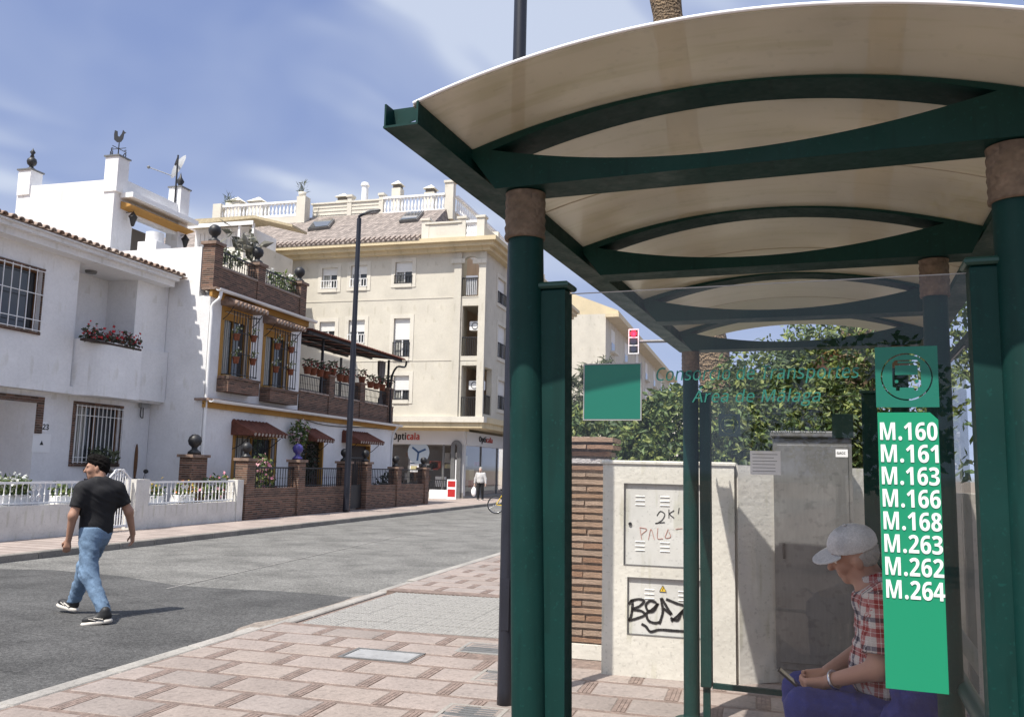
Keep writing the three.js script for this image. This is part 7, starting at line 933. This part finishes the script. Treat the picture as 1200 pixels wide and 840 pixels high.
    const hr = ell(V3(0, 0.0, -0.035), V3(0.083, 0.078, 0.082)), wv = wrinkle(0.008, 70, 317); meshField('hair', (x, y, z) => { loc(x, y, z); return Math.max(hr(v.x, v.y, v.z) - wv(x, y, z), v.z - 0.022 + (v.y < -0.015 ? 0.035 : 0), -0.068 - v.y, v.y - 0.045); }, hc.clone().addScalar(-0.16), hc.clone().addScalar(0.16), 0.005, P_.hairGrey, t);
    const mo = new B(); const a = V3(-0.024, -0.052, 0.090).applyQuaternion(hq).add(hc), d = V3(0.024, -0.052, 0.090).applyQuaternion(hq).add(hc); const br = new B(); for (const s of [-1, 1]) { const p = V3(s * 0.014, 0.026, 0.096).applyQuaternion(hq).add(hc), q2 = V3(s * 0.05, 0.028, 0.078).applyQuaternion(hq).add(hc); br.cyl(p, q2, 0.005, 0.004, 5); } br.mesh('eyebrows', P_.hairGrey, t); const e = new B(); for (const s of [-1, 1]) e.ball(V3(s * 0.032, 0.003, 0.080).applyQuaternion(hq).add(hc), 0.010, 0.8, 8); e.mesh('eyes', P_.eye, t); }
  { const d = wrL.clone().sub(elL).normalize(), q = new THREE.Quaternion().setFromUnitVectors(V3(0, 0, 1), d), b = new B(), p = elL.clone().lerp(wrL, 0.86), g = new THREE.TorusGeometry(0.036, 0.008, 8, 26); g.applyQuaternion(q); g.translate(p.x, p.y, p.z); b.add(g); b.mesh('bracelet', M.chrome, t); }
  settle(t, toShelter(0, 0, 4.38));
  // the phone he looks at
  const ph = thing('phone', 'dark smartphone held in the seated person\'s hands', 'phone'), pc = J(0.335, 0.01, 0.655), b = new B(); const g = new THREE.BoxGeometry(0.072, 0.15, 0.009), mm = new THREE.Matrix4().makeRotationFromQuaternion(new THREE.Quaternion().setFromEuler(new THREE.Euler(-0.9, Math.PI / 2 - TILT, 0, 'YXZ'))).setPosition(pc); g.applyMatrix4(mm); b.add(g).mesh('case', M.black, ph); const s = new THREE.BoxGeometry(0.064, 0.138, 0.0006); s.translate(0, 0, 0.0049); s.applyMatrix4(mm); new B().add(s).mesh('screen', M.pane, ph); settle(ph);
  // blue jacket over the seat beside him
  const jk = thing('jacket', 'bright blue jacket lying on the bench beside the seated person', 'jacket'), wk = wrinkle(0.022, 7, 321), jc = J(-0.10, -0.34, 0.60), jf = uni([ell(J(-0.10, -0.33, 0.50), V3(0.19, 0.07, 0.13)), ell(J(-0.17, -0.31, 0.66), V3(0.10, 0.20, 0.09)), cap(J(-0.12, -0.36, 0.66), J(0.02, -0.36, 0.49), 0.05, 0.05)], 0.06); meshField('cloth', (x, y, z) => Math.max(jf(x, y, z) - wk(x, y, z), 0.4475 - y), jc.clone().addScalar(-0.34), jc.clone().addScalar(0.34), 0.011, P_.blueTrousers, jk); settle(jk);
}
// ---------------------------------------------------------------- the woman outside the shop
{
  const t = thing('person', 'person in white top and dark trousers carrying bags outside the shop', 'person'), Q = onY(563, 584, 0), z = Zc + 0.8, X = onZ(563, 565, z).x, C = V3(X, 0, z), J = (x, y, f) => V3(C.x + x, y, C.z + f);
  const hc = J(0, 1.52, 0.03), hq = new THREE.Quaternion(), head = headField(hc, hq), body = uni([ell(J(0, 1.17, 0), V3(0.17, 0.24, 0.12)), ell(J(0, 0.92, 0), V3(0.17, 0.16, 0.13)), cap(J(-0.09, 0.9, 0), J(-0.1, 0.5, 0.06), 0.085, 0.06), cap(J(-0.1, 0.5, 0.06), J(-0.1, 0.1, 0.02), 0.058, 0.04), cap(J(0.09, 0.9, 0), J(0.1, 0.5, -0.02), 0.085, 0.06), cap(J(0.1, 0.5, -0.02), J(0.1, 0.1, -0.1), 0.058, 0.04), cap(J(-0.19, 1.33, 0), J(-0.27, 1.06, 0.02), 0.05, 0.042), cap(J(-0.27, 1.06, 0.02), J(-0.28, 0.80, 0.08), 0.04, 0.03), cap(J(0.19, 1.33, 0), J(0.27, 1.06, 0), 0.05, 0.042), cap(J(0.27, 1.06, 0), J(0.29, 0.80, 0.06), 0.04, 0.03), cap(J(0, 1.36, 0), J(0, 1.46, 0.01), 0.06, 0.055)], 0.05), lo = J(-0.45, -0.02, -0.4), hi = J(0.45, 1.72, 0.4), hs = [handFields(J(-0.28, 0.80, 0.08), V3(0, -1, 0.1), V3(1, 0, 0), 0.8), handFields(J(0.29, 0.80, 0.06), V3(0, -1, 0.1), V3(-1, 0, 0), 0.8)];
  meshField('body', (x, y, z) => y > 1.36 ? smin(body(x, y, z), head(x, y, z), 0.02) : y < 0.9 ? Math.min(body(x, y, z), hs[0](x, y, z), hs[1](x, y, z)) : body(x, y, z), lo, hi, 0.014, P_.skinPale, t);
  const w = wrinkle(0.01, 9, 331), tp = uni([ell(J(0, 1.16, 0), V3(0.20, 0.26, 0.145)), ell(J(0, 0.95, 0), V3(0.20, 0.2, 0.155)), cap(J(-0.19, 1.33, 0), J(-0.27, 1.06, 0.02), 0.07, 0.058), cap(J(-0.27, 1.06, 0.02), J(-0.28, 0.86, 0.07), 0.055, 0.046), cap(J(0.19, 1.33, 0), J(0.27, 1.06, 0), 0.07, 0.058), cap(J(0.27, 1.06, 0), J(0.29, 0.86, 0.05), 0.055, 0.046)], 0.05); meshField('top', (x, y, z) => Math.max(tp(x, y, z) - w(x, y, z), 0.84 - y, y - 1.42), lo, hi, 0.014, M_({ color: [0.66, 0.65, 0.64], map: T.cloth }), t);
  const tr = uni([ell(J(0, 0.9, 0), V3(0.175, 0.15, 0.145)), cap(J(-0.09, 0.9, 0), J(-0.1, 0.5, 0.06), 0.1, 0.075), cap(J(-0.1, 0.5, 0.06), J(-0.1, 0.1, 0.02), 0.072, 0.055), cap(J(0.09, 0.9, 0), J(0.1, 0.5, -0.02), 0.1, 0.075), cap(J(0.1, 0.5, -0.02), J(0.1, 0.1, -0.1), 0.072, 0.055)], 0.03); meshField('trousers', (x, y, z) => Math.max(tr(x, y, z), y - 0.95, 0.07 - y), lo, hi, 0.014, P_.teeBlack, t);
  const hr = ell(J(0, 1.56, 0.01), V3(0.095, 0.11, 0.11)); meshField('hair', (x, y, z) => Math.max(hr(x, y, z), z - C.z - 0.05 - (y - 1.52) * 0.6, 1.44 - y), hc.clone().addScalar(-0.2), hc.clone().addScalar(0.2), 0.012, P_.hairGrey, t); shoe(t, J(-0.1, 0.0, -0.05), V3(0, 0, 1), null, 0.25); shoe(t, J(0.1, 0.0, -0.17), V3(0, 0, 1), null, 0.25); settle(t, C);
  const bg = thing('carrier_bag', 'white carrier bag hanging from the hand outside the shop', 'bag'), bf = ell(J(-0.31, 0.42, 0.1), V3(0.13, 0.24, 0.09)), wb = wrinkle(0.02, 10, 335); meshField('bag', (x, y, z) => bf(x, y, z) - wb(x, y, z), J(-0.6, 0.05, -0.2), J(0.0, 0.8, 0.4), 0.016, M.signWhite, bg); new B().tube([J(-0.36, 0.6, 0.1), J(-0.32, 0.72, 0.09), J(-0.285, 0.735, 0.09), J(-0.27, 0.6, 0.1)], 0.008, 5, 14).mesh('handles', M.signWhite, bg); settle(bg);
}
// ---------------------------------------------------------------- bicycle on the road and motorbikes behind the white railing
{
  const t = thing('bicycle', 'bicycle with a yellow frame out on the road beyond the lamp post', 'bicycle'), w0 = onY(581, 602, ROAD), dirv = V3(0.955, 0, -0.297), R = 0.34, P = (f, y, s = 0) => V3(w0.x + dirv.x * f - dirv.z * s, ROAD + 0.004 + y, w0.z + dirv.z * f + dirv.x * s), q = new THREE.Quaternion().setFromUnitVectors(V3(1, 0, 0), dirv);
  for (const f of [0, 1.02]) { const g = new THREE.TorusGeometry(R - 0.02, 0.02, 8, 36); g.applyQuaternion(q); const c = P(f, R); g.translate(c.x, c.y, c.z); const o = new B().add(g).mesh('wheel', M.rubber, t); const s = new B(), rim = new THREE.TorusGeometry(R - 0.045, 0.009, 6, 36); rim.applyQuaternion(q); rim.translate(c.x, c.y, c.z); s.add(rim); for (let i = 0; i < 14; i++) { const a = i / 14 * Math.PI * 2; s.cyl(c, P(f + Math.cos(a) * (R - 0.05), R + Math.sin(a) * (R - 0.05)), 0.0025, 0.0025, 4); } s.cyl(P(f, R, -0.05), P(f, R, 0.05), 0.025, 0.025, 8); s.mesh('spokes', M.chrome, o); }
  const fr = new B(); for (const [a, b] of [[[0, R], [0.42, 0.30]], [[0, R], [0.30, 0.82]], [[0.42, 0.30], [0.30, 0.86]], [[0.42, 0.30], [0.88, 0.72]], [[0.31, 0.80], [0.86, 0.84]], [[1.02, R], [0.90, 0.66]], [[0.90, 0.66], [0.84, 0.95]]]) fr.cyl(P(...a), P(...b), 0.017, 0.017, 8); fr.mesh('frame', M.yellow, t);
  new B().tube([P(0.84, 0.98, -0.27), P(0.86, 1.0, -0.1), P(0.84, 0.96, 0), P(0.86, 1.0, 0.1), P(0.84, 0.98, 0.27)], 0.013, 6, 24).mesh('handlebar', M.black, t); const sd = new THREE.SphereGeometry(0.14, 12, 8); sd.scale(1, 0.3, 0.55); sd.applyQuaternion(q); const sc = P(0.28, 0.92); sd.translate(sc.x, sc.y, sc.z); new B().add(sd).mesh('saddle', M.black, t); const ck = new B(); ck.cyl(P(0.42, 0.30, -0.06), P(0.42, 0.30, 0.06), 0.09, 0.09, 14).bar(P(0.42, 0.3, 0.07), P(0.5, 0.16, 0.07), 0.02).bar(P(0.42, 0.3, -0.07), P(0.34, 0.44, -0.07), 0.02).box(0, 0, 0, 0, 0, 0); ck.g.pop(); ck.mesh('crank', M.black, t); const kst = new B(); kst.cyl(P(0.36, 0.28, 0.04), P(0.30, 0, 0.2), 0.01, 0.01, 6); kst.mesh('kickstand', M.black, t); settle(t);
}
for (const [px, s, label] of [[95, 1, 'dark scooter parked behind the white railing near the gate'], [140, 0.95, 'dark motorbike parked behind the white gate']]) {
  const t = thing('scooter', label, 'scooter'), p = onX(px, 590, XF - 1.4), z0 = p.z, x = p.x, P = (f, y, w = 0) => V3(x + w, y, z0 - f * s);
  for (const f of [-0.6, 0.6]) { const g = new THREE.TorusGeometry(0.2, 0.06, 8, 20); g.rotateY(Math.PI / 2); const c = P(f, 0.26); g.translate(c.x, c.y, c.z); const w = new B().add(g).mesh('wheel', M.rubber, t); new B().cyl(P(f, 0.26, -0.04), P(f, 0.26, 0.04), 0.12, 0.12, 12).mesh('rim', M.greyMetal, w); }
  const b = uni([ell(P(-0.35, 0.62), V3(0.16, 0.2, 0.42)), cap(P(-0.2, 0.4), P(0.35, 0.36), 0.14, 0.12), cap(P(0.38, 0.42), P(0.52, 1.0), 0.14, 0.1), ell(P(0.5, 1.02), V3(0.14, 0.13, 0.12))], 0.1); meshField('body', b, P(0.9, 0.1, -0.3), P(-0.95, 1.25, 0.3), 0.025, M.black, t); const st = new B(); const sg = new THREE.SphereGeometry(0.3, 14, 8); sg.scale(0.5, 0.3, 1.2); const sc = P(-0.35, 0.84); sg.translate(sc.x, sc.y, sc.z); st.add(sg).mesh('seat', M.rubber, t);
  new B().tube([P(0.42, 1.12, -0.36), P(0.5, 1.1, -0.1), P(0.5, 1.1, 0.1), P(0.42, 1.12, 0.36)], 0.018, 6, 20).mesh('handlebar', M.black, t); for (const k of [-1, 1]) { const m = new B(); m.cyl(P(0.46, 1.1, k * 0.28), P(0.44, 1.3, k * 0.34), 0.008, 0.008, 5); const g = new THREE.SphereGeometry(0.08, 10, 6); g.scale(1, 0.7, 0.3); const c = P(0.44, 1.33, k * 0.36); g.translate(c.x, c.y, c.z); m.add(g); m.mesh('mirror', M.black, t); } new B().cyl(P(-0.1, 0.3, 0.1), P(-0.05, 0, 0.22), 0.012, 0.012, 6).mesh('stand', M.black, t); settle(t);
}
renderer.render(scene, camera);
